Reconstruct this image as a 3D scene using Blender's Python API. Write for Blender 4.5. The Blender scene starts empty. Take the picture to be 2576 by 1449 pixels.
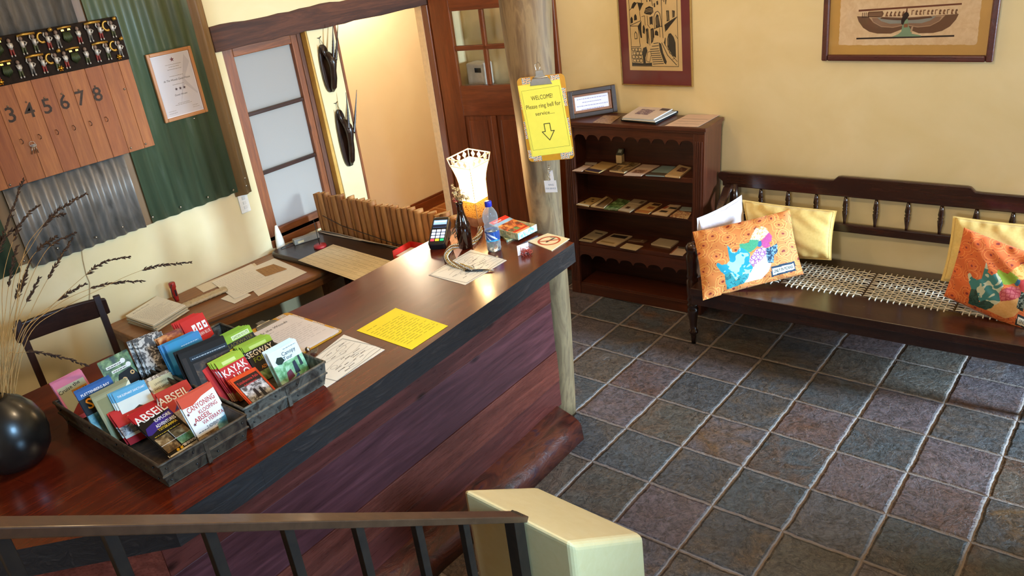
import bpy, math, random
from mathutils import Vector, Matrix
random.seed(7)
SC = bpy.context.scene
COL = SC.collection
V = Vector
R = math.radians
# ------------------------------------------------------------------ camera
W_, H_ = 2576.0, 1449.0
FPX = 2031.156
CAM = V((2.72734, -3.65484, 2.32601))
CX = V((0.77627682, 0.61952081, -0.11656874))     # image right
CY = V((0.17891218, -0.39382739, -0.90160436))    # image down
CZ = V((-0.60447063, 0.67903899, -0.41655889))    # view direction
cd = bpy.data.cameras.new('camera')
cam = bpy.data.objects.new('camera', cd)
COL.objects.link(cam)
cd.sensor_width = 36.0
cd.lens = FPX / W_ * 36.0
cd.clip_start = 0.05
cam.matrix_world = Matrix(((CX.x, -CY.x, -CZ.x, CAM.x), (CX.y, -CY.y, -CZ.y, CAM.y),
                           (CX.z, -CY.z, -CZ.z, CAM.z), (0, 0, 0, 1)))
SC.camera = cam
# ------------------------------------------------------------------ view, world, large lights
vs = SC.view_settings
vs.view_transform = 'Standard'
vs.look = 'None'
vs.gamma = 1.0
vs.exposure = 0.0
vs.use_curve_mapping = False
wd = bpy.data.worlds.new('world')
SC.world = wd
wd.use_nodes = True
bgn = wd.node_tree.nodes['Background']
bgn.inputs[0].default_value = (0.62, 0.78, 1.0, 1)
bgn.inputs[1].default_value = 0.7

def lamp(name, kind, loc, energy, color, size=0.1, sizey=None, to=None, spread=None):
    l = bpy.data.lights.new(name, kind)
    l.energy = energy
    l.color = color
    if kind == 'AREA':
        l.shape = 'RECTANGLE'
        l.size = size
        l.size_y = sizey or size
        if spread: l.spread = R(spread)
    elif kind in ('POINT', 'SPOT'):
        l.shadow_soft_size = size
    o = bpy.data.objects.new(name, l)
    COL.objects.link(o)
    o.location = loc
    if to is not None:
        o.rotation_euler = (V(to) - V(loc)).to_track_quat('-Z', 'Y').to_euler()
    return o
# daylight through the open glazed door in the right wall, beside the bench
lamp('door_daylight', 'AREA', (6.6, 0.46, 1.95), 960, (0.54, 0.78, 1.0), 0.6, 1.0, to=(1.0, -1.0, 0.7))
# daylight from the high window in the right wall beside the stairs
lamp('landing_daylight', 'AREA', (4.22, -2.7, 2.3), 24, (0.34, 0.65, 1.0), 0.9, 0.8, to=(1.0, -2.3, 0.6), spread=55)
# soft fill added behind the camera to brighten the back wall
lamp('front_fill', 'AREA', (2.2, -6.45, 2.0), 24, (0.90, 0.95, 1.0), 1.2, 1.0, to=(1.7, 0.58, 1.3), spread=80)
# warm ceiling bulbs of the lobby and the reception nook
lamp('ceiling_bulb', 'POINT', (1.5, -1.9, 2.75), 54, (1.0, 0.77, 0.50), 0.12)
lamp('nook_bulb', 'POINT', (0.15, -0.5, 2.75), 18, (1.0, 0.72, 0.42), 0.10)
# hall bulb beyond the doorway
lamp('hall_bulb', 'POINT', (-2.1, 0.62, 2.12), 40, (1.0, 0.82, 0.58), 0.08)
# sky outside the frosted window
lamp('window_daylight', 'AREA', (-1.95, -1.0, 0.50), 8, (0.78, 0.89, 1.0), 0.9, 0.9, to=(-1.27, -1.0, 1.15))

def ray(px, py):
    return CX * ((px - W_ / 2) / FPX) + CY * ((py - H_ / 2) / FPX) + CZ
def at(px, py, ax, v):
    """the point seen at photo pixel (px, py) on the real plane x|y|z = v"""
    d = ray(px, py)
    return CAM + d * ((v - CAM[ax]) / d[ax])
# ------------------------------------------------------------------ materials
def lin(c):
    if isinstance(c, str):
        c = c.lstrip('#')
        c = tuple(int(c[i:i + 2], 16) for i in (0, 2, 4))
    r = []
    for x in c[:3]:
        x = x / 255.0
        r.append(x / 12.92 if x <= 0.04045 else ((x + 0.055) / 1.055) ** 2.4)
    return (r[0], r[1], r[2], 1.0)
class NT:
    def __init__(s, name):
        s.m = bpy.data.materials.new(name)
        s.m.use_nodes = True
        s.t = s.m.node_tree
        s.b = s.t.nodes['Principled BSDF']
        s.out = s.t.nodes['Material Output']
    def n(s, typ, **kw):
        x = s.t.nodes.new(typ)
        for k, v in kw.items():
            setattr(x, k, v)
        return x
    def l(s, a, b):
        s.t.links.new(a, b)
    def setv(s, sock, v):
        if hasattr(v, 'links') or hasattr(v, 'is_linked'):
            s.l(v, sock)
        else:
            sock.default_value = v
    def math(s, op, a, b=None, c=None):
        x = s.n('ShaderNodeMath', operation=op)
        s.setv(x.inputs[0], a)
        if b is not None: s.setv(x.inputs[1], b)
        if c is not None: s.setv(x.inputs[2], c)
        return x.outputs[0]
    def mix(s, f, a, b, blend='MIX'):
        x = s.n('ShaderNodeMix', data_type='RGBA', blend_type=blend)
        s.setv(x.inputs[0], f)
        s.setv(x.inputs[6], a)
        s.setv(x.inputs[7], b)
        return x.outputs[2]
    def ramp(s, f, stops):
        x = s.n('ShaderNodeValToRGB')
        e = x.color_ramp.elements
        while len(e) < len(stops): e.new(0.5)
        for i, (p, c) in enumerate(stops):
            e[i].position = p
            e[i].color = c if len(c) == 4 else (*c, 1)
        s.l(f, x.inputs[0])
        return x.outputs[0]
    def co(s, kind='Object', scale=(1, 1, 1), loc=(0, 0, 0), rot=(0, 0, 0)):
        tc = s.n('ShaderNodeTexCoord')
        mp = s.n('ShaderNodeMapping')
        mp.inputs['Scale'].default_value = scale
        mp.inputs['Location'].default_value = loc
        mp.inputs['Rotation'].default_value = rot
        s.l(tc.outputs[kind], mp.inputs[0])
        return mp.outputs[0]
    def noise(s, vec, scale=5, detail=4, rough=0.55, dist=0.0):
        x = s.n('ShaderNodeTexNoise')
        x.inputs['Scale'].default_value = scale
        x.inputs['Detail'].default_value = detail
        x.inputs['Roughness'].default_value = rough
        x.inputs['Distortion'].default_value = dist
        s.l(vec, x.inputs['Vector'])
        return x.outputs[0]
    def bump(s, h, strength=0.3, dist=0.01):
        x = s.n('ShaderNodeBump')
        x.inputs['Strength'].default_value = strength
        x.inputs['Distance'].default_value = dist
        s.l(h, x.inputs['Height'])
        s.l(x.outputs[0], s.b.inputs['Normal'])
    def fin(s, color=None, rough=0.5, metal=0.0, coat=0.0, spec=None):
        if color is not None: s.setv(s.b.inputs['Base Color'], color)
        s.setv(s.b.inputs['Roughness'], rough)
        s.b.inputs['Metallic'].default_value = metal
        s.b.inputs['Coat Weight'].default_value = coat
        s.b.inputs['Coat Roughness'].default_value = 0.12
        if spec is not None: s.b.inputs['Specular IOR Level'].default_value = spec
        return s.m
_mc = {}
def flat(c, rough=0.55, metal=0.0, var=0.08, scale=40, bump=0.0, coat=0.0, spec=None):
    """an even paint, ink, paper or plastic with a faint procedural mottle"""
    k = (str(c), rough, metal, var, scale, bump, coat, spec)
    if k in _mc: return _mc[k]
    t = NT('paint_%d' % len(_mc))
    nz = t.noise(t.co(), scale, 3)
    a = lin(c)
    d = tuple(x * (1 - var) for x in a[:3]) + (1,)
    b = tuple(min(1, x * (1 + var)) for x in a[:3]) + (1,)
    col = t.ramp(nz, [(0.3, d), (0.7, b)])
    if bump: t.bump(nz, bump, 0.004)
    _mc[k] = t.fin(col, rough, metal, coat, spec)
    return _mc[k]
def mott(cols, scale=30, rough=0.5, detail=6, stretch=(1, 1, 1), bump=0.0, bdist=0.005, metal=0.0, dist=0.6, coat=0.0, lo=0.32, hi=0.68, kind='Object'):
    """mottled procedural colour: printed photographs, plaster, stained metal"""
    k = ('m', str(cols), scale, rough, stretch, bump, metal, lo, hi, dist, kind, coat)
    if k in _mc: return _mc[k]
    t = NT('mottle_%d' % len(_mc))
    nz = t.noise(t.co(kind, stretch), scale, detail, 0.6, dist)
    n = len(cols)
    col = t.ramp(nz, [(lo + (hi - lo) * i / max(1, n - 1), lin(c)) for i, c in enumerate(cols)])
    if bump: t.bump(nz, bump, bdist)
    _mc[k] = t.fin(col, rough, metal, coat)
    return _mc[k]
def wood(c1, c2, axis=0, scale=9, rough=0.4, coat=0.0, bump=0.15, knots=False, stretch=14.0, c3=None):
    k = ('w', c1, c2, c3, axis, scale, rough, coat, bump, knots, stretch)
    if k in _mc: return _mc[k]
    t = NT('wood_%d' % len(_mc))
    s = [1.0, 1.0, 1.0]
    for i in range(3):
        if i != axis: s[i] = stretch / 2.0
    s[axis] = 0.55
    vec = t.co('Object', tuple(s))
    n1 = t.noise(vec, scale * 0.5, 6, 0.62, 1.3)
    n2 = t.noise(vec, scale * 4, 3, 0.6, 0.2)
    f = t.math('ADD', t.math('MULTIPLY', n1, 0.72), t.math('MULTIPLY', n2, 0.28))
    mid = c3 or tuple((a + b) // 2 for a, b in zip(c1, c2))
    col = t.ramp(f, [(0.32, lin(c1)), (0.5, lin(mid)), (0.66, lin(c2))])
    if knots:
        vo = t.n('ShaderNodeTexVoronoi')
        vo.inputs['Scale'].default_value = 3.2
        sk = [1.6, 1.6, 1.6]
        sk[axis] = 0.8
        t.l(t.co('Object', tuple(sk)), vo.inputs['Vector'])
        kf = t.ramp(vo.outputs['Distance'], [(0.03, (1, 1, 1)), (0.11, (0, 0, 0))])
        dk = tuple(x * 0.22 for x in lin(c1)[:3]) + (1,)
        col = t.mix(kf, col, dk)
    if bump: t.bump(f, bump, 0.004)
    rr = t.math('ADD', t.math('MULTIPLY', n2, 0.18), rough - 0.09)
    _mc[k] = t.fin(col, rr, 0, coat)
    return _mc[k]
# ------------------------------------------------------------------ mesh builder
_tg = {}
def text_geo(s, shear=0.0, font_bold=0.0):
    k = (s, shear, font_bold)
    if k in _tg: return _tg[k]
    cu = bpy.data.curves.new('t', 'FONT')
    cu.body = s
    cu.size = 1.0
    cu.resolution_u = 2
    cu.shear = shear
    cu.offset = font_bold
    ob = bpy.data.objects.new('t', cu)
    COL.objects.link(ob)
    dg = bpy.context.evaluated_depsgraph_get()
    me = bpy.data.meshes.new_from_object(ob.evaluated_get(dg))
    vs_ = [(v.co.x, v.co.y) for v in me.vertices]
    fs = [tuple(p.vertices) for p in me.polygons]
    bpy.data.objects.remove(ob)
    bpy.data.curves.remove(cu)
    bpy.data.meshes.remove(me)
    _tg[k] = (vs_, fs)
    return _tg[k]
class MB:
    def __init__(s):
        s.v, s.f, s.mi, s.sm, s.mats, s.uv = [], [], [], [], [], None
        s.T = Matrix.Identity(4)
    def mid(s, m):
        for i, x in enumerate(s.mats):
            if x is m: return i
        s.mats.append(m)
        return len(s.mats) - 1
    def add(s, vs, fs, m, smooth=False, T=None):
        b = len(s.v)
        M = s.T @ T if T is not None else s.T
        s.v += [M @ V(p) for p in vs]
        i = s.mid(m)
        for f in fs:
            s.f.append(tuple(b + k for k in f))
            s.mi.append(i)
            s.sm.append(smooth)
    def box(s, lo, hi, m, T=None):
        x0, y0, z0 = lo
        x1, y1, z1 = hi
        vs = [(x0, y0, z0), (x1, y0, z0), (x1, y1, z0), (x0, y1, z0), (x0, y0, z1), (x1, y0, z1), (x1, y1, z1), (x0, y1, z1)]
        s.add(vs, [(3, 2, 1, 0), (4, 5, 6, 7), (0, 1, 5, 4), (1, 2, 6, 5), (2, 3, 7, 6), (3, 0, 4, 7)], m, False, T)
    def hexa(s, lowpts, highpts, m):
        n = len(lowpts)
        s.add(list(lowpts) + list(highpts), [tuple(range(n))[::-1], tuple(range(n, 2 * n))] +
              [(i, (i + 1) % n, n + (i + 1) % n, n + i) for i in range(n)], m)
    def poly(s, pts, m, T=None):
        s.add(pts, [tuple(range(len(pts)))], m, False, T)
    def prism(s, pts2, z0, z1, m, T=None, smooth=False):
        n = len(pts2)
        s.add([(p[0], p[1], z0) for p in pts2] + [(p[0], p[1], z1) for p in pts2],
              [tuple(range(n))[::-1], tuple(range(n, 2 * n))] + [(i, (i + 1) % n, n + (i + 1) % n, n + i) for i in range(n)], m, smooth, T)
    def tube(s, pts, r, m, n=8, cap=True, smooth=True, T=None):
        pts = [V(p) for p in pts]
        k = len(pts)
        rr = r if isinstance(r, (list, tuple)) else [r] * k
        vs, fs = [], []
        up = None
        for i, p in enumerate(pts):
            d = (pts[min(i + 1, k - 1)] - pts[max(i - 1, 0)])
            if d.length < 1e-9: d = V((0, 0, 1))
            d.normalize()
            if up is None:
                up = V((0, 0, 1)) if abs(d.z) < 0.9 else V((1, 0, 0))
            a = d.cross(up)
            if a.length < 1e-6: a = d.cross(V((0, 1, 0)))
            a.normalize()
            b = d.cross(a).normalized()
            up = -b if up.dot(-b) > 0 else b
            for j in range(n):
                t = 2 * math.pi * j / n
                vs.append(p + (a * math.cos(t) + b * math.sin(t)) * rr[i])
        for i in range(k - 1):
            for j in range(n):
                j2 = (j + 1) % n
                fs.append((i * n + j, i * n + j2, (i + 1) * n + j2, (i + 1) * n + j))
        if cap:
            fs.append(tuple(range(n))[::-1])
            fs.append(tuple(range((k - 1) * n, k * n)))
        s.add(vs, fs, m, smooth, T)
    def lathe(s, prof, m, n=24, T=None, smooth=True, cap=True, rot=0.0):
        vs, fs = [], []
        k = len(prof)
        for (r, z) in prof:
            for j in range(n):
                t = 2 * math.pi * j / n + rot
                vs.append((r * math.cos(t), r * math.sin(t), z))
        for i in range(k - 1):
            for j in range(n):
                j2 = (j + 1) % n
                fs.append((i * n + j, i * n + j2, (i + 1) * n + j2, (i + 1) * n + j))
        if cap:
            fs.append(tuple(range(n))[::-1])
            fs.append(tuple(range((k - 1) * n, k * n)))
        s.add(vs, fs, m, smooth, T)
    def ball(s, c, r, m, n=12, sc=(1, 1, 1)):
        k = max(4, n // 2)
        s.lathe([(max(1e-4, math.sin(math.pi * i / k)) * r, -math.cos(math.pi * i / k) * r) for i in range(k + 1)], m, n,
                Matrix.Translation(V(c)) @ Matrix.Diagonal((*sc, 1)), True, False)
    def ring(s, c, R0, r, m, ax=(0, 0, 1), n=16, k=6, a0=0.0, a1=360.0):
        q = V((0, 0, 1)).rotation_difference(V(ax).normalized()).to_matrix()
        st = n if a1 - a0 < 359 else n
        pts = [V(c) + q @ V((math.cos(R(a0 + (a1 - a0) * i / st)) * R0, math.sin(R(a0 + (a1 - a0) * i / st)) * R0, 0)) for i in range(st + 1)]
        s.tube(pts, r, m, k, a1 - a0 < 359)
    def text(s, t, M, h, m, align='C', maxw=None, shear=0.0, bold=0.0, fn=None):
        vs, fs = text_geo(t, shear, bold)
        if not vs: return
        x0 = min(p[0] for p in vs)
        x1 = max(p[0] for p in vs)
        sy = h / 0.69
        sx = sy
        if maxw and (x1 - x0) * sx > maxw: sx = maxw / (x1 - x0)
        ox = {'C': (x0 + x1) / 2, 'L': x0, 'R': x1}[align]
        pts = [((p[0] - ox) * sx, p[1] * sy, 0) for p in vs]
        if fn: pts = [fn(p[0], p[1]) for p in pts]
        s.add(pts, fs, m, False, M)
    def mesh(s, name):
        me = bpy.data.meshes.new(name)
        me.from_pydata([tuple(p) for p in s.v], [], s.f)
        for m in s.mats: me.materials.append(m)
        me.polygons.foreach_set('material_index', s.mi)
        me.polygons.foreach_set('use_smooth', s.sm)
        if s.uv:
            ul = me.uv_layers.new(name='uv')
            for lp in me.loops: ul.data[lp.index].uv = s.uv[lp.vertex_index]
        me.update()
        return me
    def build(s, name, parent=None, bevel=0.0, M=None, sub=0, seg=2):
        """link as ONE object; M is its place (top-level) or vertices are in the root's own frame (parts)"""
        o = bpy.data.objects.new(name, s.mesh(name))
        COL.objects.link(o)
        if parent is not None: o.parent = parent
        elif M is not None: o.matrix_world = M
        if bevel:
            b = o.modifiers.new('bevel', 'BEVEL')
            b.width = bevel
            b.segments = seg
            b.limit_method = 'ANGLE'
            b.angle_limit = R(40)
        if sub:
            q = o.modifiers.new('sub', 'SUBSURF')
            q.levels = q.render_levels = sub
        return o
    def world(s, name, bevel=0.0, origin=None, **kw):
        """vertices are in world space: move the origin to the base of the thing"""
        if origin is None:
            xs = [p.x for p in s.v]; ys = [p.y for p in s.v]; zs = [p.z for p in s.v]
            origin = V(((min(xs) + max(xs)) / 2, (min(ys) + max(ys)) / 2, min(zs)))
        origin = V(origin)
        s.v = [p - origin for p in s.v]
        return s.build(name, None, bevel, Matrix.Translation(origin), **kw)
def tag(o, label, cat, group=None, kind=None):
    o['label'] = label
    o['category'] = cat
    if group: o['group'] = group
    if kind: o['kind'] = kind
    return o
def struct(o):
    o['kind'] = 'structure'
    return o
def thing(name, label, cat, loc=(0, 0, 0), rotz=0.0, group=None, M=None):
    o = bpy.data.objects.new(name, None)
    COL.objects.link(o)
    o.empty_display_size = 0.05
    o.matrix_world = M if M is not None else Matrix.Translation(V(loc)) @ Matrix.Rotation(rotz, 4, 'Z')
    return tag(o, label, cat, group)
def pmb(root):
    """a builder whose input is in world space, for a part of this root"""
    b = MB()
    b.T = root.matrix_world.inverted()
    return b
def dup(o, M, label=None, group=None):
    c = o.copy()
    COL.objects.link(c)
    c.matrix_world = M
    if label: c['label'] = label
    if group: c['group'] = group
    def rec(a, b):
        for ch in [x for x in bpy.data.objects if x.parent is a]:
            d = ch.copy()
            COL.objects.link(d)
            d.parent = b
            rec(ch, d)
    rec(o, c)
    return c
def frame(o, right, up):
    r = V(right).normalized()
    n = r.cross(V(up)).normalized()
    u = n.cross(r)
    return Matrix(((r.x, u.x, n.x, o[0]), (r.y, u.y, n.y, o[1]), (r.z, u.z, n.z, o[2]), (0, 0, 0, 1)))
# ------------------------------------------------------------------ shared materials
def slate():
    t = NT('slate_tiles')
    vec = t.co()
    wob = t.noise(vec, 14, 3)
    sp = t.n('ShaderNodeSeparateXYZ')
    t.l(vec, sp.inputs[0])
    w2 = t.math('MULTIPLY', t.math('SUBTRACT', wob, 0.5), 0.016)
    x = t.math('DIVIDE', t.math('ADD', sp.outputs[0], w2), 0.30)
    y = t.math('DIVIDE', t.math('SUBTRACT', sp.outputs[1], w2), 0.30)
    fx, fy = t.math('FLOOR', x), t.math('FLOOR', y)
    rx, ry = t.math('FRACT', x), t.math('FRACT', y)
    ex = t.math('MINIMUM', rx, t.math('SUBTRACT', 1.0, rx))
    ey = t.math('MINIMUM', ry, t.math('SUBTRACT', 1.0, ry))
    e = t.math('MINIMUM', ex, ey)
    cb = t.n('ShaderNodeCombineXYZ')
    t.l(fx, cb.inputs[0])
    t.l(fy, cb.inputs[1])
    wn = t.n('ShaderNodeTexWhiteNoise')
    t.l(cb.outputs[0], wn.inputs['Vector'])
    off = t.n('ShaderNodeVectorMath', operation='MULTIPLY_ADD')
    t.l(wn.outputs['Color'], off.inputs[0])
    off.inputs[1].default_value = (9, 9, 9)
    t.l(vec, off.inputs[2])
    base = t.ramp(wn.outputs['Value'], [(0.0, lin('#565659')), (0.18, lin('#696063')), (0.36, lin('#605b54')), (0.52, lin('#555a5e')),
                                        (0.68, lin('#706265')), (0.84, lin('#685b50')), (0.94, lin('#626063'))])
    base.node.color_ramp.interpolation = 'CONSTANT'
    big = t.noise(off.outputs[0], 5.5, 6, 0.65, 0.8)
    rust = t.ramp(big, [(0.44, (0, 0, 0)), (0.66, (1, 1, 1))])
    sp2 = t.n('ShaderNodeSeparateColor')
    t.l(wn.outputs['Color'], sp2.inputs[0])
    rcol = t.mix(sp2.outputs[0], lin('#7a5c38'), lin('#6e4434'))
    rf = t.math('MULTIPLY', rust, t.math('POWER', sp2.outputs[1], 1.3))
    c = t.mix(rf, base, rcol)
    fine = t.noise(off.outputs[0], 34, 6, 0.7, 1.4)
    c = t.mix(t.ramp(fine, [(0.38, (0.75, 0.75, 0.75)), (0.60, (0, 0, 0))]), c, lin('#2a2826'))
    flake = t.noise(off.outputs[0], 60, 5, 0.7, 2.0)
    c = t.mix(t.math('MULTIPLY', t.ramp(flake, [(0.58, (0, 0, 0)), (0.68, (1, 1, 1))]), 0.5), c, lin('#a08c78'))
    gm = t.ramp(e, [(0.019, (1, 1, 1)), (0.027, (0, 0, 0))])
    gcol = t.mix(t.noise(vec, 9, 4), lin('#85736a'), lin('#9e9188'))
    c = t.mix(gm, c, gcol)
    chip = t.noise(off.outputs[0], 5.0, 7, 0.62, 0.9)
    q = t.math('MULTIPLY', chip, 15.0)
    fr = t.math('FRACT', q)
    mr = t.n('ShaderNodeMapRange', interpolation_type='SMOOTHSTEP')
    t.l(fr, mr.inputs[0])
    mr.inputs[1].default_value = 0.80
    mr.inputs[2].default_value = 1.0
    ter = t.math('ADD', t.math('FLOOR', q), mr.outputs[0])
    amt = t.math('ADD', 0.25, t.math('MULTIPLY', sp2.outputs[2], 0.75))
    h = t.math('ADD', t.math('MULTIPLY', t.math('MULTIPLY', ter, 0.062), amt), t.math('MULTIPLY', big, 0.35))
    h = t.math('ADD', h, t.math('MULTIPLY', fine, 0.10))
    h = t.math('SUBTRACT', h, t.math('MULTIPLY', t.ramp(e, [(0.0, (1, 1, 1)), (0.05, (0, 0, 0))]), 0.35))
    t.bump(h, 1.0, 0.045)
    rg = t.math('ADD', t.math('MULTIPLY', fine, 0.25), t.math('ADD', t.math('MULTIPLY', gm, 0.3), 0.22))
    return t.fin(c, rg, 0, 0, 0.5)
def hall_tiles():
    t = NT('terracotta_tiles')
    vec = t.co()
    br = t.n('ShaderNodeTexBrick', offset=0.0)
    br.inputs['Scale'].default_value = 1.0
    br.inputs['Brick Width'].default_value = 0.3
    br.inputs['Row Height'].default_value = 0.3
    br.inputs['Mortar Size'].default_value = 0.005
    br.inputs['Color1'].default_value = lin('#a2622f')
    br.inputs['Color2'].default_value = lin('#985a2a')
    br.inputs['Mortar'].default_value = lin('#d0a070')
    t.l(vec, br.inputs['Vector'])
    return t.fin(br.outputs[0], 0.35)
M_slate = slate()
M_hallfloor = hall_tiles()
M_wall = mott(['#decb9a', '#e2d0a2', '#e7d6ac'], 2.2, 0.85, 4, bump=0.06, bdist=0.02)
M_plaster_shade = mott(['#c08f3c', '#c99a48', '#d2a552'], 7, 0.75, 5, bump=0.10, bdist=0.01)  # shaded side of the wall strip, its shadow put into the colour
M_hallwall = mott(['#e8dac0', '#ece0c8'], 2, 0.8, 3)
M_ceiling = flat('#d9cdb4', 0.9)
M_pier = mott(['#e4c78c', '#e8cd96'], 26, 0.42, 4, bump=0.05, bdist=0.01)
M_dark = wood((40, 20, 12), (70, 36, 20), 0, 8, 0.34, 0.15)
M_dark_y = wood((40, 20, 12), (70, 36, 20), 1, 8, 0.34, 0.15)
M_dark_z = wood((44, 22, 13), (76, 38, 20), 2, 8, 0.34, 0.15)
M_beam = wood((50, 26, 16), (98, 56, 36), 1, 7, 0.75, 0, 0.5)
M_case = wood((66, 38, 24), (116, 70, 46), 2, 9, 0.7, 0, 0.4)
M_pine_z = wood((104, 52, 18), (154, 86, 38), 2, 8, 0.45, 0.05, 0.2, True)
M_pine_y = wood((104, 52, 18), (154, 86, 38), 1, 8, 0.45, 0.05, 0.2, True)
M_mahog_z = wood((92, 42, 16), (132, 66, 28), 2, 7, 0.33, 0.2)
M_mahog_x = wood((92, 42, 16), (132, 66, 28), 0, 7, 0.33, 0.2)
M_skirt = wood((96, 44, 20), (140, 72, 34), 1, 7, 0.4, 0.1)
M_skirt_x = wood((84, 40, 20), (124, 64, 32), 0, 7, 0.4, 0.1)
M_black = flat('#1d1a18', 0.4)
M_white = flat('#e9e4da', 0.6)
M_paper = flat('#e8dfcc', 0.75, 0, 0.04, 12)
M_paperw = flat('#e8e2d4', 0.7, 0, 0.03, 12)
M_steel = flat('#b9b4aa', 0.28, 1.0)
M_brass = flat('#d8a13a', 0.25, 1.0)
M_gold = flat('#c89a45', 0.35, 0.7)
M_ink = flat('#2b2622', 0.6)
M_inkgrey = flat('#8d8378', 0.7)
M_cord = flat('#2a211c', 0.6)
# ------------------------------------------------------------------ the setting
YB, XL = 0.585, -1.19
b = MB(); b.box((-1.19, -6.5, -0.12), (4.6, 0.72, 0.0), M_slate)
struct(b.build('floor'))
b = MB(); b.box((-3.0, -0.7, -0.12), (-1.19, 3.2, 0.0), M_hallfloor)
struct(b.build('floor_hall'))
b = MB(); b.box((-1.35, -6.6, 3.0), (4.6, 0.8, 3.1), M_ceiling)
struct(b.build('ceiling'))
b = MB(); b.box((-2.6, -0.74, 2.5), (-1.28, 3.2, 2.6), M_hallwall)
struct(b.build('ceiling_hall'))
b = MB(); b.box((-1.28, YB, 0), (4.6, YB + 0.13, 3.0), M_wall)
struct(b.build('wall_back'))
b = MB()
b.box((-1.34, -6.5, 0), (XL, -1.262, 3.0), M_wall)
b.box((-1.34, -1.262, 1.875), (XL, -0.70, 3.0), M_wall)
b.box((-1.28, -0.70, 1.925), (XL, YB, 3.0), M_wall)
b.box((-1.34, -1.262, 0), (XL, -0.70, 0.80), M_wall)
b.box((-1.28, 0.262, 0), (XL, YB, 1.93), M_wall)
struct(b.build('wall_left'))
# the strip of wall between window and doorway, its edge slightly out of plumb
b = MB()
b.prism([(-0.655, 0.0), (-0.51, 0.0), (-0.51, 1.93), (-0.708, 1.93)], 0, 0.09,
        M_wall, Matrix(((0, 0, 1, -1.28), (1, 0, 0, 0), (0, 1, 0, 0), (0, 0, 0, 1))))
b.prism([(-0.70, 0.0), (-0.656, 0.0), (-0.709, 1.92), (-0.715, 1.92)], 0, 0.085,
        M_plaster_shade, Matrix(((0, 0, 1, -1.28), (1, 0, 0, 0), (0, 1, 0, 0), (0, 0, 0, 1))))
struct(b.build('wall_strip', bevel=0.004))
# right wall with the open glazed doorway beside the bench, and the wall behind the camera
b = MB()
b.box((4.3, -6.5, 0), (4.45, -3.25, 3.0), M_wall)
b.box((4.3, -3.25, 0), (4.45, -2.15, 1.85), M_wall)
b.box((4.3, -3.25, 2.8), (4.45, -2.15, 3.0), M_wall)
b.box((4.3, -2.15, 0), (4.45, -0.22, 3.0), M_wall)
b.box((4.3, -0.22, 2.12), (4.45, YB, 3.0), M_wall)
b.box((4.3, 0.56, 0), (4.45, YB, 2.12), M_wall)
struct(b.build('wall_right'))
b = MB()
b.box((-1.34, -6.6, 0), (1.6, -6.5, 3.0), M_wall)
b.box((2.8, -6.6, 0), (4.6, -6.5, 3.0), M_wall)
b.box((1.6, -6.6, 0), (2.8, -6.5, 1.5), M_wall)  # opening added to go with the fill light
b.box((1.6, -6.6, 2.5), (2.8, -6.5, 3.0), M_wall)
struct(b.build('wall_front'))
# hall beyond the doorway
b = MB(); b.box((-2.6, -0.74, 0), (-2.45, 3.2, 2.5), M_hallwall)
struct(b.build('wall_hall'))
b = MB()
b.box((-2.45, -0.74, 0), (-1.28, -0.64, 2.5), M_hallwall)
b.box((-2.45, 3.1, 0), (-1.28, 3.2, 2.5), M_hallwall)
b.box((-1.28, YB + 0.13, 0), (-1.2, 3.2, 2.5), M_hallwall)
struct(b.build('wall_hall_end'))
b = MB()
b.box((-2.45, -0.63, 0), (-2.425, 3.1, 0.085), M_skirt)
b.box((-2.45, -0.63, 0.085), (-2.437, 3.1, 0.105), M_skirt)
struct(b.build('baseboard_hall', bevel=0.003))
b = MB(); b.box((0.75, YB - 0.022, 0), (4.3, YB, 0.09), M_skirt_x)
struct(b.build('baseboard_back', bevel=0.003))
b = MB(); b.box((-0.62, YB - 0.03, 0), (-0.385, YB, 2.5), M_mahog_z)
struct(b.build('trim_back', bevel=0.004))
# rough timber lintel over window and doorway
b = MB()
n = 26
lo, hi = [], []
for i in range(n + 1):
    y = -1.305 + (0.585 + 1.305) * i / n
    j = random.uniform(-.006, .006)
    lo.append((y, 1.868 + random.uniform(-.004, .004)))
    hi.append((y, 1.993 + j))
b.prism(lo + hi[::-1], 0, 0.10, M_beam, Matrix(((0, 0, 1, -1.275), (1, 0, 0, 0), (0, 1, 0, 0), (0, 0, 0, 1))))
struct(b.build('trim_lintel', bevel=0.004))
# doorway lining: narrow strip at the left, plaster reveal and frame at the right
b = MB(); b.box((-1.285, -0.512, 0), (-1.182, -0.498, 1.868), M_pine_z)
struct(b.build('trim_doorway', bevel=0.002))
b = MB()
b.box((-1.285, 0.250, 0), (-1.225, 0.2625, 1.868), flat('#e8d2ae', 0.7))
b.box((-1.225, 0.252, 0), (-1.172, 0.285, 1.868), M_mahog_z)
struct(b.build('trim_door_jamb', bevel=0.002))
# ------------------------------------------------------------------ window: frosted panes in a pine sash
def frosted():
    t = NT('frosted_glass')
    nz = t.noise(t.co(), 90, 3)
    tr = t.n('ShaderNodeBsdfTranslucent')
    tr.inputs['Color'].default_value = (0.93, 0.95, 0.98, 1)
    t.bump(nz, 0.05, 0.002)
    t.fin(lin('#a89a88'), 0.4)
    mx = t.n('ShaderNodeMixShader')
    mx.inputs[0].default_value = 0.42
    t.l(tr.outputs[0], mx.inputs[1])
    t.l(t.b.outputs[0], mx.inputs[2])
    t.l(mx.outputs[0], t.out.inputs['Surface'])
    return t.m
win = struct(thing('window_1', 'tall three-pane frosted window in a pine frame beside the doorway', 'window', (-1.27, -1.0, 0.80)))
wf = pmb(win)
X0, X1 = -1.285, -1.243
wf.box((X0, -1.262, 0.795), (X1, -1.166, 1.868), M_pine_z)
wf.box((X0, -0.783, 0.795), (X1, -0.742, 1.868), M_pine_z)
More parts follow.
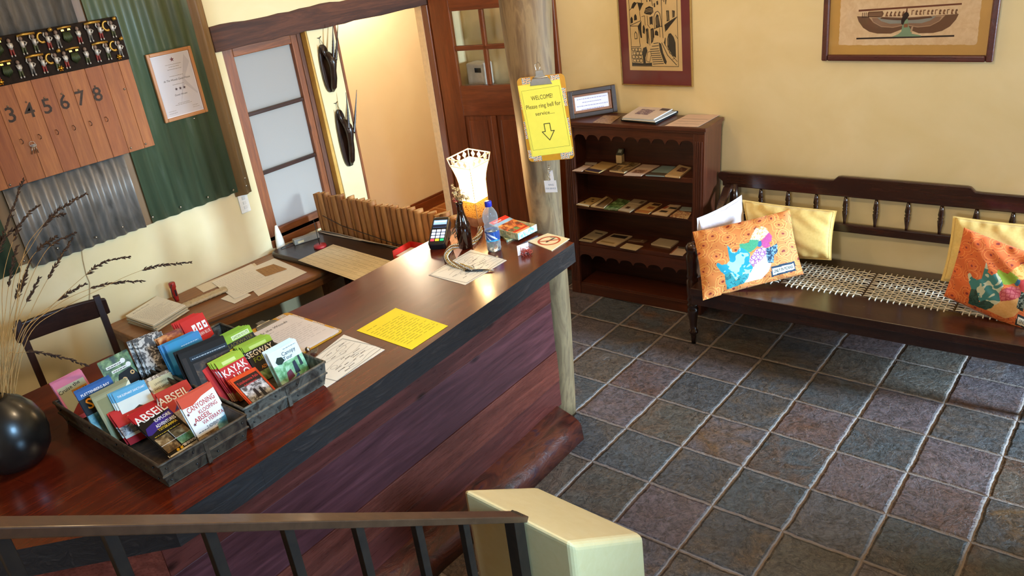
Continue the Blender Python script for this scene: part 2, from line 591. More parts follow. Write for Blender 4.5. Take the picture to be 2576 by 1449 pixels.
wf.box((X0, -1.166, 1.815), (X1, -0.783, 1.868), M_pine_y)
wf.box((X0, -1.166, 0.795), (X1, -0.783, 0.838), M_pine_y)
wfo = wf.build('window_frame', win, 0.004)
for z in (1.492, 1.158):
    m = pmb(win)
    m.box((-1.283, -1.168, z), (-1.250, -0.781, z + 0.022), M_dark_y)
    m.build('muntin', win, 0.004)
MF = frosted()
for z0, z1 in ((1.512, 1.817), (1.178, 1.494), (0.836, 1.16)):
    m = pmb(win)
    m.box((-1.272, -1.168, z0), (-1.268, -0.781, z1), MF)
    m.build('pane', win)
m = pmb(win)
m.box((-1.285, -0.744, 0.80), (-1.238, -0.706, 1.868), M_case)
m.build('casing', win, 0.003)
m = pmb(win)
m.box((-1.285, -1.262, 0.755), (-1.185, -0.70, 0.80), M_pine_y)
m.build('window_sill', win, 0.004)
m = pmb(win)
m.box((-1.25, -1.258, 1.44), (-1.238, -1.24, 1.52), M_dark_z)
m.build('hinge', win, 0.001)
# ------------------------------------------------------------------ door standing open in the corner
TH = R(15)
dr = struct(thing('door_1', 'brown panelled door with four glass panes standing open in the corner', 'door', (-1.165, 0.262, 0.0), TH))
DW, DH = 0.725, 1.90
d = MB()
us = [0, 0.145, 0.347, 0.377, 0.578, DW]
d.box((0, 0, 0.01), (0.145, 0.04, DH), M_mahog_z)
d.box((0.578, 0, 0.01), (DW, 0.04, DH), M_mahog_z)
d.box((0.145, 0, 1.815), (0.578, 0.04, DH), M_mahog_x)
d.box((0.145, 0, 1.14), (0.578, 0.04, 1.34), M_mahog_x)
d.box((0.145, 0, 0.01), (0.578, 0.04, 0.22), M_mahog_x)
d.box((0.343, 0, 0.22), (0.383, 0.04, 1.14), M_mahog_z)
d.build('leaf_frame', dr, 0.004)
for (u0, u1) in ((0.145, 0.343), (0.383, 0.578)):
    for (z0, z1) in ((0.22, 1.14),):
        d = MB()
        d.box((u0, 0.012, z0), (u1, 0.028, z1), M_mahog_z)
        d.box((u0 + 0.03, 0.006, z0 + 0.03), (u1 - 0.03, 0.034, z1 - 0.03), M_mahog_z)
        d.build('door_panel', dr, 0.004)
d = MB()
d.box((0.347, 0.004, 1.34), (0.377, 0.036, 1.815), M_mahog_z)
d.box((0.145, 0.004, 1.566), (0.578, 0.036, 1.598), M_mahog_x)
d.build('muntin', dr, 0.006)
def clear_glass(tint='#eef2ec', rough=0.02):
    k = ('glass', tint, rough)
    if k in _mc: return _mc[k]
    t = NT('glass')
    t.fin(lin(tint), rough)
    t.b.inputs['Transmission Weight'].default_value = 1.0
    t.b.inputs['IOR'].default_value = 1.45
    t.bump(t.noise(t.co(), 6, 2), 0.02, 0.002)
    _mc[k] = t.m
    return t.m
def thin_glass():
    t = NT('thin_glass')
    tr = t.n('ShaderNodeBsdfTransparent')
    tr.inputs[0].default_value = (0.985, 0.985, 0.975, 1)
    gl = t.n('ShaderNodeBsdfGlossy')
    gl.inputs['Roughness'].default_value = 0.04
    nz = t.noise(t.co(), 5, 2)
    bp = t.n('ShaderNodeBump')
    bp.inputs['Strength'].default_value = 0.05
    t.l(nz, bp.inputs['Height'])
    t.l(bp.outputs[0], gl.inputs['Normal'])
    lw = t.n('ShaderNodeLayerWeight')
    fr = t.math('ADD', 0.035, t.math('MULTIPLY', t.math('POWER', lw.outputs['Facing'], 5.0), 0.6))
    mx = t.n('ShaderNodeMixShader')
    t.l(fr, mx.inputs[0])
    t.l(tr.outputs[0], mx.inputs[1])
    t.l(gl.outputs[0], mx.inputs[2])
    t.l(mx.outputs[0], t.out.inputs['Surface'])
    return t.m
MTG = thin_glass()
for (u0, u1) in ((0.145, 0.347), (0.377, 0.578)):
    for (z0, z1) in ((1.34, 1.566), (1.598, 1.815)):
        d = MB()
        d.box((u0, 0.018, z0), (u1, 0.022, z1), MTG)
        d.build('glass_pane', dr)
d = MB()
d.lathe([(0.024, 0), (0.024, 0.006)], M_brass, 16, Matrix.Translation((0.665, 0.0, 1.0)) @ Matrix.Rotation(R(90), 4, 'X'))
d.tube([(0.665, -0.004, 1.0), (0.665, -0.045, 1.0), (0.60, -0.048, 1.0), (0.56, -0.045, 0.998)], 0.008, M_brass, 8)
d.build('door_handle', dr)
# a dispenser on the wall seen through the left panes
t = thing('towel_dispenser', 'white wall dispenser seen through the lower left pane of the open door', 'dispenser', (-1.03, YB, 1.30))
d = MB()
d.box((-0.075, -0.115, 0.0), (0.075, -0.001, 0.155), M_white)
d.build('body', t, 0.012)
d = MB(); d.box((0.005, -0.119, 0.095), (0.06, -0.1145, 0.125), M_black); d.build('viewing_slot', t, 0.001)
# ------------------------------------------------------------------ stair wall end, stairs, railing
b = MB()
low = [(1.135, -2.26, 0), (1.605, -2.26, 0), (1.605, -1.83, 0), (1.135, -1.87, 0)]
P1 = at(1160, 1228, 1, -2.26); P2 = at(1440, 1368, 1, -2.26)
P3 = at(1622, 1347, 0, P2.x); P4 = at(1345, 1222, 0, P1.x)
low = [(P1.x, P1.y, 0), (P2.x, P2.y, 0), (P3.x, P3.y, 0), (P4.x, P4.y, 0)]
b.hexa(low, [P1, P2, P3, P4], M_pier)
struct(b.build('wall_stair_end', bevel=0.022, seg=4))
b = MB()
b.prism([(-2.262, 0), (-2.262, 0.12), (-4.6, 1.90), (-4.6, 0)], 1.345, 1.455, M_pier, Matrix(((0, 0, 1, 0), (1, 0, 0, 0), (0, 1, 0, 0), (0, 0, 0, 1))))
struct(b.build('wall_stair_stringer'))
b = MB()
for i in range(9):
    b.box((1.46, -2.5 - 0.25 * i, 0.0), (3.4, -2.26 - 0.25 * i, 0.175 * (i + 1)), M_slate)
struct(b.build('floor_stairs'))
rl = thing('stair_railing', 'brown painted flat handrail with square balusters along the stairs in the foreground', 'railing', (1.4, -2.28, 0.2))
XR = 1.4
A = at(1312, 1300, 0, XR); B_ = at(0, 1327, 0, XR)
d_ = (B_ - A).normalized()
E_ = A + d_ * 2.2
M_rail = mott(['#442a17', '#4c301c', '#543722'], 30, 0.45, 3, metal=0.0, coat=0.2)
M_bal = mott(['#1e140d', '#261a11', '#2c1f15'], 30, 0.5, 3)
def rail_pt(px):
    # where the vertical baluster seen at column px meets the handrail line
    dd = ray(px, 1312)
    q = CAM + dd * ((XR - CAM.x) / dd.x)
    k = (q.y - A.y) / d_.y
    return A + d_ * k
m = pmb(rl)
up = V((0, -d_.z, d_.y)); up = up if up.z > 0 else -up
hw, th = 0.026, 0.010
lowp = [A + V((s * hw, 0, 0)) + up * q for s, q in ((-1, -th), (1, -th), (1, th), (-1, th))]
hip = [E_ + V((s * hw, 0, 0)) + up * q for s, q in ((-1, -th), (1, -th), (1, th), (-1, th))]
m.hexa(lowp, hip, M_rail)
m.build('handrail', rl, 0.003)
def post(name, y, w, ztop, zbot):
    m = pmb(rl)
    m.box((XR - w, y - w, zbot), (XR + w, y + w, ztop), M_bal)
    m.build(name, rl, 0.0015)
A0 = rail_pt(1290)
post('newel_post', A0.y + 0.005, 0.021, A0.z + 0.0, 0.12)
for px in (1165, 1045, 895, 715, 515, 260, -20, -330):
    p = rail_pt(px)
    post('baluster', p.y, 0.011, p.z - 0.004, p.z - 0.60)
# ------------------------------------------------------------------ things fixed to the left wall
XW = XL
YZ = Matrix(((0, 0, 1, 0), (1, 0, 0, 0), (0, 1, 0, 0), (0, 0, 0, 1)))   # 2D (y, z) extruded along x
M_zinc = mott(['#5d5750', '#7a746c', '#908a83', '#6c665f'], 9, 0.42, 8, (1, 1, 0.35), 0.12, 0.004, 0.35, 1.2, 0, 0.3, 0.7)
M_green = mott(['#3b4634', '#46553f', '#4f6149', '#6c7a68'], 7, 0.42, 7, (1, 2.2, 0.16), 0.06, 0.004, 0.0, 0.8, 0, 0.3, 0.74)
M_ochre = mott(['#6e5030', '#80603a', '#8c6e4a', '#9c8870'], 6, 0.42, 7, (1, 1.5, 0.2), 0.05, 0.004, 0.0, 0.8, 0, 0.3, 0.8)
def corrugated(name, y0, y1, z0, z1, m, label, amp=0.008, pitch=0.0655, x=None, phase=0.0, wavy=0.0):
    x = x if x is not None else XW + 0.004
    root = thing(name, label, 'metal sheet', (x, (y0 + y1) / 2, z0))
    b = pmb(root)
    n = int((y1 - y0) / 0.004) + 1
    vs, fs = [], []
    for k in range(2):
        for i in range(n + 1):
            y = y0 + (y1 - y0) * i / n
            w = amp * (1 + math.cos(2 * math.pi * (y - y0) / pitch + phase))
            for z in (z0 + wavy * math.sin(y * 40), z1):
                vs.append((x + 0.001 + w + 0.0015 * k, y, z))
    off = 2 * (n + 1)
    for i in range(n):
        fs.append((2 * i, 2 * i + 1, 2 * i + 3, 2 * i + 2))
        fs.append((off + 2 * i, off + 2 * i + 2, off + 2 * i + 3, off + 2 * i + 1))
        fs.append((2 * i, 2 * i + 2, off + 2 * i + 2, off + 2 * i))
        fs.append((2 * i + 1, off + 2 * i + 1, off + 2 * i + 3, 2 * i + 3))
    b.add(vs, fs, m, True)
    b.build('corrugated_panel', root)
    return root
def screw(root, x, y, z, r=0.006):
    b = pmb(root)
    T = Matrix.Translation((x, y, z)) @ Matrix.Rotation(R(90), 4, 'Y')
    b.lathe([(r, 0), (r, 0.002), (r * 0.7, 0.005), (0.0005, 0.006)], M_steel, 12, T)
    b.build('screw', root)
PT = 0.0553
zt = corrugated('corrugated_sheet', -2.75, -1.935, 1.96, 3.0, M_zinc, 'grey corrugated zinc sheet above the figurine rack, top left', 0.007, PT)
zl = corrugated('corrugated_sheet', -2.484, -1.932, 1.138, 1.53, M_zinc, 'grey corrugated zinc sheet below the numbered key board', 0.008, PT, None, 0.4, 0.001)
gr = corrugated('corrugated_sheet', -1.893, -1.392, 1.142, 3.0, M_green, 'green painted corrugated sheet around the framed certificate', 0.006, 0.074, None, 1.0, 0.0015)
gl = corrugated('corrugated_sheet', -3.3, -2.53, 1.142, 1.90, M_green, 'green corrugated sheet at the far left edge behind the dry grass', 0.006, 0.074)
for (px, py) in ((242, 597), (308, 571), (145, 625)):
    p = at(px, py, 0, XW + 0.02); screw(zl, XW + 0.0195, p.y, p.z)
for (px, py) in ((384, 546), (454, 521), (523, 496), (587, 478), (488, 668 - 370)):
    p = at(px, py, 0, XW + 0.016); screw(gr, XW + 0.0155, p.y, p.z)
def strip(y0, y1, z0, z1, label, scr=(), th=0.004):
    root = thing('metal_strip', label, 'metal strip', (XW, (y0 + y1) / 2, z0))
    b = pmb(root)
    b.box((XW + 0.001, y0, z0), (XW + 0.001 + th, y1, z1), M_ochre)
    b.build('strip', root)
    for (px, py) in scr:
        p = at(px, py, 0, XW + th)
        screw(root, XW + 0.001 + th, p.y, p.z, 0.0055)
    return root
strip(-1.932, -1.885, 1.139, 3.0, 'narrow ochre strip between the grey and green metal sheets')
strip(-2.56, -2.475, 1.165, 1.60, 'ochre strip left of the lower grey corrugated sheet', ((60, 656),))
# rounded ochre corner flashing beside the window
root = thing('corner_flashing', 'brown ochre metal corner flashing between green sheet and window', 'metal strip', (XW, -1.355, 1.117))
b = pmb(root)
prof = []
for i in range(13):
    y = -1.407 + 0.1 * i / 12
    prof.append((y, XW + 0.004 + 0.022 * math.exp(-((y + 1.352) / 0.022) ** 2)))
vs, fs = [], []
n = len(prof)
for z in (1.117, 3.0):
    for (y, x) in prof: vs.append((x + 0.006, y, z))
    for (y, x) in prof[::-1]: vs.append((XW + 0.001, y, z))
k = 2 * n
for i in range(k): fs.append((i, (i + 1) % k, k + (i + 1) % k, k + i))
fs += [tuple(range(k))[::-1], tuple(range(k, 2 * k))]
b.add(vs, fs, M_ochre, True)
b.build('flashing', root)
for (px, py) in ((502, 57), (538, 186), (573, 310), (618, 467), (614, 448)):
    p = at(px, py, 0, XW + 0.02)
    screw(root, XW + 0.012 if p.y > -1.33 else XW + 0.025, p.y, p.z, 0.006)
# numbered key board
M_board = wood((142, 78, 36), (182, 112, 58), 2, 7, 0.6, 0.0, 0.12, True)
kb = thing('key_board', 'tongue and groove pine key board painted with numbers 3 to 8', 'key board', (XW + 0.02, -2.14, 1.511))
b = pmb(kb)
xb = XW + 0.021
y = -2.62
pal = [M_board, wood((150, 84, 40), (188, 118, 62), 2, 7, 0.6, 0.0, 0.12), wood((136, 72, 34), (174, 102, 52), 2, 7, 0.6, 0.0, 0.12, True)]
i = 0
while y < -1.775:
    y2 = min(y + 0.0795, -1.770)
    b.box((xb, y + 0.0012, 1.511), (xb + 0.012, y2 - 0.0012, 1.95), pal[i % 3])
    b.box((xb, y + 0.0058, 1.511), (xb + 0.0105, y + 0.0012, 1.95), M_dark_z)
    y = y2
    i += 1
b.box((xb, -2.62, 1.511), (xb + 0.009, -1.770, 1.95), M_board)
b.build('boards', kb, 0.0015)
M_burn = mott(['#2c2018', '#4a3424'], 60, 0.7, 3)
for k, (ch, px, py) in enumerate((('3', 20, 278), ('4', 66, 275), ('5', 112, 262), ('6', 158, 258), ('7', 196, 250), ('8', 243, 243))):
    p = at(px, py, 0, xb + 0.013)
    zc = 1.812 - 0.003 * k * 0 if ch != '4' else 1.80
    m = pmb(kb)
    m.text(ch, frame((xb + 0.0126, -2.346 + 0.0765 * k, 1.775), (0, 1, 0), (0, 0, 1)), 0.062, M_burn, bold=0.012)
    m.build('number', kb)
    for q in range(2):
        yy = -2.346 + 0.0765 * k
        h = pmb(kb)
        zz = 1.69 if q else 1.842
        if q:
            h.tube([(xb + 0.012, yy, zz + 0.008), (xb + 0.022, yy, zz + 0.010), (xb + 0.03, yy + 0.003, zz), (xb + 0.026, yy + 0.001, zz - 0.010), (xb + 0.016, yy, zz - 0.012)], 0.0016, M_dark, 6)
        else:
            h.lathe([(0.004, 0), (0.004, 0.003), (0.0005, 0.005)], M_steel, 8, Matrix.Translation((xb + 0.012, yy, zz)) @ Matrix.Rotation(R(90), 4, 'Y'))
        h.build('hook' if q else 'screw', kb)
for (px, py) in ((313, 224), (366, 362), (329, 372), (20 + 5, 465)):
    p = at(px, py, 0, xb + 0.012); screw(kb, xb + 0.012, p.y, p.z, 0.005)
# keys hanging from the hook under number three
kk = thing('key_bunch', 'small bunch of wire keys hanging from a hook under number four', 'keys', (xb + 0.02, -2.31, 1.64))
m = pmb(kk); m.ring((xb + 0.024, -2.31, 1.668), 0.012, 0.001, M_steel, (1, 0, 0.2), 14, 5); m.build('key_ring', kk)
for q in range(3):
    m = pmb(kk)
    m.tube([(xb + 0.022, -2.312 + 0.006 * q, 1.660), (xb + 0.02, -2.325 + 0.014 * q, 1.625)], 0.0018, M_steel, 5)
    m.ring((xb + 0.022, -2.312 + 0.006 * q, 1.660), 0.005, 0.0012, M_steel, (1, 0, 0), 10, 5)
    m.build('key', kk)
# black rack with two rows of brass and painted figurines
rk = thing('figurine_rack', 'dark board with two rows of small painted figurines carrying gold loads', 'figurine rack', (XW + 0.035, -2.2, 1.925))
M_blk = flat('#2a201a', 0.85, 0, 0.25, 60, 0, 0, 0.15)
xr_ = XW + 0.022
m = pmb(rk); m.box((xr_, -2.62, 1.925), (xr_ + 0.016, -1.768, 2.118), M_blk); m.build('backboard', rk, 0.003)
m = pmb(rk); m.box((xr_ + 0.016, -2.62, 2.016), (xr_ + 0.019, -1.775, 2.0195), M_blk); m.build('ledge', rk)
M_sil = flat('#cfc8bf', 0.4, 0.35)
M_red = flat('#8e2f2a', 0.5)
M_olive = flat('#4a4f30', 0.55)
M_greyp = flat('#6a6560', 0.5)
M_leaf = flat('#3f4a2c', 0.45, 0.3)
M_tan = flat('#8d7464', 0.45)
def figure(y, z, leg, arms, load):
    x = xr_ + 0.020
    h = pmb(rk)
    for s in (-1, 1):
        h.tube([(x, y + s * 0.0065, z + 0.003), (x, y + s * 0.0055, z + 0.012), (x + 0.001, y + s * 0.004, z + 0.034)], [0.0035, 0.0036, 0.0055], leg, 7)
        h.tube([(x + 0.002, y + s * 0.0065, z), (x + 0.002, y + s * 0.0068, z + 0.008)], 0.0032, M_sil, 6)
    h.tube([(x, y, z + 0.030), (x + 0.002, y, z + 0.04), (x + 0.002, y, z + 0.052), (x, y, z + 0.058)], [0.0075, 0.0085, 0.0095, 0.004], M_sil, 9)
    h.ball((x + 0.002, y, z + 0.066), 0.0085, M_tan, 9, (1, 0.95, 1.1))
    if arms == 0:      # hands on the chest
        for s in (-1, 1):
            h.tube([(x, y + s * 0.009, z + 0.055), (x + 0.006, y + s * 0.008, z + 0.044), (x + 0.011, y + s * 0.001, z + 0.036)], 0.003, M_sil, 6)
    else:              # hands raised to the load or one on the hip
        h.tube([(x, y + 0.009, z + 0.055), (x + 0.004, y + 0.018, z + 0.047), (x + 0.007, y + 0.008, z + 0.037)], 0.003, M_sil, 6)
        h.tube([(x, y - 0.009, z + 0.055), (x + 0.004, y - 0.014, z + 0.064), (x + 0.004, y - 0.010, z + 0.075)], 0.003, M_sil, 6)
    f = h.build('figurine', rk)
    if load:
        g = MB(); g.T = rk.matrix_world.inverted()
        if load == 'log':
            g.tube([(x + 0.002, y - 0.012, z + 0.078), (x + 0.003, y + 0.018, z + 0.081), (x + 0.002, y + 0.062, z + 0.079)], [0.0045, 0.006, 0.005], M_gold, 8)
        elif load == 'horn':
            g.tube([(x + 0.004, y + 0.026, z + 0.083), (x + 0.004, y + 0.012, z + 0.078)], [0.009, 0.006], M_gold, 8)
            g.build('gold_bell', f)
            g = MB(); g.T = rk.matrix_world.inverted()
            pts = []
            for i in range(11):
                a = R(60 + 240 * i / 10)
                pts.append((x + 0.006, y - 0.026 + 0.016 * math.cos(a), z + 0.056 + 0.02 * math.sin(a)))
            g.tube(pts, [0.004 + 0.0002 * i for i in range(11)], M_gold, 7)
        elif load == 'bag':
            g.box((x - 0.004, y - 0.016, z + 0.072), (x + 0.008, y + 0.016, z + 0.085), M_gold)
        g.build('gold_load', f)
def bird(y, z):
    x = xr_ + 0.020
    h = pmb(rk)
    for i in range(-3, 4):
        h.tube([(x + 0.001, y + 0.004 * i, z + 0.060), (x + 0.005, y + 0.0055 * i, z + 0.035), (x + 0.002, y + 0.0045 * i, z + 0.012 + 0.004 * abs(i))], [0.004, 0.0045, 0.001], M_leaf, 6)
    h.tube([(x, y - 0.032, z + 0.078), (x + 0.002, y, z + 0.081), (x, y + 0.028, z + 0.079)], 0.005, M_gold, 7)
    for s in (-1, 1):
        h.box((x, y + s * 0.014 - 0.006, z + 0.066), (x + 0.006, y + s * 0.014 + 0.006, z + 0.073), M_brass)
    h.build('leaf_bundle', rk)
def row(z, y0, cols):
    y = y0
    k = 0
    seq = [('f', 0, None), ('b',), ('f', 0, None), ('f', 1, 'log'), ('f', 1, None), ('f', 1, 'horn')]
    step = [0.040, 0.044, 0.050, 0.049, 0.050, 0.058]
    i = 0
    while y > -2.60:
        e = seq[(5 - i) % 6]
        if e[0] == 'b': bird(y, z)
        else:
            figure(y, z, cols[k % len(cols)], e[1], e[2]); k += 1
        y -= step[(5 - i) % 6]
        i += 1
row(2.030, -1.808, [M_olive, M_red, M_greyp, M_red, M_greyp, M_red, M_olive])
row(1.940, -1.803, [M_greyp, M_olive, M_red, M_olive, M_red, M_olive, M_red])
for (px, py) in ((300, 143), (153, 172), (2, 207)):
    p = at(px, py, 0, xr_ + 0.02)
    h = pmb(rk)
    h.lathe([(0.010, 0), (0.011, 0.004), (0.0085, 0.010), (0.004, 0.013), (0.0005, 0.0135)], M_brass, 10, Matrix.Translation((xr_ + 0.016, p.y, p.z)) @ Matrix.Rotation(R(90), 4, 'Y'))
    for q in range(6):
        a = q * math.pi / 3
        h.ball((xr_ + 0.021, p.y + 0.0095 * math.cos(a), p.z + 0.0095 * math.sin(a)), 0.004, M_brass, 7)
    h.build('brass_rosette', rk)
# framed certificate
M_oak = wood((164, 106, 58), (196, 136, 82), 2, 7, 0.4, 0.05, 0.08)
M_oaky = wood((164, 106, 58), (196, 136, 82), 1, 7, 0.4, 0.05, 0.08)
def picture_frame(root, F, w, h, fw, mv, mh, depth=0.018, bev=0.003):
    """F maps local (right, up, out); frame bars as one part"""
    b = MB(); b.T = root.matrix_world.inverted() @ F
    b.box((0, 0, 0), (fw, h, depth), mv)
    b.box((w - fw, 0, 0), (w, h, depth), mv)
    b.box((fw, 0, 0), (w - fw, fw, depth), mh)
    b.box((fw, h - fw, 0), (w - fw, h, depth), mh)
    return b.build('frame', root, bev)
ct = thing('framed_certificate', 'framed certificate with stars in a light oak frame on the green sheet', 'certificate', (XW + 0.02, -1.565, 1.596))
F = frame((XW + 0.0195, -1.685, 1.596), (0, 1, 0), (0, 0, 1))
picture_frame(ct, F, 0.241, 0.331, 0.017, M_oak, M_oaky, 0.014)
b = MB(); b.T = ct.matrix_world.inverted() @ F
M_cert = flat('#cdc6cc', 0.35, 0, 0.03, 6, 0, 0.3)
M_cert2 = flat('#bdb6be', 0.35, 0, 0.04, 6, 0, 0.3)
b.box((0.015, 0.015, 0.002), (0.226, 0.316, 0.005), flat('#ece6ea', 0.3, 0, 0.02))
b.box((0.021, 0.021, 0.005), (0.220, 0.310, 0.0056), M_cert)
b.poly([(0.11, 0.06, 0.0058), (0.145, 0.14, 0.0058), (0.16, 0.16, 0.0058), (0.215, 0.10, 0.0058), (0.215, 0.11, 0.0058), (0.165, 0.185, 0.0058), (0.215, 0.26, 0.0058), (0.195, 0.30, 0.0058), (0.15, 0.175, 0.0058)], M_cert2)
def star(b, F, cx, cy, r, m, z):
    pts = []
    for i in range(10):
        a = R(90 + 36 * i)
        rr = r if i % 2 == 0 else r * 0.42
        pts.append((cx + rr * math.cos(a), cy + rr * math.sin(a), z))
    c = len(b.v)
    b.add([(cx, cy, z)] + pts, [(0, i + 1, (i + 1) % 10 + 1) for i in range(10)], m)
I4 = Matrix.Identity(4)
M_mar = flat('#6a2c36', 0.6)
star(b, F, 0.128, 0.286, 0.0125, M_mar, 0.0062)
for k in range(3): star(b, F, 0.108 + 0.022 * k, 0.145, 0.009, flat('#4a3038', 0.6), 0.0062)
def T2(x, y, z): return Matrix.Translation((x, y, z))
for (s, y, h, mw) in (('At The Woods Guest House', 0.186, 0.0095, 0.145), ('Guest House', 0.113, 0.009, 0.07)):
    b.text(s, T2(0.125, y, 0.0062), h, M_ink, 'C', mw, 0.25)
def scribble(b, x0, x1, y, h, m, z, dash=0.008):
    """a line of print too small to read: uneven dashes"""
    x = x0
    while x < x1:
        w = min(random.uniform(0.5, 1.4) * dash, x1 - x)
        b.poly([(x, y, z), (x + w, y, z), (x + w, y + h, z), (x, y + h, z)], m)
        x += w + dash * 0.28
for (x0, x1, y) in ((0.085, 0.17, 0.262), (0.10, 0.155, 0.251), (0.09, 0.165, 0.239), (0.09, 0.165, 0.207), (0.095, 0.155, 0.166), (0.095, 0.16, 0.075), (0.08, 0.17, 0.068), (0.035, 0.075, 0.045), (0.17, 0.20, 0.05), (0.035, 0.08, 0.034), (0.17, 0.205, 0.04)):
    scribble(b, x0, x1, y, 0.0022, M_inkgrey, 0.0062, 0.006)
b.build('certificate_page', ct)
m = MB(); m.T = ct.matrix_world.inverted() @ F
m.poly([(0.015, 0.015, 0.008), (0.226, 0.015, 0.008), (0.226, 0.316, 0.008), (0.015, 0.316, 0.008)], MTG)
m.build('glass', ct)
# light switch
sw = thing('wall_switch', 'white wall switch plate with three rockers left of the window', 'switch', (XW, -1.37, 1.015))
m = pmb(sw); m.box((XW + 0.001, -1.398, 1.015), (XW + 0.010, -1.338, 1.127), M_white); m.build('plate', sw, 0.004)
for k in range(3):
    m = pmb(sw)
    m.box((XW + 0.010, -1.378, 1.037 + 0.026 * k), (XW + 0.0135, -1.358, 1.055 + 0.026 * k), flat('#d8d4cc', 0.4))
    m.build('rocker', sw, 0.002)
# thin cable hanging below the grey sheet
m = MB()
pts = [at(206, 630, 0, XW + 0.006), at(209, 655, 0, XW + 0.005), at(217, 690, 0, XW + 0.005), at(226, 712, 0, XW + 0.005), at(226, 740, 0, XW + 0.005), at(222, 800, 0, XW + 0.005)]
m.tube(pts, 0.0018, flat('#b79d78', 0.6), 6)
tag(m.world('cable'), 'thin beige cable hanging on the wall below the grey sheet', 'cable')
# antelope masks
def mask(label, cy, zc, zb, zt, hornpx, s):
    """an oval shield with an antelope head, ear and two long ridged horns"""
    M_eb = mott(['#1c110c', '#2c1b13', '#352118'], 22, 0.28, 4, coat=0.2)
    root = thing('antelope_mask', label, 'mask', (XW, cy, zb))
    b = pmb(root)
    n = 22
    prof = []
    for i in range(n):
        a = 2 * math.pi * i / n
        prof.append((cy + 0.040 * math.copysign(abs(math.cos(a)) ** 0.8, math.cos(a)), (zb + zt) / 2 + (zt - zb) / 2 * math.copysign(abs(math.sin(a)) ** 0.75, math.sin(a))))
    b.prism(prof, XW + 0.001, XW + 0.018, M_eb, YZ, False)
    b.build('shield', root, 0.006)
    h = zt - zb
    b = pmb(root)
    zf = zb + h * 0.66
    b.tube([(XW + 0.015, cy + 0.004, zb + h * 0.03), (XW + 0.034, cy + 0.005, zb + h * 0.12), (XW + 0.05, cy + 0.006, zb + h * 0.3), (XW + 0.058, cy + 0.006, zb + h * 0.46),
            (XW + 0.066, cy + 0.006, zb + h * 0.60), (XW + 0.06, cy + 0.006, zb + h * 0.70), (XW + 0.04, cy + 0.004, zb + h * 0.78), (XW + 0.015, cy, zb + h * 0.84)],
           [0.012, 0.019, 0.020, 0.019, 0.024, 0.026, 0.022, 0.014], M_eb, 12)
    for q in (-1, 1):
        b.ball((XW + 0.078, cy + 0.006 + q * 0.016, zb + h * 0.63), 0.007, M_eb, 8)
    b.box((XW + 0.03, cy + 0.0035, zb + h * 0.03), (XW + 0.036, cy + 0.0065, zb + h * 0.08), M_black)
    b.build('head', root)
    b = pmb(root)
    b.tube([(XW + 0.045, cy - 0.012, zb + h * 0.72), (XW + 0.04, cy - 0.02, zb + h * 0.86), (XW + 0.035, cy - 0.020, zb + h * 1.02)], [0.004, 0.009, 0.001], M_eb, 8)
    b.build('ear', root)
    for (p0, p1, p2) in hornpx:
        x = XW + 0.075
        P = [at(*p0, 0, x), at(*p1, 0, x), at(*p2, 0, x)]
        b = pmb(root)
        pts, rr = [], []
        for i in range(25):
            t = i / 24.0
            q = P[0] * ((1 - t) * (1 - t)) + P[1] * (2 * t * (1 - t)) + P[2] * (t * t)
            pts.append(q)
            r = 0.0092 * (1 - 0.85 * t)
            if t < 0.6: r *= 1.0 + 0.16 * (i % 2)
            rr.append(r)
        b.tube(pts, rr, M_eb, 9)
        b.build('horn', root)
    b = pmb(root)
    zz = zt
    b.tube([(XW + 0.012, cy - 0.012, zz - 0.004), (XW + 0.004, cy - 0.004, zz + 0.035), (XW + 0.012, cy + 0.012, zz - 0.004)], 0.0012, M_cord, 5)
    b.tube([(XW + 0.004, cy - 0.016, zz + 0.038), (XW + 0.008, cy - 0.002, zz + 0.036), (XW + 0.004, cy + 0.010, zz + 0.044)], 0.002, M_cord, 5)
    b.lathe([(0.004, 0), (0.002, 0.008)], M_steel, 8, Matrix.Translation((XW, cy - 0.004, zz + 0.036)) @ Matrix.Rotation(R(90), 4, 'Y'))
    b.build('hanging_cord', root)
    return root
mask('upper dark wooden antelope mask on the strip of wall by the doorway', -0.628, 1.64, 1.508, 1.782, (((838, 153), (838, 110), (837, 60)), ((844, 152), (848, 110), (850, 57))), 1)
mask('lower dark wooden antelope mask on the strip of wall by the doorway', -0.606, 1.2, 1.048, 1.402, (((877, 325), (876, 280), (870, 232)), ((890, 335), (894, 290), (897, 226))), 1)
# ------------------------------------------------------------------ reception counter
ZC = 1.05
def glossy_top():
    t = NT('polished_counter_wood')
    v1 = t.co('Object', (6.5, 0.5, 6.5))
    n1 = t.noise(v1, 4.5, 6, 0.62, 1.2)
    n2 = t.noise(v1, 26, 4, 0.6, 0.3)
    n3 = t.noise(t.co(), 2.3, 3)
    f = t.math('ADD', t.math('MULTIPLY', n1, 0.6), t.math('ADD', t.math('MULTIPLY', n2, 0.2), t.math('MULTIPLY', n3, 0.2)))
    c = t.ramp(f, [(0.34, lin('#3c1107')), (0.5, lin('#581a0a')), (0.64, lin('#702c0f'))])
    t.bump(t.noise(t.co(), 9, 3), 0.05, 0.004)
    return t.fin(c, t.math('ADD', t.math('MULTIPLY', n2, 0.14), 0.16), 0, 0.35)
M_top = glossy_top()
M_edge = mott(['#161212', '#231d1c', '#1b1616', '#3a302c'], 8, 0.5, 8, (3, 0.5, 3), 0.5, 0.006, 0, 1.5, 0.1)
ctr = thing('reception_counter', 'long reception counter of dark red timber with a thick polished top', 'counter', (0.55, -2.1, 0.0))
def slab(pts, z0, z1, mt, me, name, bev=0.008):
    b = pmb(ctr)
    b.prism(pts, z0, z1, mt)
    k = len(b.f)
    for i in range(len(pts)): b.mi[2 + i] = b.mid(me)
    b.mi[0] = b.mid(me)
    return b.build(name, ctr, bev, seg=3)
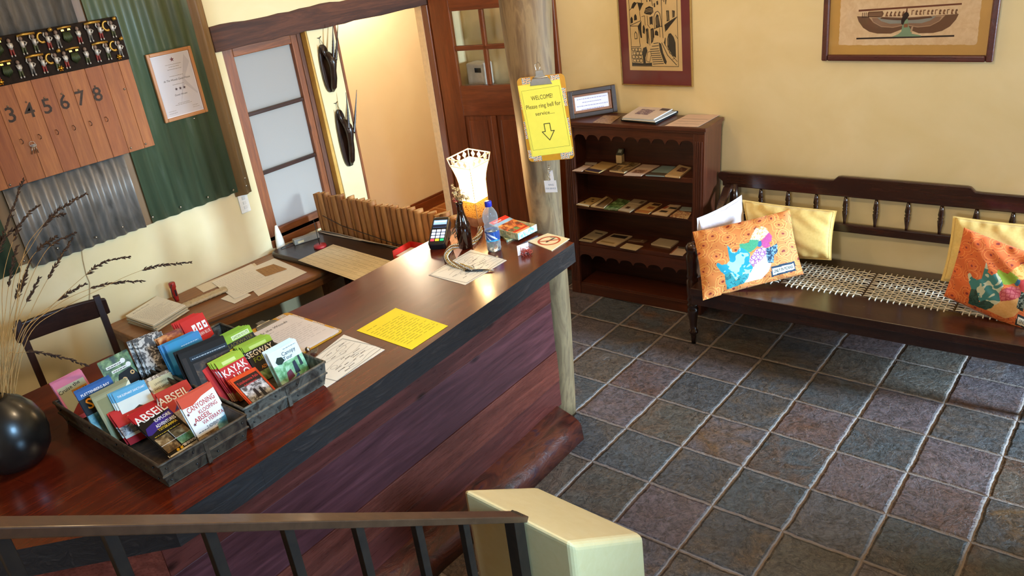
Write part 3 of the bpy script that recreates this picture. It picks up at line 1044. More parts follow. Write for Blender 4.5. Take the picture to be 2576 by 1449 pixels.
CT1 = [(0.838, -1.105), (0.868, -1.60), (0.905, -2.20), (0.93, -2.78), (0.692, -2.962), (0.15, -3.48), (-0.16, -3.30), (-0.145, -2.66), (0.18, -2.36), (0.222, -1.9), (0.198, -1.02)]
# main top and mitred return
slab([(0.838, -1.105), (0.868, -1.60), (0.905, -2.20), (0.933, -2.768), (0.490, -3.158), (-0.16, -3.30), (-0.145, -2.66), (0.18, -2.36), (0.222, -1.9), (0.198, -1.02)], 0.962, ZC, M_top, M_edge, 'counter_top', 0.0)
slab([(0.933, -2.7685), (0.932, -3.035), (0.60, -3.40), (0.10, -3.62), (-0.16, -3.62), (-0.16, -3.3005), (0.490, -3.1585)], 0.962, ZC, M_top, M_edge, 'return_top', 0.0)
# front of wide dark boards
b = pmb(ctr)
bz = [0.13, 0.268, 0.432, 0.69, 0.968]
bc = [wood((66, 28, 24), (112, 54, 46), 1, 6, 0.3, 0.2, 0.2, True), wood((76, 32, 24), (126, 62, 48), 1, 6, 0.28, 0.2, 0.2), wood((62, 30, 32), (104, 56, 58), 1, 6, 0.32, 0.2, 0.2, True)]
for i in range(4):
    x = 0.622 + 0.004 * (i % 2)
    z0, z1 = bz[i], bz[i + 1]
    b.hexa([(x - 0.03, -1.035, z0 + 0.0006), (x, -1.035, z0 + 0.0006), (x + 0.05, -3.0, z0 + 0.0006), (x - 0.03, -3.0, z0 + 0.0006)],
           [(x - 0.03, -1.035, z1 - 0.0006), (x, -1.035, z1 - 0.0006), (x + 0.05, -3.0, z1 - 0.0006), (x - 0.03, -3.0, z1 - 0.0006)], bc[i % 3])
b.build('front_boards', ctr, 0.0025)
b = pmb(ctr)
for i in range(4):
    z0, z1 = bz[i], bz[i + 1]
    b.hexa([(0.645, -3.0, z0 + 0.0006), (0.672, -3.0, z0 + 0.0006), (0.32, -3.40, z0 + 0.0006), (0.30, -3.38, z0 + 0.0006)],
           [(0.645, -3.0, z1 - 0.0006), (0.672, -3.0, z1 - 0.0006), (0.32, -3.40, z1 - 0.0006), (0.30, -3.38, z1 - 0.0006)], bc[(i + 1) % 3])
b.build('return_boards', ctr, 0.003)
b = pmb(ctr)
b.box((0.28, -1.075, 0.13), (0.592, -1.045, 0.962), M_dark_z)
b.box((0.28, -3.3, 0.0), (0.31, -1.05, 0.962), M_dark_y)
b.build('end_panel', ctr, 0.003)
b = pmb(ctr)
sl = [(0.56, 0.0), (0.772, 0.0), (0.765, 0.075), (0.745, 0.105), (0.70, 0.128), (0.62, 0.14), (0.56, 0.14)]
M_plinth = mott(['#2b1712', '#46201a', '#5c2a1c', '#3a2028'], 7, 0.3, 8, (2, 0.7, 2), 0.6, 0.012, 0, 1.5, 0.2)
vs = []
NS = 14
for i in range(NS + 1):
    y = -1.075 - (3.05 - 1.075) * i / NS
    for (x, z) in sl: vs.append((x + random.uniform(-.006, .006), y, z * (1 + (random.uniform(-.06, .04) if z > 0 else 0))))
k = len(sl)
fs = [(i * k + j, i * k + (j + 1) % k, (i + 1) * k + (j + 1) % k, (i + 1) * k + j) for i in range(NS) for j in range(k)]
fs += [tuple(range(k))[::-1], tuple(range(NS * k, NS * k + k))]
b.add(vs, fs, M_plinth, True)
b.build('sleeper_plinth', ctr)
# ------------------------------------------------------------------ log post at the end of the counter
ps = thing('log_post', 'pale weathered round log post at the end of the counter', 'post', (0.555, -0.93, 0))
M_log = mott(['#5a4630', '#745c40', '#8a7250', '#6c563c', '#967e5c'], 4.5, 0.6, 9, (3.0, 3.0, 0.45), 0.25, 0.006, 0, 1.6, 0, 0.28, 0.72)
M_logbase = mott(['#6a6450', '#8a856b', '#a19c80', '#7c775e', '#b0ab90'], 5.5, 0.65, 9, (3.0, 3.0, 0.5), 0.3, 0.006, 0, 1.6, 0, 0.28, 0.72)
def post_sec(k):
    # centre and radius of the log by height
    tbl = [(0.0, 0.540, -0.925, 0.062), (0.55, 0.575, -0.945, 0.068), (1.05, 0.602, -0.978, 0.074), (1.5, 0.617, -0.99, 0.088), (2.02, 0.632, -1.0, 0.106), (3.0, 0.66, -1.03, 0.12)]
    for a, c in zip(tbl, tbl[1:]):
        if a[0] <= k <= c[0]:
            t = (k - a[0]) / (c[0] - a[0])
            return [a[i] + (c[i] - a[i]) * t for i in range(1, 4)]
b = pmb(ps)
def logpart(z0, z1, m, n=26, seg=22):
    vs, fs = [], []
    for i in range(n + 1):
        z = z0 + (z1 - z0) * i / n
        cx, cy, r = post_sec(z)
        for j in range(seg):
            a = 2 * math.pi * j / seg
            rr = r * (1 + 0.02 * math.sin(3 * a + 1.2 * z) + 0.015 * math.sin(5 * a - 3 * z) + 0.01 * math.sin(9 * z + a))
            vs.append((cx + rr * math.cos(a), cy + rr * math.sin(a), z))
    for i in range(n):
        for j in range(seg):
            fs.append((i * seg + j, i * seg + (j + 1) % seg, (i + 1) * seg + (j + 1) % seg, (i + 1) * seg + j))
    fs += [tuple(range(seg))[::-1], tuple(range(n * seg, n * seg + seg))]
    b.add(vs, fs, m, True)
logpart(0.0, 3.0, M_log, 40)
b.build('log', ps)
# ------------------------------------------------------------------ desks behind the counter
M_desk = wood((120, 72, 36), (158, 104, 58), 1, 6, 0.42, 0.1, 0.08)
dk = thing('wall_desk', 'long brown wooden desk along the wall covered with papers', 'desk', (-0.95, -1.7, 0))
b = pmb(dk)
b.prism([(-1.188, -0.966), (-1.188, -2.27), (-0.86, -2.27), (-0.755, -2.05), (-0.655, -1.405), (-0.655, -0.966)], 0.712, 0.738, M_desk)
b.build('desk_top', dk, 0.006)
b = pmb(dk)
b.prism([(-1.18, -0.975), (-1.18, -2.25), (-0.88, -2.25), (-0.775, -2.05), (-0.675, -1.405), (-0.675, -0.975)], 0.655, 0.710, M_desk)
b.build('desk_apron', dk, 0.006)
for y in (-2.23, -1.02):
    b = pmb(dk); b.box((-1.16, y, 0), (-0.92, y + 0.03, 0.655), M_desk); b.build('side_panel', dk, 0.002)
M_bdesk = wood((34, 24, 19), (54, 38, 29), 0, 6, 0.33, 0.15, 0.05)
bd = thing('black_desk', 'dark brown black desk top with rounded corners holding the calendar sheet', 'desk', (-0.5, -1.13, 0))
b = pmb(bd)
pts = []
for (cx, cy, a0) in ((-1.09, -1.285, 180), (0.10, -1.285, 270), (0.10, -1.01, 0), (-1.09, -1.01, 90)):
    for q in range(6):
        a = R(a0 + 18 * q)
        pts.append((cx + 0.045 * math.cos(a), cy + 0.045 * math.sin(a)))
b.prism(pts, 0.7385, 0.768, M_bdesk)
b.build('desk_top', bd, 0.010, seg=3)
b = pmb(bd); b.box((0.05, -1.28, 0), (0.09, -0.98, 0.738), M_bdesk); b.build('side_panel', bd, 0.002)
ZD, ZB = 0.7385, 0.7685
# log fence screen
fe = thing('log_fence', 'row of short upright pole logs screening the back of the black desk', 'fence', (-0.55, -0.94, 0.0))
ML = [wood((134, 82, 36), (190, 130, 70), 2, 7, 0.6, 0, 0.25, True), wood((146, 94, 44), (200, 142, 80), 2, 7, 0.6, 0, 0.25), wood((120, 72, 32), (176, 116, 60), 2, 7, 0.6, 0, 0.25, True)]
M_cut = mott(['#c9a878', '#b8925e', '#d8bc90'], 40, 0.7, 4)
x = -1.135
k = 0
while x < 0.03:
    r = random.uniform(0.0195, 0.027)
    zt_ = (0.995 if x > -1.1 else 1.0) + random.uniform(-0.012, 0.012)
    b = pmb(fe)
    cx, cy = x + r, -0.934 + random.uniform(-0.006, 0.006)
    vs, fs = [], []
    m_ = ML[k % 3]
    bend = random.uniform(-.005, .005)
    prof = []
    n, sg = 7, 12
    for i in range(n + 1):
        t = i / n
        rr = r * (1 + random.uniform(-.04, .04))
        for j in range(sg):
            a = 2 * math.pi * j / sg
            vs.append((cx + bend * math.sin(3 * t) + rr * math.cos(a), cy + rr * math.sin(a), zt_ * t + 0.0 + (0.006 * math.cos(a) * (i == n))))
    for i in range(n):
        for j in range(sg): fs.append((i * sg + j, i * sg + (j + 1) % sg, (i + 1) * sg + (j + 1) % sg, (i + 1) * sg + j))
    b.add(vs, fs, m_, True)
    c0 = len(b.v)
    b.add(vs[-sg:], [tuple(range(sg))], M_cut)
    b.build('log', fe)
    x += 2 * r - 0.002
    k += 1
b = pmb(fe); b.box((-1.13, -0.909, 0.35), (0.02, -0.892, 0.40), M_dark); b.build('rail', fe)
# cables along the foot of the fence
for (lab, dz, m_, off) in (('white cable bundle lying along the foot of the log fence', 0.004, flat('#cbb9a0', 0.5), 0.0), ('black cable lying along the foot of the log fence', 0.012, M_black, 0.012)):
    b = MB()
    for q in range(3 if dz < 0.01 else 1):
        pts = []
        for i in range(30):
            t = i / 29
            pts.append((-1.10 + 1.10 * t, -0.980 - off + 0.005 * math.sin(9 * t + 2 * q) - 0.006 * q, ZB + 0.0045 + dz * (0.5 + 0.5 * math.sin(14 * t + q)) * 0.6))
        b.tube(pts, 0.0035 if dz < 0.01 else 0.0026, m_, 6)
    tag(b.world('cable'), lab, 'cable')
b = MB()
b.tube([(-1.06, -0.969, 0.87), (-0.9, -0.9695, 0.83), (-0.7, -0.9695, 0.81), (-0.45, -0.97, 0.785), (-0.2, -0.9705, 0.79), (0.0, -0.9705, 0.80)], 0.0022, M_black, 6)
tag(b.world('cable'), 'thin black wire hung across the front of the log fence', 'cable')
# ------------------------------------------------------------------ flat papers
def sheet(name, corners, label, cat='paper', m=None, th=0.0008, curl=0.0, group=None, draw=None):
    """a sheet lying flat; corners TL, TR, BR, BL as read; local x right, y up"""
    c = [V(p) for p in corners]
    o = (c[0] + c[1] + c[2] + c[3]) / 4
    M = frame(o, (c[1] - c[0]) + (c[2] - c[3]), (c[0] - c[3]) + (c[1] - c[2]))
    Mi = M.inverted()
    q = [Mi @ p for p in c]
    b = MB()
    b.prism([(q[3].x, q[3].y), (q[2].x, q[2].y), (q[1].x, q[1].y), (q[0].x, q[0].y)], 0, th, m or M_paper)
    w = ((c[1] - c[0]).length + (c[2] - c[3]).length) / 2
    h = ((c[0] - c[3]).length + (c[1] - c[2]).length) / 2
    if draw: draw(b, w, h, th + 0.0003)
    o_ = b.build(name, None, 0, M)
    return tag(o_, label, cat, group)
def rows(b, w, h, z, n=10, y0=0.32, y1=-0.4, x0=-0.4, x1=0.4, m=None, lh=0.0018, dash=0.012):
    for i in range(n):
        y = (y0 + (y1 - y0) * i / max(1, n - 1)) * h
        scribble(b, x0 * w, (x1 - random.choice((0, 0.0, 0.12, 0.3)) * (x1 - x0)) * w, y, lh, m or M_inkgrey, z, dash)
def rect(b, x0, y0, x1, y1, m, z):
    b.poly([(x0, y0, z), (x1, y0, z), (x1, y1, z), (x0, y1, z)], m)
def outline(b, x0, y0, x1, y1, t, m, z):
    rect(b, x0, y0, x1, y0 + t, m, z); rect(b, x0, y1 - t, x1, y1, m, z)
    rect(b, x0, y0, x0 + t, y1, m, z); rect(b, x1 - t, y0, x1, y1, m, z)
def stroke(b, pts, w, m, z, closed=False):
    P = [V((p[0], p[1])) for p in pts]
    if closed: P.append(P[0])
    for a, c in zip(P, P[1:]):
        d = c - a
        if d.length < 1e-7: continue
        n = V((-d.y, d.x)).normalized() * w / 2
        e = d.normalized() * w * 0.3
        b.poly([(a.x + n.x - e.x, a.y + n.y - e.y, z), (a.x - n.x - e.x, a.y - n.y - e.y, z), (c.x - n.x + e.x, c.y - n.y + e.y, z), (c.x + n.x + e.x, c.y + n.y + e.y, z)], m)
ZT = ZC + 0.0005
M_yel = flat('#f2d81a', 0.6, 0, 0.03, 10)
def d_yel(b, w, h, z):
    m = flat('#6b5f12', 0.7)
    scribble(b, -0.40 * w, -0.12 * w, 0.36 * h, 0.0022, m, z, 0.02)
    for i in range(13):
        y = (0.27 - 0.052 * i) * h
        scribble(b, -0.42 * w, random.choice((0.42, 0.40, 0.30, 0.42)) * w, y, 0.0016, m, z, 0.03)
sheet('notice_sheet', [at(897, 832, 2, ZT), at(995, 775, 2, ZT), at(1127, 820, 2, ZT), at(1035, 880, 2, ZT)], 'bright yellow typed notice sheet lying in the middle of the counter', 'paper', M_yel, draw=d_yel)
def d_map(b, w, h, z):
    M_l = flat('#6e665c', 0.7)
    outline(b, -0.47 * w, -0.46 * h, 0.47 * w, 0.46 * h, 0.0012, M_l, z)
    outline(b, -0.46 * w, -0.45 * h, 0.46 * w, 0.45 * h, 0.0008, M_l, z)
    random.seed(11)
    for i in range(7):
        pts = []
        y = (-0.38 + 0.12 * i) * h
        for k in range(14):
            pts.append(((-0.42 + 0.065 * k) * w, y + 0.03 * h * math.sin(k * 0.7 + i * 1.3)))
        stroke(b, pts[random.randint(0, 3):], 0.0011, M_l, z)
    for i in range(3):
        cx, cy, r = random.uniform(-.25, .25) * w, random.uniform(-.25, .25) * h, random.uniform(.05, .1) * w
        stroke(b, [(cx + r * math.cos(R(30 * q)), cy + 0.7 * r * math.sin(R(30 * q))) for q in range(12)], 0.0011, M_l, z, True)
    for i in range(16):
        x, y = random.uniform(-.4, .3) * w, random.uniform(-.4, .4) * h
        scribble(b, x, x + random.uniform(.06, .14) * w, y, 0.003, M_ink, z, 0.005)
sheet('map_sheet', [at(760, 925, 2, ZT), at(865, 842, 2, ZT), at(968, 880, 2, ZT), at(822, 975, 2, ZT)], 'printed road map sheet lying beside the right hand tin tray', 'map', M_paperw, draw=d_map)
sheet('map_sheet', [at(1078, 692, 2, ZT), at(1185, 628, 2, ZT), at(1275, 655, 2, ZT), at(1170, 717, 2, ZT)], 'printed road map sheet under the pen at the lamp end of the counter', 'map', M_paperw, draw=d_map)
# desk papers
def d_letter(b, w, h, z):
    b.text('At The Woods', T2(0, 0.36 * h, z), 0.014, M_inkgrey, 'C', w * 0.5, 0.35)
    rows(b, w, h, z, 13, 0.27, -0.4)
def d_rows(b, w, h, z): rows(b, w, h, z, 14, 0.4, -0.42)
PZ = ZD + 0.0006
def stack(corners, n, label, m_top, draw=None, cat='paper stack', jit=0.006, th=0.002, name='paper_stack', group=None):
    """a pile that reads as one bundle: loose leaves as parts, the top one printed"""
    c = [V(p) for p in corners]
    o = (c[0] + c[1] + c[2] + c[3]) / 4
    M = frame(o, (c[1] - c[0]) + (c[2] - c[3]), (c[0] - c[3]) + (c[1] - c[2]))
    root = thing(name, label, cat, group=group, M=M)
    Mi = M.inverted()
    q = [Mi @ p for p in c]
    w = (q[1] - q[0]).length; h = (q[0] - q[3]).length
    for i in range(n):
        b = MB()
        a = random.uniform(-.02, .02) if i < n - 1 else 0
        T = Matrix.Translation((random.uniform(-jit, jit) if i < n - 1 else 0, random.uniform(-jit, jit) if i < n - 1 else 0, th * i)) @ Matrix.Rotation(a, 4, 'Z')
        b.T = T
        mm = m_top if i == n - 1 else flat(random.choice(('#d8c8a8', '#cdbb98', '#e0d2b6', '#bfae8a')), 0.75, 0, 0.05, 12)
        b.prism([(p.x, p.y) for p in (q[3], q[2], q[1], q[0])], 0, th * 0.92, mm)
        if i == n - 1 and draw: draw(b, w, h, th)
        b.build('sheet', root)
    return root
st = stack([at(322, 812, 2, PZ), at(400, 762, 2, PZ), at(472, 785, 2, PZ), at(392, 836, 2, PZ)], 14, 'thick pile of papers with a headed letter on top on the brown desk', M_paper, d_letter, jit=0.008, th=0.0028)
sheet('paper_sheet', [at(595, 690, 2, PZ), at(690, 650, 2, PZ), at(772, 685, 2, PZ), at(650, 745, 2, PZ)], 'large white paper under the letters at the right end of the brown desk', 'paper', flat('#ece2d0', 0.7, 0, 0.03), 0.0012)
sheet('paper_sheet', [at(555, 752, 2, PZ), at(600, 728, 2, PZ), at(632, 742, 2, PZ), at(590, 764, 2, PZ)], 'small loose white paper sticking out at the front edge of the brown desk', 'paper', flat('#ece2d0', 0.7, 0, 0.03), 0.0012)
sheet('paper_sheet', [at(492, 722, 2, PZ), at(640, 662, 2, PZ), at(655, 676, 2, PZ), at(512, 736, 2, PZ)], 'strip of white paper against the wall on the brown desk', 'paper', flat('#e0d0b4', 0.7, 0, 0.03), 0.001)
PZ2 = PZ + 0.003
sheet('letter_sheet', [at(532, 710, 2, PZ2), at(632, 664, 2, PZ2), at(690, 708, 2, PZ2), at(590, 752, 2, PZ2)], 'typed letter sheet lying uppermost in the middle of the brown desk', 'paper', flat('#ece2d0', 0.7, 0, 0.03), 0.001, draw=d_rows)
def d_env(b, w, h, z):
    for i in range(5):
        stroke(b, [(-0.45 * w + 0.2 * w * i + 0.01 * math.sin(i), -0.42 * h), (-0.42 * w + 0.2 * w * i, 0.42 * h)], 0.0015, flat('#8a6234', 0.8), z)
sheet('brown_wrapper', [at(643, 680, 2, PZ2), at(688, 665, 2, PZ2), at(722, 677, 2, PZ2), at(668, 696, 2, PZ2)], 'crumpled brown paper wrapper on the white papers of the desk', 'wrapper', flat('#a97c48', 0.7, 0, 0.15, 60, 0.5), 0.002, draw=d_env)
# translucent roll of scalloped plastic in front of the wall
b = MB()
p0, p1 = at(455, 775, 2, ZD + 0.012), at(568, 728, 2, ZD + 0.012)
pts = [p0 + (p1 - p0) * (i / 29) for i in range(30)]
b.tube(pts, [0.026 + 0.003 * (i % 3 == 0) for i in range(30)], mott(['#a98f66', '#c0a67c', '#b89c70'], 60, 0.3, 4), 12)
b.v = [V((p.x, p.y, ZD + 0.002 + max(0.0, (p.z - ZD - 0.002 + 0.016)) * 0.5)) for p in b.v]
o = b.world('plastic_roll')
tag(o, 'long beige ribbed plastic roll lying on the brown desk', 'roll')
# red torch standing on the desk
tr = thing('red_torch', 'small red torch with a black strap standing on the brown desk', 'torch', M=Matrix.Translation(at(446, 757, 2, ZD)))
P = at(446, 757, 2, ZD)
m = MB(); m.lathe([(0.011, 0.0), (0.012, 0.02), (0.012, 0.07), (0.016, 0.078), (0.017, 0.10), (0.015, 0.104)], flat('#a3241c', 0.35), 14); m.build('body', tr)
m = MB(); m.tube([(0.012, -0.008, 0.10), (0.02, -0.022, 0.08), (0.018, -0.024, 0.04), (0.013, -0.014, 0.012)], 0.002, M_black, 6); m.build('strap', tr)
m = MB(); m.box((0.0105, -0.004, 0.03), (0.0135, 0.004, 0.065), M_black); m.build('switch', tr, 0.001)
# white conical holder in the corner by the window
P = at(689, 624, 2, ZD)
wc = thing('paper_cone', 'white folded card cone standing against the wall left of the window', 'card', M=Matrix.Translation((-1.155, P.y, ZD)))
m = MB()
m.lathe([(0.030, 0.0), (0.030, 0.01), (0.026, 0.06), (0.018, 0.11), (0.008, 0.150), (0.002, 0.153)], flat('#e6ddcc', 0.5), 18, Matrix.Diagonal((0.6, 1, 1, 1)))
m.build('cone', wc)
# calendar desk sheet
def d_cal(b, w, h, z):
    m = flat('#7a6a50', 0.7)
    for i in range(7):
        y = (-0.46 + 0.145 * i) * h
        rect(b, -0.48 * w, y, 0.48 * w, y + 0.0012, m, z)
    for i in range(13):
        x = (-0.48 + 0.08 * i) * w
        rect(b, x, -0.46 * h, x + 0.0007, 0.42 * h, flat('#a8977a', 0.7), z)
    for i in range(12):
        b.text(str(i + 1), T2((-0.44 + 0.08 * i) * w, 0.43 * h, z), 0.006, M_ink)
    for i in range(34):
        x, y = random.uniform(-.46, .4) * w, (-0.44 + 0.145 * random.randint(0, 5) + 0.03) * h
        scribble(b, x, x + 0.05 * w, y, 0.0018, m, z, 0.006)
ZBB = ZB + 0.0004
sheet('calendar_sheet', [at(750, 655, 2, ZBB), at(838, 615, 2, ZBB), at(1012, 665, 2, ZBB), at(925, 718, 2, ZBB)][1:] + [at(750, 655, 2, ZBB)], 'large cream calendar planner sheet lying on the black desk', 'calendar', flat('#dccba6', 0.7, 0, 0.03), 0.001, draw=d_cal)
# bill spike
P = at(806, 622, 2, ZB)
sp = thing('bill_spike', 'thin black bill spike on a round red base on the black desk', 'bill spike', M=Matrix.Translation(P))
m = MB(); m.lathe([(0.036, 0), (0.037, 0.008), (0.034, 0.016), (0.008, 0.018), (0.0005, 0.0185)], flat('#a52a2e', 0.35), 26); m.build('base', sp)
m = MB(); m.tube([(0, 0, 0.017), (-0.003, 0.0, 0.07), (-0.006, 0.002, 0.135), (-0.010, 0.002, 0.165)], [0.0022, 0.002, 0.0018, 0.0006], M_black, 7); m.build('spike', sp)
# router with a red light and its cable
P = at(771, 606, 2, ZB)
rt = thing('network_box', 'flat grey network box with a red glowing light by the window', 'router', M=frame(P, (0.30, 0.95, 0), (-0.95, 0.30, 0)))
m = MB(); m.box((-0.075, -0.018, 0), (0.075, 0.018, 0.032), flat('#8f8b80', 0.5)); m.build('body', rt, 0.003)
m = MB(); m.box((-0.055, -0.020, 0.006), (-0.02, -0.0175, 0.018), flat('#d8c8a0', 0.5)); m.build('label_plate', rt)
def emis(c, s, name='glow'):
    t = NT(name)
    t.fin(lin(c), 0.4)
    t.setv(t.b.inputs['Emission Color'], t.ramp(t.noise(t.co(), 30, 2), [(0.2, tuple(x * 0.9 for x in lin(c)[:3])), (0.8, lin(c))]))
    t.b.inputs['Emission Strength'].default_value = s
    return t.m
P2 = at(748, 610, 2, ZB)
ad = thing('usb_adaptor', 'small red glowing adaptor on a black lead beside the grey network box', 'adaptor', M=Matrix.Translation(P2))
m = MB(); m.box((-0.010, -0.022, 0.0), (0.010, 0.022, 0.012), flat('#7a2118', 0.4)); m.build('body', ad, 0.004)
m = MB(); m.box((0.0102, -0.016, 0.003), (0.0112, 0.016, 0.009), emis('#ff3010', 2.5)); m.build('light', ad)
m = MB(); m.tube([(0, -0.022, 0.006), (-0.004, -0.05, 0.012), (-0.01, -0.085, 0.006), (-0.008, -0.11, 0.003)], 0.0028, M_black, 6); m.build('lead', ad)
# red paper tray beside the fence
P = at(1040, 628, 2, ZB)
rb = thing('red_tray', 'red letter tray with papers half hidden behind the counter top', 'letter tray', M=Matrix.Translation((-0.225, -1.045, ZB)) @ Matrix.Rotation(R(4), 4, 'Z'))
m = MB()
Mrd = flat('#c0241c', 0.35)
m.box((-0.10, -0.07, 0.0), (0.16, 0.07, 0.004), Mrd)
m.box((-0.10, 0.066, 0.0), (0.16, 0.07, 0.06), Mrd)
m.box((-0.10, -0.07, 0.0), (-0.096, 0.07, 0.06), Mrd)
m.box((-0.10, -0.07, 0.0), (0.16, -0.066, 0.03), Mrd)
m.build('tray', rb, 0.001)
m = MB(); m.box((-0.09, -0.06, 0.0045), (0.15, 0.06, 0.03), M_paperw); m.build('papers', rb)
# chair behind the counter
ch = thing('office_chair', 'dark wooden chair with a curved top rail behind the counter', 'chair', (-0.75, -2.5, 0))
TL_, TR_ = at(24, 818, 0, -0.84), at(264, 748, 0, -0.745)
zt_ = (TL_.z + TR_.z) / 2
M_chair = wood((36, 19, 12), (60, 32, 20), 1, 8, 0.35, 0.15, 0.1)
M_chairz = wood((36, 19, 12), (60, 32, 20), 2, 8, 0.35, 0.15, 0.1)
dirn = V((TR_.x - TL_.x, TR_.y - TL_.y, 0)).normalized()
nrm = V((dirn.y, -dirn.x, 0))
L_ = (V((TR_.x, TR_.y, 0)) - V((TL_.x, TL_.y, 0))).length
O_ = V((TL_.x, TL_.y, 0))
def cpt(s, d, z): return O_ + dirn * s + nrm * d + V((0, 0, z))
m = pmb(ch)
lo, hi = [], []
n = 14
vs, fs = [], []
for i in range(n + 1):
    t = i / n
    s = L_ * t
    bow = -0.022 * (1 - (2 * t - 1) ** 2)
    e = 0.010 * (abs(2 * t - 1) ** 6)
    for (d, z) in ((-0.011, zt_ - 0.088 + e), (0.011, zt_ - 0.088 + e), (0.011, zt_ - e), (-0.011, zt_ - e)):
        vs.append(cpt(s, d + bow, z))
for i in range(n):
    for j in range(4): fs.append((i * 4 + j, i * 4 + (j + 1) % 4, (i + 1) * 4 + (j + 1) % 4, (i + 1) * 4 + j))
fs += [(3, 2, 1, 0), (n * 4, n * 4 + 1, n * 4 + 2, n * 4 + 3)]
m.add(vs, fs, M_chair)
m.build('top_rail', ch, 0.005)
for s in (0.03, L_ - 0.03):
    m = pmb(ch)
    a, c = cpt(s, -0.006, zt_ + 0.012), cpt(s, 0.07, 0.45)
    dx = dirn * 0.014
    dn = nrm * 0.010
    e2 = cpt(s, -0.02, 0.0)
    m.hexa([c - dx - dn, c + dx - dn, c + dx + dn, c - dx + dn], [a - dx - dn, a + dx - dn, a + dx + dn, a - dx + dn], M_chairz)
    m.hexa([e2 - dx - dn, e2 + dx - dn, e2 + dx + dn, e2 - dx + dn], [c - dx - dn, c + dx - dn, c + dx + dn, c - dx + dn], M_chairz)
    m.build('rear_leg', ch, 0.003)
    m = pmb(ch)
    c, e2 = cpt(s, 0.43, 0.45), cpt(s, 0.43, 0.0)
    m.hexa([e2 - dx * .8 - dn, e2 + dx * .8 - dn, e2 + dx * .8 + dn, e2 - dx * .8 + dn], [c - dx - dn, c + dx - dn, c + dx + dn, c - dx + dn], M_chairz)
    m.build('front_leg', ch, 0.003)
m = pmb(ch)
m.hexa([cpt(0.0, 0.05, 0.45), cpt(L_, 0.05, 0.45), cpt(L_ + 0.02, 0.46, 0.45), cpt(-0.02, 0.46, 0.45)], [cpt(0.0, 0.05, 0.475), cpt(L_, 0.05, 0.475), cpt(L_ + 0.02, 0.46, 0.475), cpt(-0.02, 0.46, 0.475)], M_chair)
m.build('seat', ch, 0.006)
m = pmb(ch)
m.hexa([cpt(0.03, 0.03, 0.62), cpt(L_ - 0.03, 0.03, 0.62), cpt(L_ - 0.03, 0.05, 0.62), cpt(0.03, 0.05, 0.62)], [cpt(0.03, 0.024, 0.66), cpt(L_ - 0.03, 0.024, 0.66), cpt(L_ - 0.03, 0.044, 0.66), cpt(0.03, 0.044, 0.66)], M_chair)
m.build('lower_rail', ch, 0.003)
# ------------------------------------------------------------------ things on the counter
# two old tin trays
M_tin = mott(['#1e1610', '#382a1e', '#504232', '#2c2016', '#4a3826'], 16, 0.55, 8, (1, 1, 1), 0.15, 0.003, 0.3, 1.2, 0, 0.28, 0.72)
M_tin2 = mott(['#2a241e', '#4e483e', '#6c665a', '#3a3026', '#504434'], 16, 0.5, 8, (1, 1, 1), 0.15, 0.003, 0.35, 1.2, 0, 0.28, 0.72)
def tin_tray(label, c, m, h=0.085):
    """c: inner floor corners (x0,y0,x1,y1); sides flare a little; folded rim, centre fold and rivets"""
    x0, y0, x1, y1 = c
    root = thing('tin_tray', label, 'tray', ((x0 + x1) / 2, (y0 + y1) / 2, ZC))
    f = 0.012
    def loop(z, g): return [V((x0 - g, y0 - g, z)), V((x1 + g, y0 - g, z)), V((x1 + g, y1 + g, z)), V((x0 - g, y1 + g, z))]
    b = pmb(root)
    z = ZC + 0.001
    outer = [loop(z, 0.004), loop(z + h * 0.45, f * 0.5 + 0.006), loop(z + h * 0.47, f * 0.5 + 0.0105), loop(z + h * 0.53, f * 0.5 + 0.0105), loop(z + h * 0.55, f * 0.55 + 0.006), loop(z + h, f + 0.004)]
    inner = [loop(z + h, f + 0.001), loop(z + 0.004, 0.0)]
    L = outer + inner
    vs = [p for l in L for p in l]
    fs = [(0, 1, 2, 3)]
    for i in range(len(L) - 1):
        for j in range(4): fs.append((i * 4 + j, i * 4 + (j + 1) % 4, (i + 1) * 4 + (j + 1) % 4, (i + 1) * 4 + j))
    k = (len(L) - 1) * 4
    fs.append((k + 3, k + 2, k + 1, k))
    b.add(vs, fs, m)
    b.build('pan', root, 0.002)
    b = pmb(root)
    lp = loop(z + h, f + 0.003)
    lp2 = []
    for i in range(4):
        a, c_ = lp[i], lp[(i + 1) % 4]
        for t in (0.0, 0.03, 0.5, 0.97): lp2.append(a + (c_ - a) * t)
    b.tube(lp2 + [lp2[0]], 0.0048, m, 8)
    b.build('rolled_rim', root)
    for side in (0, 1, 2, 3):
        a, c_ = loop(z + h * 0.8, f * 0.9 + 0.005)[side], loop(z + h * 0.8, f * 0.9 + 0.005)[(side + 1) % 4]
        d = (c_ - a).normalized()
        nn = V((d.y, -d.x, 0))
        for t in ((0.06, 0.36, 0.62, 0.94)):
            q = loop(z + h * 0.25, f * 0.3 + 0.005)
            for p in (a + (c_ - a) * t, q[side] + (q[(side + 1) % 4] - q[side]) * t):
                b = pmb(root)
                b.ball(p + nn * 0.001, 0.0034, M_black, 8)
                b.build('rivet', root)
    b = pmb(root)
    a, c_ = loop(z + h * 0.75, f * 0.8 + 0.004)[1], loop(z + h * 0.75, f * 0.8 + 0.004)[2]
    p = a + (c_ - a) * 0.5
    b.box((p.x - 0.002, p.y - 0.006, ZC + 0.004), (p.x + 0.004, p.y + 0.006, ZC + h * 0.95), m)
    b.build('seam', root, 0.0015)
    return root
tin_tray('left hand rusty tin tray full of activity leaflets on the counter', (0.19, -2.960, 0.797, -2.722), M_tin, 0.078)
tin_tray('right hand greyish tin tray full of activity leaflets on the counter', (0.205, -2.675, 0.765, -2.405), M_tin2, 0.078)
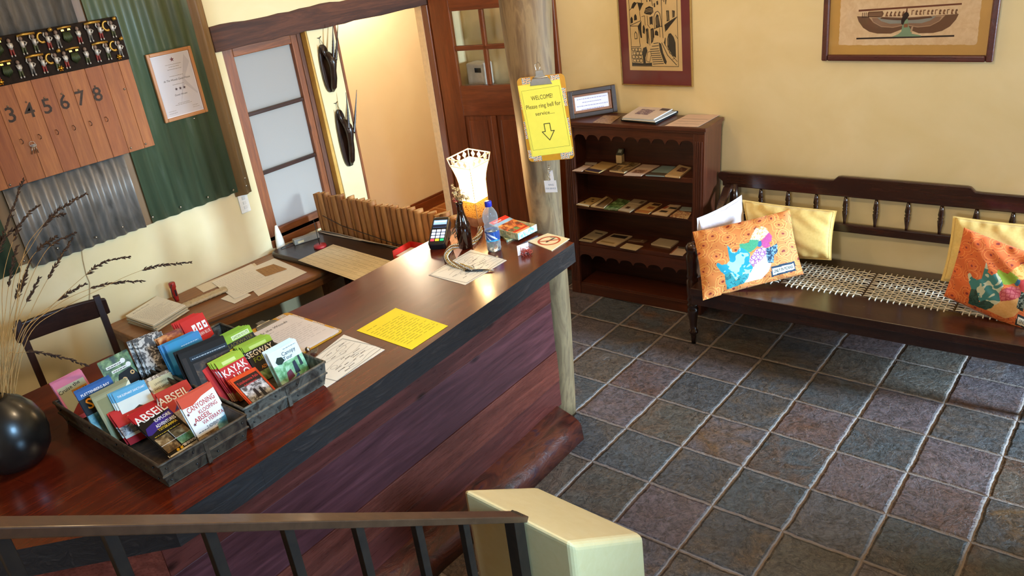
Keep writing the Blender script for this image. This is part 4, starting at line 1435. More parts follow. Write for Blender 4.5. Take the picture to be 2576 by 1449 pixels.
# ---- printed leaflets
def C(c): return flat(c, 0.55, 0, 0.04, 25, 0, 0, 0.25)
M_ph_green = mott(['#1f2c16', '#3f5528', '#6e8a4a', '#a8b48a'], 38, 0.4, 6)
M_ph_brown = mott(['#2a1c10', '#5c4428', '#8c7048', '#c0a880'], 40, 0.4, 6)
M_ph_bw = mott(['#1c1a1c', '#4a464a', '#b8b4b4', '#eeeaea'], 46, 0.4, 6)
M_ph_sea = mott(['#2c5c66', '#4e8c92', '#86b0a8', '#c8d4c0'], 30, 0.4, 5)
M_ph_dark = mott(['#0e0c0a', '#221a14', '#3c2c20', '#6a543c'], 34, 0.4, 6)
M_ph_forest = mott(['#3c6a40', '#6aa06a', '#9cc8a0', '#d8ecd8'], 30, 0.4, 6)
M_ph_fire = mott(['#3a1408', '#8a3818', '#d08038', '#f0c890'], 24, 0.4, 5)
M_ph_zebra = mott(['#4a4440', '#5c544e', '#b8b0a6', '#ccc4ba'], 30, 0.4, 4, (1, 1, 1), 0, 0.005, 0, 2.5, 0, 0.46, 0.56)
def draw_leaf(b, W, H, base, els, t=0.0011):
    b.box((-W / 2, 0, 0), (W / 2, H, t), base)
    z = t
    for e in els:
        z += 0.00016
        if e[0] == 'r':
            _, x0, y0, x1, y1, m = e
            rect(b, (x0 - 0.5) * W, y0 * H, (x1 - 0.5) * W, y1 * H, m if not isinstance(m, str) else C(m), z)
        elif e[0] == 't':
            _, s, x, y, h, m = e[:6]
            mw = e[6] if len(e) > 6 else 0.9
            ang = e[7] if len(e) > 7 else 0
            T = Matrix.Translation(((x - 0.5) * W, y * H, z)) @ Matrix.Rotation(R(ang), 4, 'Z')
            b.text(s, T, h * H, C(m), 'C', mw * W, 0.0, 0.012)
        elif e[0] == 's':
            _, x0, x1, y, m = e
            scribble(b, (x0 - 0.5) * W, (x1 - 0.5) * W, y * H, 0.0022, C(m), z, 0.007)
        elif e[0] == 'o':
            _, x, y, r, m = e
            b.poly([((x - 0.5) * W + r * W * math.cos(R(20 * i)), y * H + r * W * math.sin(R(20 * i)), z) for i in range(18)], m if not isinstance(m, str) else C(m))
        elif e[0] == 'p':
            b.poly([((x - 0.5) * W, y * H, z) for x, y in e[1]], e[2] if not isinstance(e[2], str) else C(e[2]))
        elif e[0] == '*':
            star(b, I4, (e[1] - 0.5) * W, e[2] * H, e[3] * W, C(e[4]), z)
def leaflets(tl, trr, xt, xb, base, els, what, tray, n=3, gap=0.006, zb=ZC + 0.008, jig=0.004, fan=0.0):
    """one pile of leaflets standing tilted back in a tray; front one printed in full"""
    A_, B__ = at(tl[0], tl[1], 0, xt), at(trr[0], trr[1], 0, xt)
    zt_ = (A_.z + B__.z) / 2
    ym = (A_.y + B__.y) / 2
    W = abs(B__.y - A_.y)
    up = V((xt - xb, 0, zt_ - zb))
    H = up.length
    yaw = math.atan2(B__.z - A_.z, W) * 0.5
    b = MB()
    draw_leaf(b, W, H, base, els)
    M0 = frame((xb, ym, zb), V((0, math.cos(yaw), math.sin(yaw))), up)
    o = b.build('leaflet', None, 0, M0)
    tag(o, 'front leaflet ' + what, 'leaflet')
    prev = up
    for i in range(1, n + 1):
        g = gap * i
        u2 = V((up.x - g * 0.25, 0, up.z))
        fr_ = frame((xb - g, ym + random.uniform(-jig, jig) - fan * i, zb + 0.0), V((0, math.cos(yaw), math.sin(yaw))), V((up.x - 0.0, random.uniform(-.004, .004), up.z + random.uniform(-.001, .004))))
        c = o.copy()
        COL.objects.link(c)
        c.matrix_world = fr_
        c['label'] = 'leaflet behind the one ' + what
        c['group'] = 'leaflets behind the front one ' + what
    return o
LT, RT = 'left', 'right'
WH = '#f0ece6'
# back to front, left tray
leaflets((131, 968), (206, 928), 0.16, 0.222, C('#d87890'), [('r', 0.06, 0.0, 0.94, 0.84, '#b9ba9c'), ('t', 'Cruise the', 0.42, 0.72, 0.085, '#2c3228', 0.72, 8), ('r', 0.42, 0.50, 0.92, 0.68, '#b87820'), ('t', 'CRAGS', 0.67, 0.54, 0.10, '#4a2410', 0.44), ('p', [(0.1, 0.2), (0.4, 0.36), (0.9, 0.3), (0.92, 0.14), (0.1, 0.08)], '#8a2c24'), ('r', 0, 0, 1, 0.10, '#d0607c')], 'with a pink border and handwritten title', LT, 3, 0.005)
leaflets((188, 991), (277, 948), 0.335, 0.395, C('#2c5a98'), [('r', 0, 0.5, 1, 0.84, '#1a1612'), ('t', 'PLETTENBERG BAY', 0.5, 0.88, 0.05, WH, 0.8), ('t', 'Swim', 0.55, 0.61, 0.20, '#e89018', 0.86), ('r', 0, 0, 1, 0.5, M_ph_sea)], 'with a blue band and big orange swim title', LT, 3, 0.006)
leaflets((246, 917), (321, 879), 0.215, 0.27, M_ph_green, [('p', [(0.15, 0.0), (0.2, 0.35), (0.42, 0.62), (0.85, 0.66), (1.0, 0.4), (1.0, 0.0)], '#15110e'), ('p', [(0, 0.0), (0.0, 0.3), (0.25, 0.55), (0.3, 0.2), (0.28, 0.0)], '#b8a888'), ('o', 0.52, 0.47, 0.075, '#e0b070'), ('o', 0.82, 0.54, 0.07, '#e0b070'), ('o', 0.52, 0.47, 0.035, '#120c08'), ('o', 0.82, 0.54, 0.033, '#120c08'), ('r', 0.16, 0.80, 0.68, 0.86, '#e8e4d8'), ('o', 0.72, 0.85, 0.08, '#f0ece4'), ('r', 0.26, 0.68, 0.78, 0.74, '#e8e4d8'), ('o', 0.82, 0.73, 0.08, '#f0ece4'), ('s', 0.2, 0.64, 0.82, '#2a2620'), ('s', 0.3, 0.74, 0.70, '#2a2620')], 'showing a black lemur with amber eyes', LT, 2, 0.005)
leaflets((229, 1003), (321, 957), 0.40, 0.455, C('#8f8c66'), [('r', 0.04, 0, 0.96, 0.96, '#9a9670'), ('r', 0.08, 0, 1.0, 0.9, '#858258'), ('p', [(0.6, 0.7), (1.0, 1.0), (1.0, 0.88), (0.62, 0.62)], '#e0dcc0')], 'with a plain olive cover', LT, 5, 0.005, fan=-0.001)
leaflets((275, 992), (357, 959), 0.42, 0.485, C('#d8dcd4'), [('r', 0, 0.78, 1, 1, '#5aa0c4'), ('t', 'THE ELEPHANT SANCTUARY', 0.52, 0.86, 0.045, WH, 0.86), ('r', 0, 0.36, 1, 0.78, '#d8dad0'), ('p', [(0.0, 0.0), (0.0, 0.32), (0.3, 0.5), (0.55, 0.56), (0.8, 0.44), (1.0, 0.3), (1, 0)], '#4a3020')], 'with a pale blue band above an elephant', LT, 2, 0.006, fan=0.006)
leaflets((361, 961), (428, 931), 0.375, 0.46, C('#b8a878'), [('r', 0, 0, 1, 1, M_ph_zebra), ('r', 0.08, 0, 0.92, 0.95, '#d8c698'), ('t', 'LAWNWOOD', 0.5, 0.79, 0.055, '#4a3018', 0.55), ('t', 'SNAKE SANCTUARY', 0.5, 0.66, 0.065, '#4a3018', 0.78), ('r', 0.3, 0.1, 0.8, 0.52, M_ph_green)], 'with a cream snake sanctuary cover', LT, 2, 0.006)
leaflets((388, 995), (467, 959), 0.505, 0.595, C('#b42c24'), [('t', 'ABSEIL', 0.42, 0.72, 0.17, WH, 0.95), ('p', [(0.2, 0.46), (1, 0.6), (1, 0.78), (0.4, 0.62)], '#3a2470'), ('t', 'EXPLORE', 0.7, 0.60, 0.06, WH, 0.4), ('r', 0, 0, 1, 0.45, M_ph_brown)], 'with an ABSEIL title behind the white canyoning one', LT, 2, 0.005)
leaflets((271, 1043), (384, 997), 0.44, 0.525, C('#b8262a'), [('t', 'BLOUKRANS', 0.6, 0.88, 0.07, '#5a1414', 0.6), ('t', '1', 0.3, 0.62, 0.16, WH, 0.2), ('r', 0, 0.28, 1, 0.55, M_ph_bw), ('r', 0, 0.2, 1, 0.28, '#e0d8c8'), ('r', 0, 0, 1, 0.16, '#b42830'), ('o', 0.72, 0.30, 0.09, '#e8c820')], 'with a red cover behind the left ABSEIL one', LT, 4, 0.006)
leaflets((325, 1052), (402, 1006), 0.505, 0.715, C('#1c1612'), [('r', 0, 0.83, 1, 1, '#b42428'), ('t', 'ABSEIL', 0.52, 0.80, 0.14, WH, 1.0, 3), ('p', [(0.0, 0.56), (0.1, 0.68), (1.0, 0.80), (1.0, 0.68), (0.1, 0.54)], '#3a2878'), ('t', 'EXPLORE', 0.7, 0.70, 0.055, WH, 0.5), ('t', 'ADVENTURES', 0.66, 0.60, 0.055, WH, 0.62), ('t', 'TSITSIKAMMA', 0.62, 0.535, 0.045, '#e0b830', 0.6), ('s', 0.1, 0.9, 0.475, '#e0b830'), ('r', 0.04, 0.30, 0.46, 0.45, M_ph_brown), ('r', 0.5, 0.30, 0.96, 0.45, M_ph_brown), ('r', 0.04, 0.292, 0.96, 0.30, WH), ('r', 0.5, 0.30, 0.51, 0.47, WH), ('r', 0.5, 0.17, 0.95, 0.285, M_ph_forest), ('r', 0.04, 0.15, 0.44, 0.285, M_ph_brown), ('r', 0, 0.0, 1, 0.085, '#dcd4c0'), ('o', 0.30, 0.115, 0.04, '#e0b020'), ('o', 0.42, 0.115, 0.04, '#e0b020'), ('s', 0.5, 0.95, 0.135, WH), ('s', 0.5, 0.95, 0.115, WH), ('s', 0.1, 0.5, 0.05, '#6a5a48'), ('r', 0.45, 0.035, 0.62, 0.065, '#3a3630')], 'with a black ABSEIL cover at the front', LT, 3, 0.004)
leaflets((446, 1008), (530, 961), 0.665, 0.728, C(WH), [('p', [(0, 0.8), (0.3, 0.78), (0.6, 0.86), (1, 0.9), (1, 1), (0, 1)], '#cf4a2a'), ('t', 'CANYONING', 0.5, 0.69, 0.10, '#b83428', 0.82, 3), ('t', 'KLOOFING', 0.62, 0.58, 0.075, '#b83428', 0.56, 3), ('t', 'ABSEIL', 0.38, 0.46, 0.09, '#b83428', 0.5, 3), ('t', 'VIA FERRATA', 0.62, 0.37, 0.075, '#b83428', 0.64, 3), ('*', 0.07, 0.66, 0.05, '#6a2a30'), ('*', 0.1, 0.44, 0.05, '#6a2a30'), ('t', '2 ADVENTURES', 0.6, 0.255, 0.06, '#3a4a58', 0.5), ('s', 0.08, 0.34, 0.255, '#4a5660'), ('r', 0, 0.0, 1, 0.2, M_ph_brown), ('p', [(0.55, 0), (0.62, 0.24), (0.8, 0.3), (1.0, 0.34), (1, 0)], M_ph_sea), ('r', 0, 0.0, 0.55, 0.03, WH)], 'with a white canyoning and kloofing cover', LT, 3, 0.004)
# right tray
leaflets((331, 860), (398, 838), 0.245, 0.305, M_ph_zebra, [('o', 0.75, 0.55, 0.14, '#a89c8c'), ('o', 0.75, 0.55, 0.11, '#e0d8cc'), ('t', 'H', 0.75, 0.5, 0.10, '#3a3028', 0.2)], 'with a zebra pattern and a round H badge', RT, 4, 0.006, fan=0.004)
leaflets((398, 856), (455, 826), 0.275, 0.335, C('#5a4030'), [('r', 0, 0.4, 1, 1, M_ph_fire), ('t', 'HORSE TRAILS', 0.12, 0.3, 0.08, '#e8dcc8', 0.6, -90)], 'with a brown horse trails spine', RT, 3, 0.005)
leaflets((453, 813), (510, 784), 0.25, 0.325, C('#c6261c'), [('r', 0.34, 0.72, 0.50, 0.86, WH), ('r', 0.56, 0.72, 0.72, 0.86, WH), ('r', 0.78, 0.72, 0.94, 0.86, WH), ('p', [(0.37, 0.75), (0.47, 0.83), (0.44, 0.75)], '#c6261c'), ('p', [(0.59, 0.75), (0.66, 0.84), (0.69, 0.76)], '#c6261c'), ('p', [(0.81, 0.8), (0.92, 0.82), (0.88, 0.76)], '#c6261c'), ('t', 'OCEAN BLUE', 0.64, 0.62, 0.06, '#f0c8b8', 0.6), ('p', [(0, 0.4), (1, 0.54), (1, 0.44), (0, 0.3)], '#4a5c7c'), ('p', [(0, 0), (0, 0.3), (1, 0.44), (1, 0)], M_ph_brown), ('p', [(0.4, 0.05), (0.5, 0.3), (0.75, 0.36), (0.9, 0.1)], '#c83020')], 'with a red ocean themed cover', RT, 4, 0.006, fan=0.005)
leaflets((407, 871), (495, 835), 0.365, 0.43, C('#2c74a8'), [('r', 0, 0.35, 1, 1, mott(['#3d78b4', '#2a82b0', '#1c8ab4'], 12, 0.4, 3)), ('o', 0.72, 0.62, 0.20, '#e4e8ea'), ('o', 0.72, 0.62, 0.165, '#2c74a8'), ('o', 0.72, 0.63, 0.11, '#e4e8ea'), ('o', 0.72, 0.635, 0.07, '#2c74a8'), ('s', 0.4, 0.9, 0.86, '#c8dce8'), ('r', 0, 0, 1, 0.3, '#4a68a8')], 'with a blue cover and a white oval emblem', RT, 3, 0.006, fan=0.003)
leaflets((435, 893), (554, 855), 0.465, 0.535, C('#16120f'), [('r', 0.18, 0.80, 1.0, 0.88, '#24303a'), ('s', 0.22, 0.95, 0.825, '#b8c4cc'), ('r', 0.03, 0.0, 0.12, 0.9, '#2a2420'), ('r', 0.2, 0, 1, 0.75, M_ph_dark)], 'with a black cover', RT, 5, 0.006)
leaflets((553, 855), (627, 817), 0.455, 0.52, C('#1c1a12'), [('r', 0, 0.84, 1, 1, '#86a82c'), ('r', 0.32, 0.86, 0.9, 0.95, '#d8e4b0'), ('t', 'GARDEN ROUTE', 0.61, 0.875, 0.055, '#5c7818', 0.52), ('t', 'BLACKWATER', 0.5, 0.745, 0.075, '#6a5a18', 0.9), ('t', 'TUBING', 0.52, 0.57, 0.15, '#e0b818', 0.9), ('r', 0, 0, 1, 0.40, M_ph_dark)], 'with a yellow tubing title', RT, 5, 0.006, fan=0.004)
leaflets((495, 911), (551, 880), 0.475, 0.57, C('#c02828'), [('t', 'K', 0.75, 0.55, 0.16, WH, 0.3), ('r', 0.5, 0.7, 0.8, 0.95, M_ph_brown)], 'with a plain red cover left of the kayak one', RT, 3, 0.006)
leaflets((604, 875), (675, 844), 0.51, 0.58, C('#1e1a14'), [('r', 0, 0.84, 1, 1, '#8ca830'), ('r', 0.2, 0.86, 0.8, 0.94, '#b8cc70'), ('t', 'SEGWAY', 0.46, 0.67, 0.14, '#ece4d4', 0.9), ('t', 'FOREST', 0.5, 0.51, 0.12, '#8c9c30', 0.8), ('t', 'ADVENTURES', 0.6, 0.30, 0.08, '#d88828', 0.7), ('r', 0, 0, 1, 0.26, M_ph_green)], 'with a green band and cream forest title', RT, 5, 0.006, fan=0.003)
leaflets((539, 915), (604, 882), 0.525, 0.615, C('#b8242a'), [('r', 0, 0.84, 1, 1, '#98b434'), ('r', 0.2, 0.87, 0.7, 0.95, '#c8d888'), ('t', 'KAYAK', 0.5, 0.63, 0.16, WH, 0.92, 4), ('t', 'LILO', 0.62, 0.44, 0.16, WH, 0.6, 4), ('r', 0.3, 0.33, 1, 0.42, '#3a2020'), ('t', 'ADVENTURES', 0.64, 0.35, 0.055, WH, 0.64), ('t', 'TSITSIKAMMA', 0.62, 0.25, 0.05, '#e8b0a0', 0.6), ('p', [(0, 0), (0, 0.2), (0.4, 0.34), (0.5, 0.1), (0.6, 0)], M_ph_fire)], 'with a red KAYAK LILO cover', RT, 4, 0.006, fan=0.003)
leaflets((671, 893), (742, 855), 0.662, 0.712, C('#dfeef0'), [('r', 0, 0.0, 1, 0.66, M_ph_forest), ('t', 'Canopy', 0.64, 0.80, 0.085, '#34404a', 0.5), ('t', 'Tour', 0.55, 0.69, 0.085, '#34404a', 0.4), ('s', 0.5, 0.95, 0.93, '#7a8a90'), ('p', [(0.12, 0.74), (0.22, 0.83), (0.36, 0.80), (0.42, 0.70), (0.28, 0.64), (0.16, 0.67)], '#22322a'), ('p', [(0.56, 0.3), (0.6, 0.58), (0.7, 0.6), (0.72, 0.3)], '#2c3440'), ('p', [(0.8, 0.42), (0.82, 0.66), (0.88, 0.66), (0.9, 0.42)], '#30383c'), ('p', [(0.25, 0.22), (0.3, 0.42), (0.46, 0.46), (0.5, 0.26)], '#6a3a48'), ('p', [(0.45, 0.2), (0.62, 0.3), (0.66, 0.24), (0.5, 0.16)], '#3c64a0'), ('r', 0, 0, 1, 0.14, M_ph_brown)], 'with a pale green canopy tour cover', RT, 6, 0.005)
leaflets((577, 960), (642, 928), 0.60, 0.718, C('#d8481c'), [('r', 0.06, 0.04, 0.94, 0.94, '#2a1614'), ('r', 0.08, 0.06, 0.92, 0.72, M_ph_bw), ('t', 'Tsitsikamma Falls', 0.5, 0.80, 0.07, '#c03030', 0.8, 2), ('t', 'Adventures', 0.5, 0.70, 0.06, '#c03030', 0.5, 2), ('p', [(0.55, 0.15), (0.58, 0.5), (0.66, 0.52), (0.7, 0.15)], '#16141c'), ('p', [(0.35, 0.3), (0.4, 0.55), (0.48, 0.55), (0.5, 0.3)], '#241820'), ('r', 0.08, 0.06, 0.92, 0.16, M_ph_brown)], 'with an orange border and waterfall photograph', RT, 3, 0.004)
# clipboard with a registration sheet
M_tilep = None
def tile_print():
    t = NT('patterned_tiles')
    vec = t.co('Object', (26, 26, 26))
    fr = t.n('ShaderNodeVectorMath', operation='FRACTION')
    t.l(vec, fr.inputs[0])
    s = t.n('ShaderNodeVectorMath', operation='SUBTRACT')
    t.l(fr.outputs[0], s.inputs[0])
    s.inputs[1].default_value = (0.5, 0.5, 0.0)
    sx = t.n('ShaderNodeSeparateXYZ')
    t.l(s.outputs[0], sx.inputs[0])
    r = t.math('SQRT', t.math('ADD', t.math('MULTIPLY', sx.outputs[0], sx.outputs[0]), t.math('MULTIPLY', sx.outputs[1], sx.outputs[1])))
    an = t.math('ARCTAN2', sx.outputs[1], sx.outputs[0])
    pet = t.math('ADD', r, t.math('MULTIPLY', t.math('SINE', t.math('MULTIPLY', an, 4.0)), 0.11))
    c = t.ramp(pet, [(0.0, lin('#b8502a')), (0.13, lin('#e8e0c8')), (0.22, lin('#3a5870')), (0.30, lin('#e8e0c8')), (0.37, lin('#c8742c')), (0.44, lin('#ece4cc')), (0.52, lin('#3c6480')), (0.6, lin('#e4dcc4'))])
    c.node.color_ramp.interpolation = 'CONSTANT'
    return t.fin(c, 0.4)
M_tilep = tile_print()
M_clip = flat('#c9901f', 0.4, 0, 0.05)
def rrect(w, h, r, n=5):
    pts = []
    for (cx, cy, a0) in ((w / 2 - r, -h / 2 + r, -90), (w / 2 - r, h / 2 - r, 0), (-w / 2 + r, h / 2 - r, 90), (-w / 2 + r, -h / 2 + r, 180)):
        for q in range(n + 1):
            a = R(a0 + 90 * q / n)
            pts.append((cx + r * math.cos(a), cy + r * math.sin(a)))
    return pts
def clip_board(root, w, h, papm, draw, pw, ph, pdy=0.0, prot=0.0, M_metal=None):
    """local frame: x right, y up, z toward the reader, centred"""
    b = MB()
    b.prism(rrect(w, h, 0.018), 0, 0.003, M_clip)
    z = 0.0032
    tw = 0.045
    for (x0, x1) in ((-w / 2 + 0.002, -w / 2 + tw), (w / 2 - tw, w / 2 - 0.002)):
        y = -h / 2 + 0.014
        k = 0
        while y < h / 2 - 0.03:
            rect(b, x0, y, x1, y + 0.036, M_tilep, z)
            y += 0.036 + (0.048 if k % 2 == 0 else 0.0)
            k += 1
    for x in (-w / 2 + 0.02, w / 2 - 0.056):
        rect(b, x, -h / 2 + 0.002, x + 0.036, -h / 2 + 0.036, M_tilep, z + 0.0002)
        rect(b, x, h / 2 - 0.036, x + 0.036, h / 2 - 0.002, M_tilep, z + 0.0002)
    b.build('board', root)
    b = MB()
    b.T = Matrix.Translation((0, pdy, 0.0036)) @ Matrix.Rotation(R(prot), 4, 'Z')
    for q in range(4):
        b.box((-pw / 2 + 0.002 * q - 0.004, -ph / 2 - 0.003 * (3 - q), 0.0004 * q), (pw / 2 + 0.001 * q - 0.003, ph / 2, 0.0004 * q + 0.0003), papm)
    draw(b, pw, ph, 0.0018)
    b.build('page', root)
    b = MB()
    mm = M_metal or M_steel
    b.prism([(-0.045, h / 2 - 0.034), (0.045, h / 2 - 0.034), (0.036, h / 2 - 0.012), (0.016, h / 2 + 0.004), (0.015, h / 2 + 0.022), (-0.015, h / 2 + 0.022), (-0.016, h / 2 + 0.004), (-0.036, h / 2 - 0.012)], 0.006, 0.0085, mm)
    b.tube([(-0.03, h / 2 - 0.006, 0.006), (0.03, h / 2 - 0.006, 0.006)], 0.004, mm, 8)
    b.build('clip', root, 0.0008)
def d_reg(b, w, h, z):
    b.text('At the Woods', T2(-0.02 * w, 0.34 * h, z), 0.016, M_ink, 'C', 0.62 * w, 0.3)
    for i in range(11):
        scribble(b, -0.42 * w, random.choice((0.42, 0.35, 0.40, 0.2)) * w, (0.20 - 0.052 * i) * h, 0.0013, M_inkgrey, z, 0.02)
    scribble(b, -0.3 * w, -0.1 * w, 0.27 * h, 0.002, M_ink, z, 0.012)
cb = thing('clipboard', 'patterned clipboard with a guest form lying between tray and counter back', 'clipboard', M=frame((at(690, 800, 2, ZT) + at(832, 852, 2, ZT) + at(640, 830, 2, ZT) + at(765, 890, 2, ZT)) / 4, at(832, 852, 2, ZT) - at(765, 890, 2, ZT) + V((0.0, 0.0, 0)), at(690, 800, 2, ZT) - at(832, 852, 2, ZT)))
clip_board(cb, 0.225, 0.335, flat('#dcd2cc', 0.6, 0, 0.02), d_reg, 0.20, 0.285, -0.01)
# bulldog clip with a ball on the map sheet edge
P = at(783, 892, 2, ZT)
bc_ = thing('ball_clip', 'small silver clip with a round chrome ball behind the canopy leaflets', 'clip', M=frame(P, (0.7, 0.7, 0), (-0.7, 0.7, 0)))
m = MB(); m.ball((-0.008, 0.0, 0.022), 0.0095, M_steel, 14); m.build('ball', bc_)
m = MB(); m.prism([(0, 0), (0.012, 0.0), (0.026, 0.016), (0.0, 0.012)], -0.012, 0.012, M_steel, Matrix.Rotation(R(90), 4, 'X')); m.build('clip_body', bc_, 0.001)
# black round vase with dry grass
Pv = V((0.282, -3.142, ZC))
vz = thing('round_vase', 'large round black clay vase with dry grass at the left edge', 'vase', M=Matrix.Translation(Pv))
M_vase = mott(['#0d0c0b', '#171513', '#201c18'], 8, 0.30, 4, coat=0.15)
m = MB()
m.lathe([(r * 0.84, z) for r, z in [(0.055, 0.0), (0.085, 0.012), (0.112, 0.045), (0.123, 0.09), (0.121, 0.125), (0.105, 0.165), (0.078, 0.197), (0.046, 0.217), (0.038, 0.224), (0.034, 0.222), (0.034, 0.20), (0.06, 0.17), (0.08, 0.12), (0.05, 0.03)]], M_vase, 44)
m.build('body', vz)
ZM = ZC + 0.215
M_stem = flat('#b08a52', 0.6, 0, 0.2, 60)
M_plume = mott(['#1e110a', '#341e12', '#4e3420'], 120, 0.8, 3)
def grass(x, pix, head, n=26, r=0.0012, dens=1.0, glab='stem of dry grass with a dark seed head in the black vase'):
    """a stem from the vase mouth through the given points (photo column,row on the plane x); last part carries the seed head"""
    P = [at(px, py, 0, x + (0.30 - x) * (1 - i / max(1, len(pix) - 1)) * 0.8) for i, (px, py) in enumerate(pix)]
    base = V((Pv.x + random.uniform(-.015, .015), Pv.y + random.uniform(-.015, .015), ZM - 0.08))
    P = [base] + P
    # smooth polyline
    pts = []
    for i in range(len(P) - 1):
        a, b_, c, d = P[max(i - 1, 0)], P[i], P[i + 1], P[min(i + 2, len(P) - 1)]
        for k in range(8):
            t = k / 8.0
            pts.append(0.5 * ((2 * b_) + (c - a) * t + (2 * a - 5 * b_ + 4 * c - d) * t * t + (3 * b_ - a - 3 * c + d) * t * t * t))
    pts.append(P[-1])
    root = thing('grass_stem', glab, 'dry grass', M=Matrix.Translation(base), group='dry grass stems in the black vase')
    m = pmb(root)
    kx = len(pts)
    m.tube(pts, [r * (1 - 0.6 * i / kx) for i in range(kx)], M_stem, 5)
    m.build('stem', root)
    k0 = int((kx - 1) * head)
    m = pmb(root)
    seg = pts[k0:]
    for i in range(len(seg) - 1):
        d = seg[i + 1] - seg[i]
        L = d.length
        q = 0.0
        while q < L:
            p = seg[i] + d * (q / L)
            f = (i + q / L) / len(seg)
            s = 0.013 * (1 - 0.5 * f) * dens
            dirv = (d.normalized() + V((random.uniform(-.5, .5), random.uniform(-.5, .5), random.uniform(-.5, .4)))).normalized()
            m.tube([p, p + dirv * s * 0.7, p + dirv * s * 1.7], [0.0009, 0.0027 * dens, 0.0004], M_plume, 5, False)
            q += 0.0050
    m.build('seed_head', root)
    return root
random.seed(5)
GR = [(-0.05, [(40, 790), (60, 640), (100, 575), (160, 520), (218, 487)], .66), (0.0, [(20, 860), (36, 700), (78, 620), (124, 553), (163, 537)], .74),
      (0.0, [(30, 850), (60, 690), (96, 628), (142, 594)], .72), (0.05, [(40, 830), (70, 720), (110, 640), (142, 608), (191, 585)], .70),
      (0.05, [(40, 870), (80, 780), (110, 720), (150, 650), (181, 602)], .66), (0.0, [(60, 840), (140, 760), (202, 703), (260, 660), (328, 646)], .66),
      (0.0, [(70, 850), (160, 775), (250, 728), (330, 690), (400, 668), (480, 660)], .74), (0.05, [(60, 850), (140, 770), (210, 733), (280, 712), (359, 707)], .66),
      (0.1, [(50, 850), (110, 790), (155, 748), (215, 714)], .70), (0.2, [(15, 905), (45, 888), (92, 887), (150, 897), (222, 920)], .5),
      (0.0, [(4, 860), (-6, 760), (-4, 640), (20, 560), (58, 452)], .66), (0.0, [(10, 860), (8, 700), (50, 565), (97, 517)], .68), (0.05, [(-4, 850), (-8, 700), (3, 610), (50, 567)], .66),
      (0.1, [(6, 880), (14, 780), (26, 690), (42, 618)], .66), (0.1, [(20, 880), (40, 790), (56, 720), (76, 655)], .7), (0.12, [(26, 880), (48, 800), (70, 755), (98, 700)], .72),
      (0.1, [(12, 890), (20, 820), (45, 735), (66, 690)], .7), (0.05, [(-2, 880), (-14, 780), (-20, 690), (-10, 600)], .7)]
for (x, pix, hd) in GR: grass(x, pix, hd)
# card terminal
P = at(1104, 632, 2, ZC)
tm = thing('card_terminal', 'black card payment terminal with lit keypad standing on the counter', 'card terminal', M=frame(at(1101, 628, 2, ZC + 0.001) + V((0.0, 0.0, 0)), V((0.86, 0.5, 0)), V((-0.47, 0.80, 0.42))))
M_term = flat('#191a1c', 0.35)
m = MB(); m.prism(rrect(0.078, 0.17, 0.014), -0.006, 0.030, M_term, Matrix.Translation((0, 0.088, 0))); m.build('body', tm, 0.005)
m = MB(); m.box((-0.033, 0.100, 0.0301), (0.033, 0.152, 0.0315), M_black)
scr = emis('#7aa0e8', 1.3)
m.box((-0.030, 0.104, 0.0316), (0.030, 0.149, 0.032), scr)
m.box((-0.026, 0.137, 0.0321), (0.026, 0.144, 0.0323), emis('#dce8ff', 1.6))
m.box((-0.030, 0.104, 0.0321), (0.030, 0.122, 0.0323), flat('#16203a', 0.3))
m.build('screen', tm)
kw = emis('#cfdcff', 1.2)
for rw in range(4):
    for cl in range(3):
        c = kw if rw < 3 else (emis('#e04050', 1.0), emis('#e8c030', 1.1), emis('#20b070', 1.0))[cl]
        m = MB(); m.box((-0.030 + 0.0215 * cl, 0.078 - 0.0185 * rw, 0.0302), (-0.0125 + 0.0215 * cl, 0.091 - 0.0185 * rw, 0.0328), c); m.build('key', tm, 0.0015)
# prop under the terminal
m = MB(); m.box((-0.03, 0.10, -0.05), (0.03, 0.15, -0.006), M_term); m.build('base', tm, 0.003)
# spectacles on a pink paper
def d_pink(b, w, h, z): rows(b, w, h, z, 9, 0.4, -0.4, m=flat('#b88878', 0.7))
sheet('pink_slip', [at(1130, 600, 2, ZT), at(1160, 566, 2, ZT), at(1180, 600, 2, ZT), at(1148, 652, 2, ZT)], 'crumpled pink paper slip under the spectacles beside the terminal', 'paper', flat('#dcae98', 0.65, 0, 0.05), 0.0012, draw=d_pink)
gp = thing('spectacles', 'dark round spectacles lying on the pink paper beside the terminal', 'spectacles', M=frame(at(1142, 590, 2, ZC + 0.006), V((0.8, -0.55, 0.0)), V((0.3, 0.45, 0.55))))
for sx in (-1, 1):
    m = MB(); m.ring((sx * 0.027, 0.018, 0.0), 0.020, 0.0016, M_black, (0, 0, 1), 22, 6); m.build('lens_rim', gp)
    m = MB(); m.lathe([(0.0188, -0.0004), (0.0188, 0.0004)], MTG, 20, Matrix.Translation((sx * 0.027, 0.018, 0))); m.build('lens', gp)
    m = MB(); m.tube([(sx * 0.047, 0.022, 0), (sx * 0.049, 0.022, -0.04), (sx * 0.047, 0.018, -0.075)], 0.0014, M_black, 6); m.build('temple', gp)
m = MB(); m.tube([(-0.008, 0.022, 0), (0, 0.026, 0.002), (0.008, 0.022, 0)], 0.0014, M_black, 6); m.build('bridge', gp)
